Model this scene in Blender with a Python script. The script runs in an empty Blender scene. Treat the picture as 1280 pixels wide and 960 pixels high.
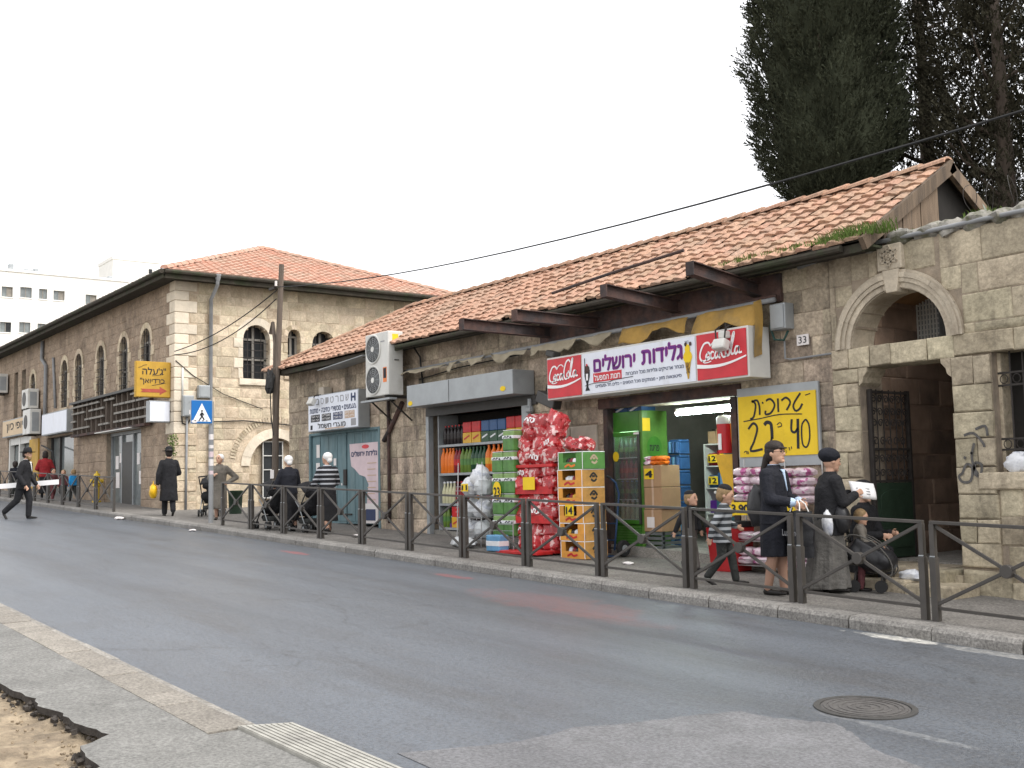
import bpy, math, random
from mathutils import Vector, Matrix, noise, geometry
random.seed(7)
SC = bpy.context.scene
COL = SC.collection
PI = math.pi
R_ = math.radians

# ------------------------------------------------------------------ camera
cam_d = bpy.data.cameras.new('camera')
cam_d.lens = 39.375; cam_d.sensor_width = 36; cam_d.sensor_fit = 'HORIZONTAL'
cam_d.clip_start = 0.1; cam_d.clip_end = 1200
cam = bpy.data.objects.new('camera', cam_d); COL.objects.link(cam)
cam.matrix_world = Matrix(((.59416, .08512, .79983, 0), (.80410, -.03816, -.59327, 0),
                           (-.01998, .99564, -.09112, 0), (0, 0, 0, 1)))
SC.camera = cam

# ------------------------------------------------------------------ sky and sun (overcast)
SUN_EL, SUN_AZ = R_(52), R_(22)        # azimuth measured from +X towards +Y
w = bpy.data.worlds.new('World'); SC.world = w; w.use_nodes = True
nt = w.node_tree; nt.nodes.clear()
sky = nt.nodes.new('ShaderNodeTexSky'); sky.sky_type = 'NISHITA'; sky.sun_disc = False
sky.sun_elevation = SUN_EL; sky.sun_rotation = PI / 2 - SUN_AZ
sky.air_density = 1.2; sky.dust_density = 4.0
hs = nt.nodes.new('ShaderNodeHueSaturation'); hs.inputs['Saturation'].default_value = .3
bg1 = nt.nodes.new('ShaderNodeBackground'); bg1.inputs[1].default_value = .06
bg2 = nt.nodes.new('ShaderNodeBackground'); bg2.inputs[0].default_value = (1, .99, 1, 1); bg2.inputs[1].default_value = .60
ad = nt.nodes.new('ShaderNodeAddShader'); ow = nt.nodes.new('ShaderNodeOutputWorld')
nt.links.new(sky.outputs[0], hs.inputs['Color']); nt.links.new(hs.outputs[0], bg1.inputs[0])
nt.links.new(bg1.outputs[0], ad.inputs[0]); nt.links.new(bg2.outputs[0], ad.inputs[1]); nt.links.new(ad.outputs[0], ow.inputs[0])
sd = bpy.data.lights.new('sun', 'SUN'); sd.energy = 1.2; sd.angle = R_(35); sd.color = (1, .97, .93)
sun = bpy.data.objects.new('sun', sd); COL.objects.link(sun)
sun.rotation_euler = Vector((math.cos(SUN_EL)*math.cos(SUN_AZ), math.cos(SUN_EL)*math.sin(SUN_AZ), math.sin(SUN_EL))).to_track_quat('Z', 'Y').to_euler()
SC.view_settings.view_transform = 'Standard'; SC.view_settings.look = 'None'
SC.view_settings.exposure = 1.0; SC.view_settings.gamma = 1.0
SC.view_settings.use_curve_mapping = False

# ------------------------------------------------------------------ ground heights (camera is at z = 0)
GX, GY, G0, KH = -.036, .012, -1.82, .12
def RZ(x, y): return G0 + GX*x + GY*y            # road surface
def SZ(x, y): return RZ(x, y) + KH               # pavement surface

# ------------------------------------------------------------------ materials
MATS = {}
def pm(name, col, rough=.75, var=.18, sc=4., bump=.15, bsc=35., rnd=.0, metal=0., col2=None, c2=(.52, .66), sc2=1.3,
       spec=.35, stretch=(1, 1, 1), emit=0., trans=0., hue=0., det=4., streak=None, bd=.02):
    m = bpy.data.materials.new(name); m.use_nodes = True; MATS[name] = m
    t = m.node_tree; N = t.nodes; L = t.links; b = N['Principled BSDF']
    b.inputs['Roughness'].default_value = rough; b.inputs['Metallic'].default_value = metal
    b.inputs['Specular IOR Level'].default_value = spec
    if trans: b.inputs['Transmission Weight'].default_value = trans
    tc = N.new('ShaderNodeTexCoord'); oi = N.new('ShaderNodeObjectInfo')
    va = N.new('ShaderNodeVectorMath'); va.operation = 'MULTIPLY_ADD'
    va.inputs[1].default_value = stretch
    vs = N.new('ShaderNodeVectorMath'); vs.operation = 'SCALE'; vs.inputs['Scale'].default_value = 13.7 if rnd else 0.0
    cb = N.new('ShaderNodeCombineXYZ')
    for i in range(3): L.new(oi.outputs['Random'], cb.inputs[i])
    L.new(cb.outputs[0], vs.inputs[0]); L.new(tc.outputs['Object'], va.inputs[0]); L.new(vs.outputs[0], va.inputs[2])
    n1 = N.new('ShaderNodeTexNoise'); n1.inputs['Scale'].default_value = sc; n1.inputs['Detail'].default_value = det; n1.inputs['Roughness'].default_value = .62
    L.new(va.outputs[0], n1.inputs['Vector'])
    mr = N.new('ShaderNodeMapRange'); mr.inputs[1].default_value = .25; mr.inputs[2].default_value = .75
    mr.inputs[3].default_value = 1 - var; mr.inputs[4].default_value = 1 + var
    L.new(n1.outputs['Fac'], mr.inputs[0])
    val = mr.outputs[0]
    if rnd:
        mr2 = N.new('ShaderNodeMapRange'); mr2.inputs[3].default_value = 1 - rnd; mr2.inputs[4].default_value = 1 + rnd
        L.new(oi.outputs['Random'], mr2.inputs[0])
        mu = N.new('ShaderNodeMath'); mu.operation = 'MULTIPLY'; L.new(val, mu.inputs[0]); L.new(mr2.outputs[0], mu.inputs[1]); val = mu.outputs[0]
    src = None
    if col2 is not None:
        n2 = N.new('ShaderNodeTexNoise'); n2.inputs['Scale'].default_value = sc2; n2.inputs['Detail'].default_value = 6; n2.inputs['Roughness'].default_value = .6
        L.new(va.outputs[0], n2.inputs['Vector'])
        m2 = N.new('ShaderNodeMapRange'); m2.inputs[1].default_value = c2[0]; m2.inputs[2].default_value = c2[1]
        L.new(n2.outputs['Fac'], m2.inputs[0])
        mx = N.new('ShaderNodeMix'); mx.data_type = 'RGBA'; mx.inputs[6].default_value = (*col, 1); mx.inputs[7].default_value = (*col2, 1)
        L.new(m2.outputs[0], mx.inputs[0]); src = mx.outputs[2]
    if streak:
        sc_, sa, sb, sk = streak; vm = N.new('ShaderNodeVectorMath'); vm.operation = 'MULTIPLY'; vm.inputs[1].default_value = (2.2, 2.2, .45); L.new(tc.outputs['Object'], vm.inputs[0])
        n4 = N.new('ShaderNodeTexNoise'); n4.inputs['Scale'].default_value = .9; n4.inputs['Detail'].default_value = 7; n4.inputs['Roughness'].default_value = .7; L.new(vm.outputs[0], n4.inputs['Vector'])
        m4 = N.new('ShaderNodeMapRange'); m4.inputs[1].default_value = sa; m4.inputs[2].default_value = sb; m4.inputs[4].default_value = sk; L.new(n4.outputs['Fac'], m4.inputs[0])
        mx4 = N.new('ShaderNodeMix'); mx4.data_type = 'RGBA'; mx4.inputs[7].default_value = (*sc_, 1); L.new(m4.outputs[0], mx4.inputs[0])
        if src: L.new(src, mx4.inputs[6])
        else: mx4.inputs[6].default_value = (*col, 1)
        src = mx4.outputs[2]
    h = N.new('ShaderNodeHueSaturation')
    if src: L.new(src, h.inputs['Color'])
    else: h.inputs['Color'].default_value = (*col, 1)
    L.new(val, h.inputs['Value'])
    if hue:
        mr3 = N.new('ShaderNodeMapRange'); mr3.inputs[3].default_value = .5 - hue; mr3.inputs[4].default_value = .5 + hue
        wn = N.new('ShaderNodeTexWhiteNoise'); wn.noise_dimensions = '1D'; L.new(oi.outputs['Random'], wn.inputs['W'])
        L.new(wn.outputs['Value'], mr3.inputs[0]); L.new(mr3.outputs[0], h.inputs['Hue'])
    L.new(h.outputs[0], b.inputs['Base Color'])
    if emit:
        b.inputs['Emission Color'].default_value = (*col, 1); b.inputs['Emission Strength'].default_value = emit
    if bump:
        n3 = N.new('ShaderNodeTexNoise'); n3.inputs['Scale'].default_value = bsc; n3.inputs['Detail'].default_value = 5; n3.inputs['Roughness'].default_value = .65
        L.new(va.outputs[0], n3.inputs['Vector'])
        bp = N.new('ShaderNodeBump'); bp.inputs['Strength'].default_value = bump; bp.inputs['Distance'].default_value = bd
        L.new(n3.outputs['Fac'], bp.inputs['Height']); L.new(bp.outputs[0], b.inputs['Normal'])
    return m
pm('stone', (.415, .342, .256), .9, .30, 4.5, .85, 9, rnd=.26, col2=(.24, .197, .148), c2=(.46, .68), sc2=1.3, hue=.012, streak=((.095, .08, .066), .50, .68, .8), bd=.03)
pm('stone_gate', (.42, .362, .262), .9, .28, 4.5, .8, 9, rnd=.18, col2=(.27, .228, .162), c2=(.48, .68), sc2=1.4, hue=.01, streak=((.14, .117, .087), .55, .72, .7), bd=.03)
pm('stone_light', (.53, .445, .325), .9, .2, 4.5, .7, 10, rnd=.18, col2=(.38, .30, .205), c2=(.48, .68), sc2=1.2, hue=.008, streak=((.31, .235, .16), .56, .74, .6), bd=.03)
pm('stone_quoin', (.67, .59, .47), .9, .14, 4, .6, 10, rnd=.1, col2=(.48, .40, .30), c2=(.52, .7), sc2=1.3, bd=.03)
pm('stone_brown', (.36, .275, .2), .9, .28, 3, .8, 10, rnd=.12, col2=(.24, .18, .13), c2=(.46, .66), sc2=.8, streak=((.5, .41, .31), .56, .70, .65), bd=.03)
pm('mortar', (.30, .245, .185), .95, .3, 6, .5, 30, streak=((.11, .092, .075), .50, .68, .7))
pm('mortar_light', (.49, .395, .29), .95, .22, 6, .5, 30)
pm('carved', (.49, .425, .33), .85, .22, 5, .5, 20, col2=(.27, .225, .17), c2=(.5, .68), sc2=2.5, rnd=.1)
pm('plaster', (.46, .41, .34), .9, .2, 3, .2, 25, col2=(.3, .27, .23), c2=(.52, .7), sc2=1.5)
pm('tile', (.40, .235, .158), .9, .25, 8, .4, 40, rnd=.07, col2=(.35, .235, .165), c2=(.42, .62), sc2=.9, hue=.005, streak=((.17, .13, .10), .56, .72, .6))
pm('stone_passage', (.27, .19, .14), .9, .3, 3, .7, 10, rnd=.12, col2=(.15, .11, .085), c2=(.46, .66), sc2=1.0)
pm('tile_far', (.46, .255, .185), .9, .25, 5, .3, 30, col2=(.42, .29, .22), c2=(.42, .62), sc2=.9)
pm('roof_under', (.06, .05, .04), .95, .2)
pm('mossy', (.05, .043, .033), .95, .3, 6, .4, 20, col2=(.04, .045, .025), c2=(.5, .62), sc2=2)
pm('rust', (.085, .05, .042), .85, .35, 8, .4, 40, col2=(.05, .04, .04), c2=(.45, .6), sc2=3, rnd=.15)
pm('wood_grey', (.165, .12, .082), .9, .35, 3, .5, 25, rnd=.25, stretch=(6, 6, .6), col2=(.09, .068, .05), c2=(.48, .64), sc2=1)
pm('wood_pole', (.13, .105, .085), .9, .3, 3, .4, 25, stretch=(8, 8, .5))
pm('metal_grey', (.33, .35, .36), .5, .12, 3, .05, 30, metal=.3, col2=(.2, .2, .2), c2=(.6, .75), sc2=1.4)
pm('metal_dark', (.045, .043, .04), .55, .25, 8, .05, 40, spec=.5)
pm('fence_metal', (.052, .046, .04), .5, .25, 6, .04, 40, spec=.5, rnd=.1)
pm('metal_white', (.62, .615, .58), .5, .1, 3, .03, 30, col2=(.45, .43, .39), c2=(.55, .75), sc2=2, rnd=.06)
pm('pipe_grey', (.24, .245, .25), .6, .2, 4, .05, 30)
pm('black', (.012, .012, .013), .8, .3, 12, .2, 60)
pm('rubber', (.02, .02, .02), .8, .2, 12, .1, 60)
pm('dark_void', (.02, .018, .016), .95, .3, 3, 0)
pm('interior', (.24, .22, .19), .9, .25, 2, .1, 20)
pm('glass_dark', (.022, .024, .026), .35, .4, 2, .05, 6, spec=.25)
pm('glass_shop', (.16, .18, .18), .1, .3, 2, .01, 6, spec=.5)
pm('win_frame', (.24, .225, .2), .7, .2, 6, .1, 30)
pm('iron', (.035, .03, .027), .7, .3, 10, .1, 40)
pm('blue_door', (.12, .195, .215), .65, .22, 3, .12, 30, col2=(.14, .20, .21), c2=(.5, .7), sc2=1.5, stretch=(3, 3, .7))
pm('green_gate', (.022, .042, .025), .6, .3, 6, .1, 30)
pm('paper', (.72, .68, .66), .85, .08, 4, .05, 20)
pm('paper_pink', (.62, .5, .52), .85, .12, 3, .05, 20)
pm('ink', (.02, .02, .025), .7, .1, 5, 0)
pm('ink_blue', (.04, .055, .12), .7, .1, 5, 0)
pm('ink_grey', (.3, .3, .31), .7, .1, 5, 0)
pm('ink_tan', (.5, .36, .26), .7, .1, 5, 0)
pm('purple', (.13, .02, .19), .6, .3, 3, 0)
pm('magenta', (.42, .06, .26), .6, .2, 3, 0)
pm('sign_white', (.72, .75, .82), .4, .06, 3, 0, spec=.4, streak=((.55, .55, .55), .54, .7, .6))
pm('sign_red', (.55, .022, .034), .4, .14, 4, 0, spec=.4, streak=((.38, .05, .05), .54, .7, .6))
pm('lettering_white', (.85, .84, .84), .5, .03, 3, 0)
pm('sign_yellow', (.74, .51, .02), .6, .12, 2.5, .25, 5, streak=((.58, .38, .03), .54, .72, .6), bd=.05)
pm('sign_ochre', (.48, .285, .035), .6, .15, 3, .03, 10, streak=((.36, .2, .04), .54, .7, .6))
pm('arrow_red', (.36, .07, .045), .6, .2, 4, 0)
pm('sign_blue', (.012, .14, .42), .4, .05, 3, 0)
pm('price_yellow', (.80, .55, .02), .7, .08, 4, 0)
pm('canvas', (.40, .245, .065), .9, .3, 3, .4, 9, col2=(.23, .165, .08), c2=(.48, .68), sc2=2, bd=.04)
pm('canvas_pale', (.38, .33, .24), .9, .25, 4, .2, 12, col2=(.2, .17, .12), c2=(.5, .7), sc2=2)
pm('grass', (.11, .17, .035), .9, .4, 9, 0)
pm('rock', (.29, .275, .245), .92, .4, 6, 1.0, 10, rnd=.15, col2=(.13, .13, .085), c2=(.48, .62), sc2=4, bd=.04)
pm('cypress', (.050, .056, .036), .95, .55, 1.6, 0, spec=.1)
pm('cypress_brown', (.050, .047, .032), .95, .55, 1.6, 0, spec=.1)
pm('bark', (.09, .07, .055), .95, .3, 4, .4, 20, stretch=(4, 4, .6))
pm('white_stone', (.80, .785, .74), .85, .06, 1.2, .1, 10)
pm('lamp_on', (.80, 1, .94), .5, 0, 3, 0, emit=42)
pm('manhole', (.075, .07, .066), .6, .35, 20, .3, 60, spec=.5)
pm('grate', (.33, .32, .285), .7, .25, 8, .1, 40, col2=(.22, .21, .19), c2=(.5, .7), sc2=3)
pm('concrete', (.25, .235, .21), .92, .22, 5, .3, 50, rnd=.08, col2=(.18, .17, .15), c2=(.5, .7), sc2=2)
pm('kerb_far', (.205, .195, .18), .92, .25, 4, .3, 50, rnd=.1)
pm('paver', (.235, .215, .185), .92, .2, 5, .4, 50, rnd=.12, col2=(.17, .155, .135), c2=(.5, .68), sc2=2.5)
pm('dirt', (.34, .27, .185), .95, .4, 7, 1.0, 22, col2=(.21, .165, .115), c2=(.44, .64), sc2=4, bd=.04)
pm('asphalt_edge', (.05, .043, .037), .95, .5, 20, .8, 40)
pm('asphalt_walk', (.185, .182, .17), .9, .2, 3, .5, 70, col2=(.14, .137, .128), c2=(.46, .7), sc2=1.2)
pm('asphalt_walk_far', (.165, .155, .142), .9, .2, 3, .3, 90, col2=(.12, .115, .105), c2=(.5, .7), sc2=.9)
pm('earth', (.2, .18, .14), .95, .2, .5, .3, 5)
def flat(name, c, rough=.6, var=.12, sc=6, bump=.0, **k): return pm(name, c, rough, var, sc, bump, **k)
# products
flat('p_red', (.48, .02, .022), .42, .3, 9); flat('p_redbag', (.46, .022, .028), .28, .5, 8, .9, bsc=14, col2=(.62, .42, .40), c2=(.54, .58), sc2=8, rnd=.2, spec=.6)  # pale patches in the bag red stand for highlights as well as print
flat('p_redbag2', (.40, .015, .02), .3, .4, 6, .5, bsc=18, rnd=.1)
flat('p_green', (.075, .19, .045), .4, .4, 8); flat('p_greenlt', (.19, .30, .10), .4, .25, 8); flat('p_white', (.72, .73, .75), .5, .12, 6)
flat('p_bagwhite', (.66, .67, .69), .35, .2, 9, .5, bsc=16, col2=(.42, .44, .5), c2=(.52, .62), sc2=8)
flat('p_orange', (.72, .17, .015), .3, .15, 6); flat('p_dark', (.02, .014, .014), .25, .2, 6); flat('p_yellow', (.62, .36, .03), .4, .15, 6)
flat('p_blue', (.03, .09, .22), .4, .2, 8); flat('p_bluelt', (.12, .3, .5), .4, .2, 8); flat('p_purple', (.10, .025, .22), .35, .2, 6)
flat('p_pink', (.68, .55, .60), .32, .25, 9, .7, bsc=16, col2=(.40, .09, .24), c2=(.53, .57), sc2=7, rnd=.15, spec=.5)
flat('p_magenta', (.45, .02, .12), .45, .2, 6); flat('p_cream', (.55, .53, .34), .35, .1, 6); flat('p_teal', (.01, .09, .11), .35, .2, 6)
flat('p_cherry', (.22, .012, .02), .3, .2, 6); flat('p_lime', (.12, .2, .03), .3, .2, 6); flat('p_dkgreen', (.012, .06, .025), .25, .2, 6)
flat('carton_orange', (.66, .30, .055), .8, .2, 7, rnd=.06); flat('carton_green', (.10, .25, .06), .8, .2, 7); flat('carton_side', (.52, .27, .075), .8, .3, 9)
flat('carton_brown', (.36, .225, .125), .85, .12, 5, .1, bsc=30); flat('fridge_green', (.045, .17, .022), .35, .35, 3)
flat('fridge_lime', (.085, .2, .035), .35, .3, 5); flat('crate_grey', (.10, .11, .11), .7, .2, 6); flat('crate_green', (.02, .16, .04), .6, .2, 6)
flat('dolly_blue', (.02, .05, .12), .5, .2, 6); flat('wire', (.5, .5, .5), .35, .1, 6, metal=.8); flat('bin_red', (.38, .018, .02), .5, .12, 4)
flat('slush_red', (.55, .03, .04), .2, .1, 4); flat('slush_orange', (.70, .25, .03), .2, .1, 4); flat('hydrant', (.62, .42, .03), .5, .15, 6)
flat('cable', (.02, .02, .02), .7, .1, 6); flat('plastic_clear', (.55, .57, .58), .25, .2, 8, .4, bsc=14)
# people
flat('skin', (.52, .31, .215), .55, .08, 20); flat('hair_dark', (.022, .015, .012), .6, .3, 30, .4, bsc=80); flat('hair_fair', (.25, .165, .08), .6, .3, 30, .4, bsc=80)
flat('cloth_black', (.014, .014, .016), .9, .35, 5, .8, bsc=7, bd=.05); flat('cloth_navy', (.012, .013, .019), .9, .35, 5, .8, bsc=7, bd=.05)
flat('cloth_grey', (.105, .10, .092), .92, .35, 5, .8, bsc=7, bd=.05); flat('cloth_greybrown', (.15, .135, .115), .92, .35, 5, .8, bsc=7, bd=.05)
flat('cloth_lightblue', (.42, .53, .68), .85, .08, 6, .2, bsc=20); flat('cloth_white', (.72, .71, .69), .85, .06, 6, .2, bsc=20)
flat('cloth_red', (.25, .018, .022), .9, .35, 5, .8, bsc=7, bd=.05); flat('cloth_blue', (.015, .22, .50), .85, .35, 5, .8, bsc=7, bd=.05)
flat('cloth_maroon', (.13, .045, .05), .9, .35, 5, .8, bsc=7, bd=.05); flat('cloth_charcoal', (.035, .037, .035), .9, .35, 5, .8, bsc=7, bd=.05)
flat('shoe', (.015, .013, .012), .5, .2, 6); flat('lens', (.05, .05, .06), .15, .1, 6); flat('bag_black', (.02, .02, .022), .35, .3, 8, .4, bsc=12)
flat('bag_yellow', (.72, .42, .01), .4, .2, 8, .3, bsc=14); flat('stocking', (.32, .19, .135), .7, .08, 10); flat('eye_dark', (.02, .015, .012), .3, 0, 5)
flat('lip', (.42, .17, .14), .5, .05, 8)

def stripes(name, a, b, freq, thr, z0=None, a2=None):
    m = pm(name, a, .9, .1, 6, .2, 14); t = m.node_tree; N = t.nodes; L = t.links
    tc = N.new('ShaderNodeTexCoord'); sp = N.new('ShaderNodeSeparateXYZ'); L.new(tc.outputs['Object'], sp.inputs[0])
    mu = N.new('ShaderNodeMath'); mu.operation = 'MULTIPLY'; mu.inputs[1].default_value = freq; L.new(sp.outputs[2], mu.inputs[0])
    fr = N.new('ShaderNodeMath'); fr.operation = 'FRACT'; L.new(mu.outputs[0], fr.inputs[0])
    gt = N.new('ShaderNodeMath'); gt.operation = 'GREATER_THAN'; gt.inputs[1].default_value = thr; L.new(fr.outputs[0], gt.inputs[0])
    mx = N.new('ShaderNodeMix'); mx.data_type = 'RGBA'; mx.inputs[6].default_value = (*a, 1); mx.inputs[7].default_value = (*b, 1)
    L.new(gt.outputs[0], mx.inputs[0]); L.new(mx.outputs[2], N['Principled BSDF'].inputs['Base Color'])
stripes('knit_stripe', (.015, .015, .018), (.38, .39, .42), 11, .66)
stripes('knit_boy', (.04, .045, .05), (.36, .38, .40), 13, .55)

def road_material():
    m = pm('asphalt', (.12, .125, .135), .62, .16, 1.2, .45, 55, spec=.75); t = m.node_tree; N = t.nodes; L = t.links
    b = N['Principled BSDF']; tc = N.new('ShaderNodeTexCoord')
    def nz(scale, st=(1, 1, 1), det=5):
        mp = N.new('ShaderNodeMapping'); mp.inputs['Scale'].default_value = st; L.new(tc.outputs['Object'], mp.inputs[0])
        n = N.new('ShaderNodeTexNoise'); n.inputs['Scale'].default_value = scale; n.inputs['Detail'].default_value = det; n.inputs['Roughness'].default_value = .65
        L.new(mp.outputs[0], n.inputs['Vector']); return n.outputs['Fac']
    def rng(s, a, b_, c, d):
        r = N.new('ShaderNodeMapRange'); r.inputs[1].default_value = a; r.inputs[2].default_value = b_; r.inputs[3].default_value = c; r.inputs[4].default_value = d; L.new(s, r.inputs[0]); return r.outputs[0]
    def mth(op, a, b_):
        x = N.new('ShaderNodeMath'); x.operation = op
        for i, s in enumerate((a, b_)):
            if isinstance(s, (int, float)): x.inputs[i].default_value = s
            else: L.new(s, x.inputs[i])
        return x.outputs[0]
    def mix(f, a, b_):
        x = N.new('ShaderNodeMix'); x.data_type = 'RGBA'; L.new(f, x.inputs[0])
        for i, s in ((6, a), (7, b_)):
            if isinstance(s, tuple): x.inputs[i].default_value = (*s, 1)
            else: L.new(s, x.inputs[i])
        return x.outputs[2]
    track = rng(nz(.9, (.06, 1.0, 1)), .35, .65, 0, 1)                     # wheel-worn bands along the street
    base = mix(track, (.062, .070, .082), (.108, .125, .148))
    grime = rng(nz(2.2, (.35, 1, 1)), .5, .72, 0, .55)
    base = mix(grime, base, (.062, .058, .055))
    def band(yc, wd):
        d = mth('ABSOLUTE', mth('SUBTRACT', mth('ADD', sp.outputs[1], rng(nz(.15), .3, .7, -.25, .25)), yc), 0); return rng(d, wd*.3, wd, 1, 0)
    sp = N.new('ShaderNodeSeparateXYZ'); L.new(tc.outputs['Object'], sp.inputs[0])
    for yc in (3.9, 5.35, 6.7, 8.1): base = mix(mth('MULTIPLY', band(yc, .45), rng(nz(.8, (.2, 1, 1)), .35, .6, .1, .5)), base, (.122, .140, .165))
    for yc in (4.6, 7.4): base = mix(mth('MULTIPLY', band(yc, .35), rng(nz(2.5, (.25, 1, 1)), .45, .65, 0, .6)), base, (.052, .05, .048))
    big = rng(nz(.25), .4, .65, 0, .35); base = mix(big, base, (.074, .081, .09))
    speck = rng(nz(45, det=4), .47, .62, 0, .55); base = mix(speck, base, (.13, .134, .14))
    dark = rng(nz(38, det=4), .46, .62, 0, .5); base = mix(dark, base, (.022, .023, .025))
    sp = N.new('ShaderNodeSeparateXYZ'); L.new(tc.outputs['Object'], sp.inputs[0])
    def blob(x, y, rx, ry, edge):                                           # 1 inside an uneven spill
        dx = mth('DIVIDE', mth('SUBTRACT', sp.outputs[0], x), rx); dy = mth('DIVIDE', mth('SUBTRACT', sp.outputs[1], y), ry)
        d = mth('ADD', mth('MULTIPLY', dx, dx), mth('MULTIPLY', dy, dy))
        d = mth('ADD', d, rng(nz(3.0), .3, .7, -edge, edge)); return rng(d, .5, 1.1, 1, 0)
    fine = rng(nz(18), .35, .65, 0.15, 1)
    for (x, y, rx, ry, e, c, k) in ((-10.2, 8.15, 1.6, .5, .7, (.20, .07, .062), .5), (-8.9, 7.95, .8, .3, .8, (.19, .07, .062), .3),
                                    (-13.2, 8.75, .5, .12, .6, (.45, .07, .06), .5), (-18, 8.6, .6, .12, .6, (.45, .07, .06), .6),
                                    (-6.45, 9.17, .55, .13, .9, (.72, .70, .63), .9), (-5.5, 9.17, .8, .10, 1.0, (.6, .58, .53), .4),
                                    (-4.4, 6.25, .7, .05, 1.0, (.4, .4, .39), .3)):
        base = mix(mth('MULTIPLY', mth('MULTIPLY', blob(x, y, rx, ry, e), fine), k), base, c)
    # cracks
    vo = N.new('ShaderNodeTexVoronoi'); vo.feature = 'DISTANCE_TO_EDGE'; vo.inputs['Scale'].default_value = .32
    mp = N.new('ShaderNodeMapping'); mp.inputs['Scale'].default_value = (.6, 1, 1); L.new(tc.outputs['Object'], mp.inputs[0])
    wn = N.new('ShaderNodeTexNoise'); wn.inputs['Scale'].default_value = 2.2; wn.inputs['Detail'].default_value = 4; L.new(mp.outputs[0], wn.inputs['Vector'])
    am = N.new('ShaderNodeVectorMath'); am.operation = 'MULTIPLY_ADD'; am.inputs[1].default_value = (.55, .55, .55)
    L.new(wn.outputs['Color'], am.inputs[0]); L.new(mp.outputs[0], am.inputs[2]); L.new(am.outputs[0], vo.inputs['Vector'])
    crk = mth('MULTIPLY', rng(vo.outputs['Distance'], .0, .010, 1, 0), rng(nz(.5), .5, .56, 0, 1))
    base = mix(mth('MULTIPLY', mth('MULTIPLY', crk, fine), .65), base, (.025, .025, .025))
    L.new(base, b.inputs['Base Color'])
    L.new(rng(nz(1.1, (.1, 1, 1)), .35, .65, .50, .36), b.inputs['Roughness'])
road_material()
def speckle(name, scale, k):
    t = MATS[name].node_tree; N = t.nodes; L = t.links; b = N['Principled BSDF']; src = b.inputs['Base Color'].links[0].from_socket
    tc = N.new('ShaderNodeTexCoord'); n = N.new('ShaderNodeTexNoise'); n.inputs['Scale'].default_value = scale; n.inputs['Detail'].default_value = 4; n.inputs['Roughness'].default_value = .7; L.new(tc.outputs['Object'], n.inputs['Vector'])
    r = N.new('ShaderNodeMapRange'); r.inputs[1].default_value = .35; r.inputs[2].default_value = .65; r.inputs[3].default_value = 1 - k; r.inputs[4].default_value = 1 + k; L.new(n.outputs['Fac'], r.inputs[0])
    h = N.new('ShaderNodeHueSaturation'); L.new(src, h.inputs['Color']); L.new(r.outputs[0], h.inputs['Value']); L.new(h.outputs[0], b.inputs['Base Color'])
for nm, sc_, k in (('asphalt_walk', 42, .32), ('asphalt_walk_far', 35, .45), ('paver', 45, .35), ('concrete', 45, .35), ('kerb_far', 40, .4), ('stone', 22, .26), ('stone_gate', 22, .2), ('stone_light', 20, .15), ('stone_brown', 18, .25), ('tile', 30, .3), ('carved', 30, .1)): speckle(nm, sc_, k)

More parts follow.
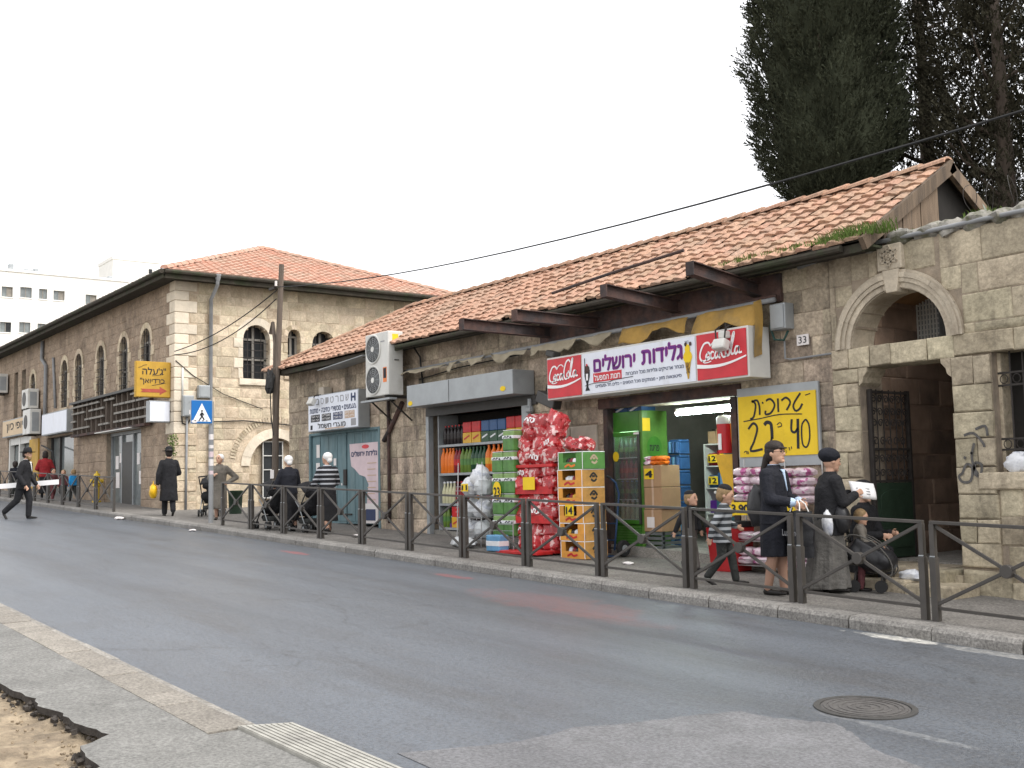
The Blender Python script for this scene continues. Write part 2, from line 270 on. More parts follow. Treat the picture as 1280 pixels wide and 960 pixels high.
# ------------------------------------------------------------------ mesh helpers
class MB:
    def __init__(s): s.v = []; s.f = []; s.mi = []; s.cur = 0
    def m(s, i): s.cur = i; return s
    def add(s, vs, fs):
        o = len(s.v); s.v += [tuple(p) for p in vs]; s.f += [tuple(i + o for i in q) for q in fs]; s.mi += [s.cur]*len(fs); return s
    def hexa(s, p):          # 8 points: bottom 4 ccw, top 4 ccw
        return s.add(p, [(3, 2, 1, 0), (4, 5, 6, 7), (0, 1, 5, 4), (1, 2, 6, 5), (2, 3, 7, 6), (3, 0, 4, 7)])
    def box(s, x0, x1, y0, y1, z0, z1):
        if x0 > x1: x0, x1 = x1, x0
        if y0 > y1: y0, y1 = y1, y0
        if z0 > z1: z0, z1 = z1, z0
        return s.hexa([(x0, y0, z0), (x1, y0, z0), (x1, y1, z0), (x0, y1, z0), (x0, y0, z1), (x1, y0, z1), (x1, y1, z1), (x0, y1, z1)])
    def obox(s, c, sz, rot=None):
        h = [d/2 for d in sz]; c = Vector(c); rot = rot or Matrix.Identity(3)
        P = [(-1, -1, -1), (1, -1, -1), (1, 1, -1), (-1, 1, -1), (-1, -1, 1), (1, -1, 1), (1, 1, 1), (-1, 1, 1)]
        return s.hexa([c + rot @ Vector((a*h[0], b*h[1], d*h[2])) for a, b, d in P])
    def cyl(s, p0, p1, r0, r1=None, n=8, caps=True):
        p0 = Vector(p0); p1 = Vector(p1); r1 = r0 if r1 is None else r1
        d = (p1 - p0).normalized(); a = d.orthogonal().normalized(); b = d.cross(a)
        vs = []
        for p, r in ((p0, r0), (p1, r1)):
            for i in range(n):
                t = 2*PI*(i + .5)/n; vs.append(p + (a*math.cos(t) + b*math.sin(t))*r)
        fs = [(i, (i+1) % n, n + (i+1) % n, n + i) for i in range(n)]
        if caps: fs += [tuple(range(n-1, -1, -1)), tuple(range(n, 2*n))]
        return s.add(vs, fs)
    def tube(s, pts, r, n=6):
        pts = [Vector(p) for p in pts]; vs = []; k = len(pts); a = None
        for i, p in enumerate(pts):
            d = (pts[min(i+1, k-1)] - pts[max(i-1, 0)]).normalized()
            a = d.orthogonal().normalized() if a is None else (a - d*a.dot(d)).normalized()
            b = d.cross(a)
            rr = r[i] if isinstance(r, (list, tuple)) else r
            vs += [p + (a*math.cos(2*PI*j/n) + b*math.sin(2*PI*j/n))*rr for j in range(n)]
        fs = [(i*n + j, i*n + (j+1) % n, (i+1)*n + (j+1) % n, (i+1)*n + j) for i in range(k-1) for j in range(n)]
        fs += [tuple(range(n-1, -1, -1)), tuple(range((k-1)*n, k*n))]
        return s.add(vs, fs)
    def extr(s, pts, vec):
        n = len(pts); vec = Vector(vec); P = [Vector(p) for p in pts]
        return s.add(P + [p + vec for p in P], [tuple(range(n-1, -1, -1)), tuple(range(n, 2*n))] + [(i, (i+1) % n, n + (i+1) % n, n + i) for i in range(n)])
    def lathe(s, prof, c=(0, 0, 0), n=12, sx=1, sy=1):
        c = Vector(c); vs = []; k = len(prof)
        for r, z in prof: vs += [c + Vector((r*sx*math.cos(2*PI*j/n), r*sy*math.sin(2*PI*j/n), z)) for j in range(n)]
        fs = [(i*n + j, i*n + (j+1) % n, (i+1)*n + (j+1) % n, (i+1)*n + j) for i in range(k-1) for j in range(n)]
        fs += [tuple(range(n-1, -1, -1)), tuple(range((k-1)*n, k*n))]
        return s.add(vs, fs)
    def ball(s, c, r, n=10, k=6, rot=None):
        c = Vector(c); r = (r, r, r) if isinstance(r, (int, float)) else r; vs = []
        rot = rot or Matrix.Identity(3)
        for i in range(1, k):
            ph = PI*i/k
            for j in range(n):
                t = 2*PI*j/n; vs.append(c + rot @ Vector((r[0]*math.sin(ph)*math.cos(t), r[1]*math.sin(ph)*math.sin(t), -r[2]*math.cos(ph))))
        a = len(vs); vs.append(c + rot @ Vector((0, 0, -r[2]))); vs.append(c + rot @ Vector((0, 0, r[2])))
        fs = [(i*n + j, i*n + (j+1) % n, (i+1)*n + (j+1) % n, (i+1)*n + j) for i in range(k-2) for j in range(n)]
        fs += [(a, (j+1) % n, j) for j in range(n)] + [(a+1, (k-2)*n + j, (k-2)*n + (j+1) % n) for j in range(n)]
        return s.add(vs, fs)
    def grid(s, fn, nu, nv):
        vs = [fn(i/nu, j/nv) for j in range(nv+1) for i in range(nu+1)]
        return s.add(vs, [(j*(nu+1)+i, j*(nu+1)+i+1, (j+1)*(nu+1)+i+1, (j+1)*(nu+1)+i) for j in range(nv) for i in range(nu)])
    def mesh(s, name, mats, smooth=False):
        me = bpy.data.meshes.new(name); me.from_pydata(s.v, [], s.f)
        for x in ([mats] if isinstance(mats, str) else mats): me.materials.append(MATS[x])
        if any(s.mi): me.polygons.foreach_set('material_index', s.mi)
        if smooth:
            me.polygons.foreach_set('use_smooth', [True]*len(me.polygons))
            if smooth is not True: me.set_sharp_from_angle(angle=R_(smooth))
        me.update(); return me
    def build(s, name, mats, parent=None, smooth=False, bevel=0, loc=None):
        return put(name, s.mesh(name, mats, smooth), parent, bevel, loc)
WORLDCHILD = {}
def put(name, me, parent=None, bevel=0, loc=None):
    o = bpy.data.objects.new(name, me); COL.objects.link(o)
    if parent is not None:
        o.parent = parent
        off = WORLDCHILD.get(parent.name)
        if off is not None: o.location = -off
        if off is not None: WORLDCHILD[o.name] = Vector((0, 0, 0))
    if loc is not None: o.location = Vector(loc) + (o.location if parent is not None else Vector())
    if bevel:
        b = o.modifiers.new('bevel', 'BEVEL'); b.width = bevel; b.segments = 2; b.limit_method = 'ANGLE'
    return o
def tag(o, label=None, cat=None, group=None, kind=None):
    if label: o['label'] = label
    if cat: o['category'] = cat
    if group: o['group'] = group
    if kind: o['kind'] = kind
    return o
def thing(name, label, cat, loc=(0, 0, 0), rz=0, group=None, world=False):
    """an Empty at the thing's base; world=True: its parts are modelled in world coordinates"""
    o = bpy.data.objects.new(name, None); COL.objects.link(o); o.empty_display_size = .1
    o.location = loc; o.rotation_euler = (0, 0, rz); tag(o, label, cat, group)
    if world: WORLDCHILD[o.name] = Vector(loc)
    return o
def dup(root, loc, rz=0, label=None, group=None, parent=None):
    r = root.copy(); COL.objects.link(r); r.location = loc; r.rotation_euler = (0, 0, rz)
    if label: r['label'] = label
    if group: r['group'] = group
    def rec(a, b):
        for ch in a.children:
            c = ch.copy(); COL.objects.link(c); c.parent = b; rec(ch, c)
    rec(root, r); return r

# flat lettering: text sits in the local x-z plane facing -y; Hebrew strings are given in reading order
GLY = {}
def glyphs(items):
    obs = []
    for txt, heb in items:
        cu = bpy.data.curves.new('t', 'FONT'); cu.body = txt[::-1] if heb else txt; cu.resolution_u = 3; cu.fill_mode = 'NONE'
        ob = bpy.data.objects.new('t', cu); COL.objects.link(ob); obs.append(ob)
    bpy.context.view_layer.update(); dg = bpy.context.evaluated_depsgraph_get()
    for k, ob in zip(items, obs):
        me = bpy.data.meshes.new_from_object(ob.evaluated_get(dg)); co = [(v.co.x, v.co.y) for v in me.vertices]; nb = {}
        for e in me.edges:
            i, j = e.vertices; nb.setdefault(i, []).append(j); nb.setdefault(j, []).append(i)
        bpy.data.meshes.remove(me); seen = set(); loops = []
        for st in nb:
            if st in seen: continue
            lp = [st]; seen.add(st); cur = st
            while True:
                nx = [q for q in nb[cur] if q not in seen]
                if not nx: break
                cur = nx[0]; seen.add(cur); lp.append(cur)
            loops.append([co[i] for i in lp])
        def inside(p, lp):
            c = False
            for i in range(len(lp)):
                (x1, y1), (x2, y2) = lp[i-1], lp[i]
                if (y1 > p[1]) != (y2 > p[1]) and p[0] < (x2-x1)*(p[1]-y1)/(y2-y1) + x1: c = not c
            return c
        V = []; Fc = []
        for i, lp in enumerate(loops):
            if sum(inside(lp[0], o) for j, o in enumerate(loops) if j != i) % 2: continue
            grp = [lp] + [o for j, o in enumerate(loops) if j != i and inside(o[0], lp)]
            o0 = len(V)
            for g in grp: V += g
            Fc += [tuple(o0 + q for q in tr) for tr in geometry.tessellate_polygon([[Vector((x, y, 0)) for x, y in g] for g in grp])]
        GLY[k] = (V, Fc)
    for ob in obs: cu = ob.data; bpy.data.objects.remove(ob); bpy.data.curves.remove(cu)
HEB = ['יופי כיון', '"ג\'עלה', 'כרדיואן"', 'גלידות ירושלים', 'צעצועים • מכשירי כתיבה • מתנות', 'תנורי חשמל', 'מאווררים', 'גופי תאורה', 'רדיו טייפ', 'מוצרי חשמל', 'ירושלים', 'גלידות', 'חנות המפעל',
       'מבחר ארטיקים וגלידות מכל החברות', 'סיטונאות מזון • ממתקים מכל הסוגים • כלים חד-פעמיים', 'כשר', 'פריגת'] + list('נסיטרםש')
glyphs([(q, True) for q in HEB] + [(q, False) for q in ('33', 'H', '11', '9', '23', '14', '4', '12', '8', '3.90', '90-3', 'LuxKmo')])
def lettering(txt, mat, parent, x0, x1, z0, z1, y, name='lettering', heb=False, bold=0., plane='xz', label=None):
    if (txt, heb) not in GLY: glyphs([(txt, heb)])
    V, Fc = GLY[(txt, heb)]
    xs = [v[0] for v in V]; ys = [v[1] for v in V]; ax, bx, ay, by = min(xs), max(xs), min(ys), max(ys); b = MB()
    offs = [(0, 0, 0)] + ([(bold, 0, 1), (-bold, 0, 2), (0, bold, 3), (0, -bold, 4)] if bold else [])   # heavier strokes: the glyphs laid over themselves
    for dx, dy, i in offs:
        P = []
        for (vx, vy) in V:
            u = (vx + dx - ax)/(bx - ax); t = (vy + dy - ay)/max(by - ay, 1e-6); q = y + (-i if plane == 'xz' else i)*.0003
            P.append((x0 + (x1-x0)*u, q, z0 + (z1-z0)*t) if plane == 'xz' else (q, x0 + (x1-x0)*u, z0 + (z1-z0)*t))
        b.add(P, Fc)
    o = b.build(name, mat, parent)
    if label: o['label'] = label
    return o
def strokes(lines, mat, parent, T, wdt, name='lettering', nrm=(0, -1, 0), th=.004):
    """brush strokes: polylines in 0..1 units mapped by T(u, v) to 3-D, drawn as thin ribbons"""
    b = MB(); nrm = Vector(nrm)
    for ln in lines:
        ww = wdt
        if isinstance(ln[0], (int, float)): ww = wdt*ln[0]; ln = ln[1:]
        pts = smooth2(ln); P = [Vector(T(*p)) for p in pts]; k = len(P); vs = []
        for i in range(k):
            d = (P[min(i+1, k-1)] - P[max(i-1, 0)]).normalized(); s = d.cross(nrm).normalized()*ww/2
            vs += [P[i] - s, P[i] + s, P[i] + s + nrm*th, P[i] - s + nrm*th]
        fs = []
        for i in range(k-1):
            a = 4*i; c = a + 4
            fs += [(a+3, a+2, c+2, c+3), (a+2, a+1, c+1, c+2), (a, a+3, c+3, c), (a+1, a, c, c+1)]
        fs += [(0, 1, 2, 3), (4*k-1, 4*k-2, 4*k-3, 4*k-4)]
        b.add(vs, fs)
    return b.build(name, mat, parent)
def smooth2(p, n=4):
    if len(p) < 3: return p
    out = []
    for i in range(len(p)-1):
        a, b, c, d = p[max(i-1, 0)], p[i], p[i+1], p[min(i+2, len(p)-1)]
        for j in range(n):
            t = j/n
            out.append(tuple(.5*(2*b[k] + (c[k]-a[k])*t + (2*a[k]-5*b[k]+4*c[k]-d[k])*t*t + (3*b[k]-a[k]-3*c[k]+d[k])*t**3) for k in (0, 1)))
    return out + [p[-1]]

# ================================================================== THE SETTING
def sheet(name, x0, x1, y0, y1, dz, mat, nx=1, ny=1, f=RZ):
    b = MB(); b.grid(lambda u, v: (x0 + (x1-x0)*u, y0 + (y1-y0)*v, f(x0 + (x1-x0)*u, y0 + (y1-y0)*v) + dz), nx, ny)
    return tag(b.build(name, mat), kind='structure')
KY = 9.28                                             # far kerb edge
sheet('ground', -400, 300, -250, 400, -.35, 'earth')
road = sheet('road', -140, 40, 2.3, KY + .1, 0, 'asphalt', 60, 4)
def slab(name, x0, x1, y0, y1, top, th, mat):
    b = MB(); f = lambda x, y: RZ(x, y) + top
    b.hexa([(x0, y0, f(x0, y0)-th), (x1, y0, f(x1, y0)-th), (x1, y1, f(x1, y1)-th), (x0, y1, f(x0, y1)-th),
            (x0, y0, f(x0, y0)), (x1, y0, f(x1, y0)), (x1, y1, f(x1, y1)), (x0, y1, f(x0, y1))])
    return tag(b.build(name, mat), kind='structure')
slab('pavement', -140, 30, KY + .26, 30, KH, .4, 'asphalt_walk_far')
far_kerb = tag(bpy.data.objects.new('kerb', None), kind='structure'); COL.objects.link(far_kerb)
x = 6.0; k = 0
while x > -62:
    L = random.uniform(.85, 1.05); b = MB(); j = random.uniform(-.008, .008); g = .008
    xa, xb = x - L + g, x - g; f = lambda xx, yy: RZ(xx, yy)
    P = [(KY + j, -.3), (KY + j, KH - .035), (KY + j + .03, KH + .004), (KY + .255, KH + .004), (KY + .255, -.3)]
    b.extr([(xa, y, RZ(xa, y) + z) for y, z in P], (xb - xa, 0, GX*(xb - xa)))
    b.build('kerb_stone', 'kerb_far', far_kerb); x -= L
b = MB(); P = [(KY, -.3), (KY, KH - .03), (KY + .03, KH + .004), (KY + .255, KH + .004), (KY + .255, -.3)]
b.extr([(-140, y, RZ(-140, y) + z) for y, z in P], (78, 0, GX*78)); b.build('kerb_run', 'kerb_far', far_kerb)

# near side: asphalt footway with a broken edge, pavers, kerb stones, bare dirt
near_kerb = tag(bpy.data.objects.new('near_kerb', None), kind='structure'); COL.objects.link(near_kerb)
x = -6.62
while x > -34:
    L = random.uniform(.95, 1.05); j = random.uniform(-.006, .006); b = MB(); xa, xb = x - L + .006, x - .006
    P = [(2.868, -.2), (2.868, KH - .04), (2.985 + j, KH - .045), (3.01 + j, KH - .075), (3.01 + j, -.2)]
    b.extr([(xa, y, RZ(xa, y) + z) for y, z in P], (xb - xa, 0, GX*(xb - xa))); b.build('kerb_stone', 'concrete', near_kerb); x -= L
x = -6.62; k = 0
while x > -34:
    L = random.uniform(.38, .44); b = MB(); xa, xb = x - L + .004, x - .004; dz = random.uniform(-.004, .004); y0, y1 = 2.585, 2.86
    b.hexa([(xa, y0, RZ(xa, y0)-.1), (xb, y0, RZ(xb, y0)-.1), (xb, y1, RZ(xb, y1)-.1), (xa, y1, RZ(xa, y1)-.1),
            (xa, y0, SZ(xa, y0)+dz), (xb, y0, SZ(xb, y0)+dz), (xb, y1, SZ(xb, y1)+dz), (xa, y1, SZ(xa, y1)+dz)])
    b.build('paving_block', 'paver', near_kerb, bevel=.004); x -= L
# footway sheet with torn edge
edge = [(-13.5, 1.55), (-11.0, 1.72), (-9.6, 1.84), (-9.0, 1.93), (-8.6, 1.96), (-8.25, 2.0), (-8.0, 1.95), (-7.75, 2.04), (-7.45, 2.02), (-7.2, 2.06), (-6.95, 2.10), (-6.85, 2.02), (-6.78, 1.9), (-6.6, 1.88), (-6.3, 1.86), (-6.15, 1.7), (-6.0, 1.4), (-5.6, .6), (-5.4, -2), (-5.0, -8)]
ef = []
for i in range(len(edge)-1):
    (ax, ay), (bx, by) = edge[i], edge[i+1]; n = max(2, int(math.hypot(bx-ax, by-ay)/.07)) if -10 < ax < -5.5 else 3
    for j in range(n):
        t = j/n; a = .016 if -10 < ax < -5.5 else 0
        ef.append((ax + (bx-ax)*t + random.uniform(-a, a), ay + (by-ay)*t + random.uniform(-a, a)))
ef.append(edge[-1])
poly = [(-60, 1.5)] + ef + [(30, -8), (30, 2.58), (-60, 2.58)]
b = MB(); n = len(poly)
top = [(x, y, SZ(x, y)) for x, y in poly]; bot = [(x, y - .0, SZ(x, y) - .045) for x, y in poly]
b.m(0).add(top, [tuple(range(n))]); b.m(1).add(top + bot, [(i, (i+1) % n, n + (i+1) % n, n + i) for i in range(n)])
tag(b.build('near_pavement', ['asphalt_walk', 'asphalt_edge']), kind='structure')
b = MB(); b.grid(lambda u, v: (-40 + 36*u**.6, 2.35 - 10*v**1.7, SZ(-40 + 36*u**.6, 2.35 - 10*v**1.7) - .075 + .05*noise.noise((7*(-40+36*u**.6), 30*v**1.7, 0)) + .02*noise.noise((40*u, 40*v, 3))), 160, 60)
tag(b.build('bare_ground', 'dirt', smooth=True), kind='structure')
# dark broken bitumen lumps along the torn edge
lump = MB()
for (ex, ey) in ef:
    if -9.6 < ex < -5.8:
        
        for q in range(3):
            if random.random() < .6:
                r = random.uniform(.006, .02); yy = ey - abs(random.gauss(0, .035)); lump.obox((ex + random.uniform(-.04, .04), yy, SZ(ex, yy) - .05 + random.uniform(-.02, .015)), (r*2.2, r*1.6, r*1.5), Matrix.Rotation(random.uniform(0, 3), 3, (random.random(), random.random(), 1)))
tag(lump.build('bitumen_crumbs', 'asphalt_edge'), 'crumbling black bitumen along the torn footway edge', 'rubble', kind='stuff')
gv = MB()
for k in range(260):
    px, py = random.uniform(-9.5, -5.6), 2.0 - abs(random.gauss(0, .45)); r = random.uniform(.003, .010); gv.obox((px, py, SZ(px, py) - .06 + .03*noise.noise((px*7, py*7, 0))), (r*2, r*1.6, r*1.4), Matrix.Rotation(random.uniform(0, 3), 3, (random.random(), random.random(), 1)))
tag(gv.build('gravel', 'dirt'), 'loose pebbles scattered over the bare dirt', 'gravel', kind='stuff')
slab('near_pavement_joint', -6.6, 6, 2.582, 2.99, KH - .006, .3, 'asphalt_walk')
# ribbed plate at the end of the kerb
t = thing('ramp_plate', 'pale ribbed metal plate lying at the end of the near kerb', 'plate', (-6.0, 2.85, RZ(-6, 2.85) + .1), 0, world=True)
pl = MB()
def PLT(u, v, d):   # u along, v across
    x = -6.62 + 2.3*u + .13*v; y = 2.78 + .1*u + .30*v - .05*u; return (x, y, RZ(x, y) + KH + d + .012)
pl.hexa([PLT(0, 0, -.1), PLT(1, 0, -.1), PLT(1, 1, -.1), PLT(0, 1, -.1), PLT(0, 0, 0), PLT(1, 0, 0), PLT(1, 1, 0), PLT(0, 1, 0)])
pl.build('plate', 'grate', t)
for i in range(9):
    a, c = (i + .15)/9, (i + .75)/9; q = MB()
    q.hexa([PLT(.01, a, -.01), PLT(.99, a, -.01), PLT(.99, c, -.01), PLT(.01, c, -.01), PLT(.01, a, .006), PLT(.99, a, .006), PLT(.99, c, .006), PLT(.01, c, .006)])
    q.build('rib', 'grate', t)
# asphalt patch in the foreground, slightly proud of the road
pp = [(-5.9, 3.5), (-5.66, 4.2), (-5.72, 4.7), (-5.55, 5.15), (-5.48, 5.55), (-5.35, 5.85), (-5.05, 5.9), (-4.75, 6.1), (-4.45, 5.9), (-4.2, 5.75), (-3.6, 5.6), (-2.5, 5.3), (-2.4, 3.4)]
pf = []
for i in range(len(pp)-1):
    for j in range(6):
        tt = j/6; a = .02; pf.append((pp[i][0] + (pp[i+1][0]-pp[i][0])*tt + random.uniform(-a, a), pp[i][1] + (pp[i+1][1]-pp[i][1])*tt + random.uniform(-a, a)))
pf.append(pp[-1])
b = MB(); b.extr([(x, y, RZ(x, y) - .02) for x, y in pf], (0, 0, .0245))
pm('asphalt_patch', (.158, .158, .163), .55, .3, 3, .8, 60, col2=(.115, .115, .12), c2=(.5, .68), sc2=1.5)
speckle('asphalt_patch', 40, .32)
tag(b.build('road_patch', 'asphalt_patch'), kind='structure')
# manhole cover
mx_, my_ = -4.9, 6.6
t = thing('manhole_cover', 'round iron manhole cover with ring pattern set in the road', 'manhole', (mx_, my_, RZ(mx_, my_)))
for nm, prof, mt in (('rim', [(.345, -.01), (.345, .010), (.305, .012), (.30, -.01)], 'metal_dark'), ('lid', [(.001, -.012), (.297, -.012), (.297, .006), (.001, .0065)], 'manhole')):
    b = MB(); b.lathe(prof, n=40); o = b.build(nm, mt, t); o.rotation_euler = (GY, -GX, 0)
    if nm == 'lid':
        for r in (.06, .12, .18, .24, .28):
            q = MB(); q.lathe([(r, .004), (r, .0105), (r-.022, .0105), (r-.022, .004)], n=36); q.build('ring', 'manhole', o)

# ================================================================== STONE WALL MACHINERY
def rsub(r, holes):
    out = [r]
    for h in holes:
        nx = []
        for (a, b_, c, d) in out:
            if h[0] >= b_ or h[1] <= a or h[2] >= d or h[3] <= c: nx.append((a, b_, c, d)); continue
            if h[0] > a: nx.append((a, h[0], c, d))
            if h[1] < b_: nx.append((h[1], b_, c, d))
            a2, b2 = max(a, h[0]), min(b_, h[1])
            if h[2] > c: nx.append((a2, b2, c, h[2]))
            if h[3] < d: nx.append((a2, b2, h[3], d))
        out = nx
    return out
class Street:        # plane y = yf facing -y
    def __init__(s, yf): s.yf = yf
    def p(s, u, z, d): return (u, s.yf - d, z)
class Side:          # plane x = xf facing +x
    def __init__(s, xf): s.xf = xf
    def p(s, u, z, d): return (s.xf + d, u, z)
def stone_mb(F, u0, u1, z0, z1, d0=-.05, pr=.02, ch=.016, mb=None, jit=.008):
    b = mb or MB(); R = random.uniform
    o = [(u0, z0), (u1, z0), (u1, z1), (u0, z1)]
    o = [(u + R(-jit, jit), z + R(-jit, jit)) for u, z in o]
    cu, cz = (u0+u1)/2, (z0+z1)/2; ku = max(0, 1 - 2*ch/max(u1-u0, .01)); kz = max(0, 1 - 2*ch/max(z1-z0, .01))
    inn = [(cu + (u-cu)*ku, cz + (z-cz)*kz) for u, z in o]
    cp = pr + R(-.003, .009)
    vs = [F.p(u, z, d0) for u, z in o] + [F.p(u, z, pr - .010) for u, z in o] + [F.p(u, z, pr + R(-.006, .006)) for u, z in inn] + [F.p(cu + R(-.04, .04)*(u1-u0), cz, cp + .004)]
    fs = []
    for i in range(4):
        j = (i+1) % 4; fs += [(i, j, 4+j, 4+i), (4+i, 4+j, 8+j, 8+i), (8+i, 8+j, 12)]
    b.add(vs, fs); return b
def wall_back(F, rect, holes, mat, parent, thick, name='wall_core', d=0.0):
    b = MB()
    for (a, b_, c, e) in rsub(rect, holes):
        P = [F.p(a, c, d), F.p(b_, c, d), F.p(b_, c, d - thick), F.p(a, c, d - thick), F.p(a, e, d), F.p(b_, e, d), F.p(b_, e, d - thick), F.p(a, e, d - thick)]
        b.hexa(P)
    return b.build(name, mat, parent)
def courses(rect, hz, lu, holes, g=.004):
    """list of stone rectangles in running courses"""
    a, b_, z0, z1 = rect; out = []; z = z0; R = random.uniform
    while z < z1 - .08:
        h = min(R(*hz), z1 - z)
        if z1 - z - h < .1: h = z1 - z
        u = a - R(0, .3)
        while u < b_:
            L = R(*lu)
            r = (max(u, a) + g/2, min(u + L, b_) - g/2, z + g/2, z + h - g/2)
            if r[1] - r[0] > .06:
                for q in rsub(r, holes):
                    if q[1] - q[0] > .07 and q[3] - q[2] > .05: out.append(q)
            u += L
        z += h
    return out
def lay(F, rects, mat, parent, limit=300, key=None, name='stone', pr=.02, vis=None):
    rects = [r for r in rects if vis is None or vis(r)]
    if key: rects = sorted(rects, key=key)
    for r in rects[:limit]: stone_mb(F, *r, pr=pr - .009 + random.uniform(-.005, .006)).build(name, mat, parent)
    if len(rects) > limit:
        b = MB()
        for r in rects[limit:]: stone_mb(F, *r, pr=pr - .009 + random.uniform(-.005, .006), mb=b)
        tag(b.build(name + 'work', mat, parent), kind='stuff')
def arch_holes(uc, zs, r, n=9, rz=None):
    rz = rz or r; out = []
    for i in range(n):
        a, c = uc - r + 2*r*i/n, uc - r + 2*r*(i+1)/n; m = (a + c)/2; out.append((a, c, zs, zs + rz*math.sqrt(max(0, 1 - ((m-uc)/r)**2))))
    return out
def voussoirs(F, uc, zs, r0, r1, n, mat, parent, pr=.03, d0=-.06, a0=0, a1=PI, name='voussoir', gap=.012):
    for i in range(n):
        t0, t1 = a0 + (a1-a0)*i/n, a0 + (a1-a0)*(i+1)/n; g = gap/r1; t0 += g/2; t1 -= g/2; b = MB(); m = 3
        pr_ = pr + random.uniform(-.004, .006)
        P = []
        for d in (d0, pr_):
            P += [F.p(uc - r0*math.cos(t0 + (t1-t0)*k/m), zs + r0*math.sin(t0 + (t1-t0)*k/m), d) for k in range(m+1)]
            P += [F.p(uc - r1*math.cos(t1 - (t1-t0)*k/m), zs + r1*math.sin(t1 - (t1-t0)*k/m), d) for k in range(m+1)]
        q = 2*(m+1); fs = [tuple(range(q)), tuple(range(2*q-1, q-1, -1))] + [(i2, (i2+1) % q, q + (i2+1) % q, q + i2) for i2 in range(q)]
        b.add(P, fs); b.build(name, mat, parent, bevel=.008)

# ================================================================== THE LOW SHOP BUILDING
FY = 11.8
FS = Street(FY)
ZB = -1.6
shop = thing('stone_shop_building', 'long low stone shop building with sloping red tiled roof', 'building', (-17, FY, SZ(-17, FY)), world=True)
H_DOOR = (-23.9, -20.6, ZB, 1.30); H_DRINK = (-18.72, -15.6, ZB, 1.46); H_SHOP = (-13.45, -10.65, ZB, 1.20)
holes = [H_DOOR, H_DRINK, H_SHOP]
wl = wall_back(FS, (-25.0, -9.0, ZB, 2.85), holes, 'mortar', shop, .42, 'wall')
plaster_rect = (-14.95, -13.6, .05, .98)
rects = courses((-25.0, -9.0, -1.2, 2.85), (.26, .34), (.36, .78), holes + [plaster_rect])
lay(FS, rects, 'stone', wl, 300, key=lambda r: -r[1], vis=lambda r: r[3] > SZ(r[0], FY))
for (a, c) in ((-14.93, -14.3), (-14.28, -13.62)):
    stone_mb(FS, a, c, .07, .96, pr=.035).build('plaster_panel', 'plaster', wl)
b = MB(); b.box(-25.0, -24.7, FY + .425, 15.2, ZB, 2.75); b.box(-25.0, -9.0, 15.0, 15.3, ZB, 2.8); b.build('rear_wall', 'mortar', shop)
# wooden ceiling/attic floor
b = MB(); b.box(-24.69, -9.02, FY + .43, 14.98, 2.3, 2.4); b.build('ceiling', 'interior', shop)
# partition walls inside
for xx in (-24.2, -20.2, -19.05, -15.2, -13.95, -10.2):
    b = MB(); b.box(xx - .05, xx + .05, FY + .43, 14.98, ZB, 2.29); b.build('partition', 'interior', shop)
fl = slab('shop_floor', -13.9, -10.25, FY - .02, 14.97, KH + .14, .5, 'concrete')
fl2 = slab('store_floor', -19.0, -15.25, FY + .05, 14.97, KH + .08, .4, 'concrete')
# --- roof
EY, EZ, RY, RZ_ = 11.28, 2.86, 13.22, 4.08
roof = MB(); LX, RXx, HX = -25.3, -8.1, -21.7
def rp(x, t, d=0): # t 0..1 eave->ridge
    L = math.hypot(RY-EY, RZ_-EZ); nx, nz = -(RZ_-EZ)/L, (RY-EY)/L
    return (x, EY + (RY-EY)*t + nx*d, EZ + (RZ_-EZ)*t + nz*d)
roof.add([rp(LX, 0), rp(RXx, 0), rp(RXx, 1), rp(HX, 1)], [(0, 1, 2, 3)])
roof.add([(LX, 2*RY-EY, EZ), (RXx, 2*RY-EY, EZ), (RXx, RY, RZ_), (HX, RY, RZ_)], [(3, 2, 1, 0)])
roof.add([(LX, EY, EZ), (HX, RY, RZ_), (LX, 2*RY-EY, EZ)], [(0, 1, 2)])
roof_o = roof.build('roof', 'roof_under', shop)
TW, TP = .245, .24
NR = int(math.hypot(RY-EY, RZ_-EZ)/TP)
def tile_pts(x0, t0, t1, w=TW, lift=.05, tilt=0.):
    vs = []; n = 8
    for (t, dd) in ((t0, lift), (t1, .018)):
        for i in range(n+1):
            u = i/n; prof = .030*max(0, math.sin(2*PI*(u*1.0 + .02)))**.8 + .008*math.cos(4*PI*u)
            vs.append(rp(x0 + w*u, t, dd + prof + tilt*(u-.5)))
    for i in range(n+1):
        u = i/n; vs.append(rp(x0 + w*u, t0, lift - .03))
    fs = [(i, i+1, n+2+i, n+1+i) for i in range(n)] + [(2*(n+1)+i, 2*(n+1)+i+1, i+1, i) for i in range(n)]
    return vs, fs
tiles = []
for r in range(NR + 1):
    t0 = r*TP/math.hypot(RY-EY, RZ_-EZ) - .01; t1 = min(1.0, t0 + (TP + .05)/math.hypot(RY-EY, RZ_-EZ))
    if t1 - t0 < .05: continue
    xl = LX + (HX - LX)*max(0, t0)
    x = RXx - TW
    while x > xl - .1:
        tiles.append((x + random.uniform(-.012, .012), t0 + random.uniform(-.009, .009) - (.03 if random.random() < .03 else 0), t1, random.uniform(.040, .064), random.uniform(-.02, .02))); x -= TW - .004
tiles.sort(key=lambda q: -q[0])
for q in tiles[:300]:
    b = MB(); b.add(*tile_pts(q[0], q[1], q[2], lift=q[3], tilt=q[4])); b.build('roof_tile', 'tile', roof_o)
b = MB()
for q in tiles[300:]: b.add(*tile_pts(q[0], q[1], q[2], lift=q[3], tilt=q[4]))
tag(b.build('roof_tiling', 'tile', roof_o), kind='stuff')
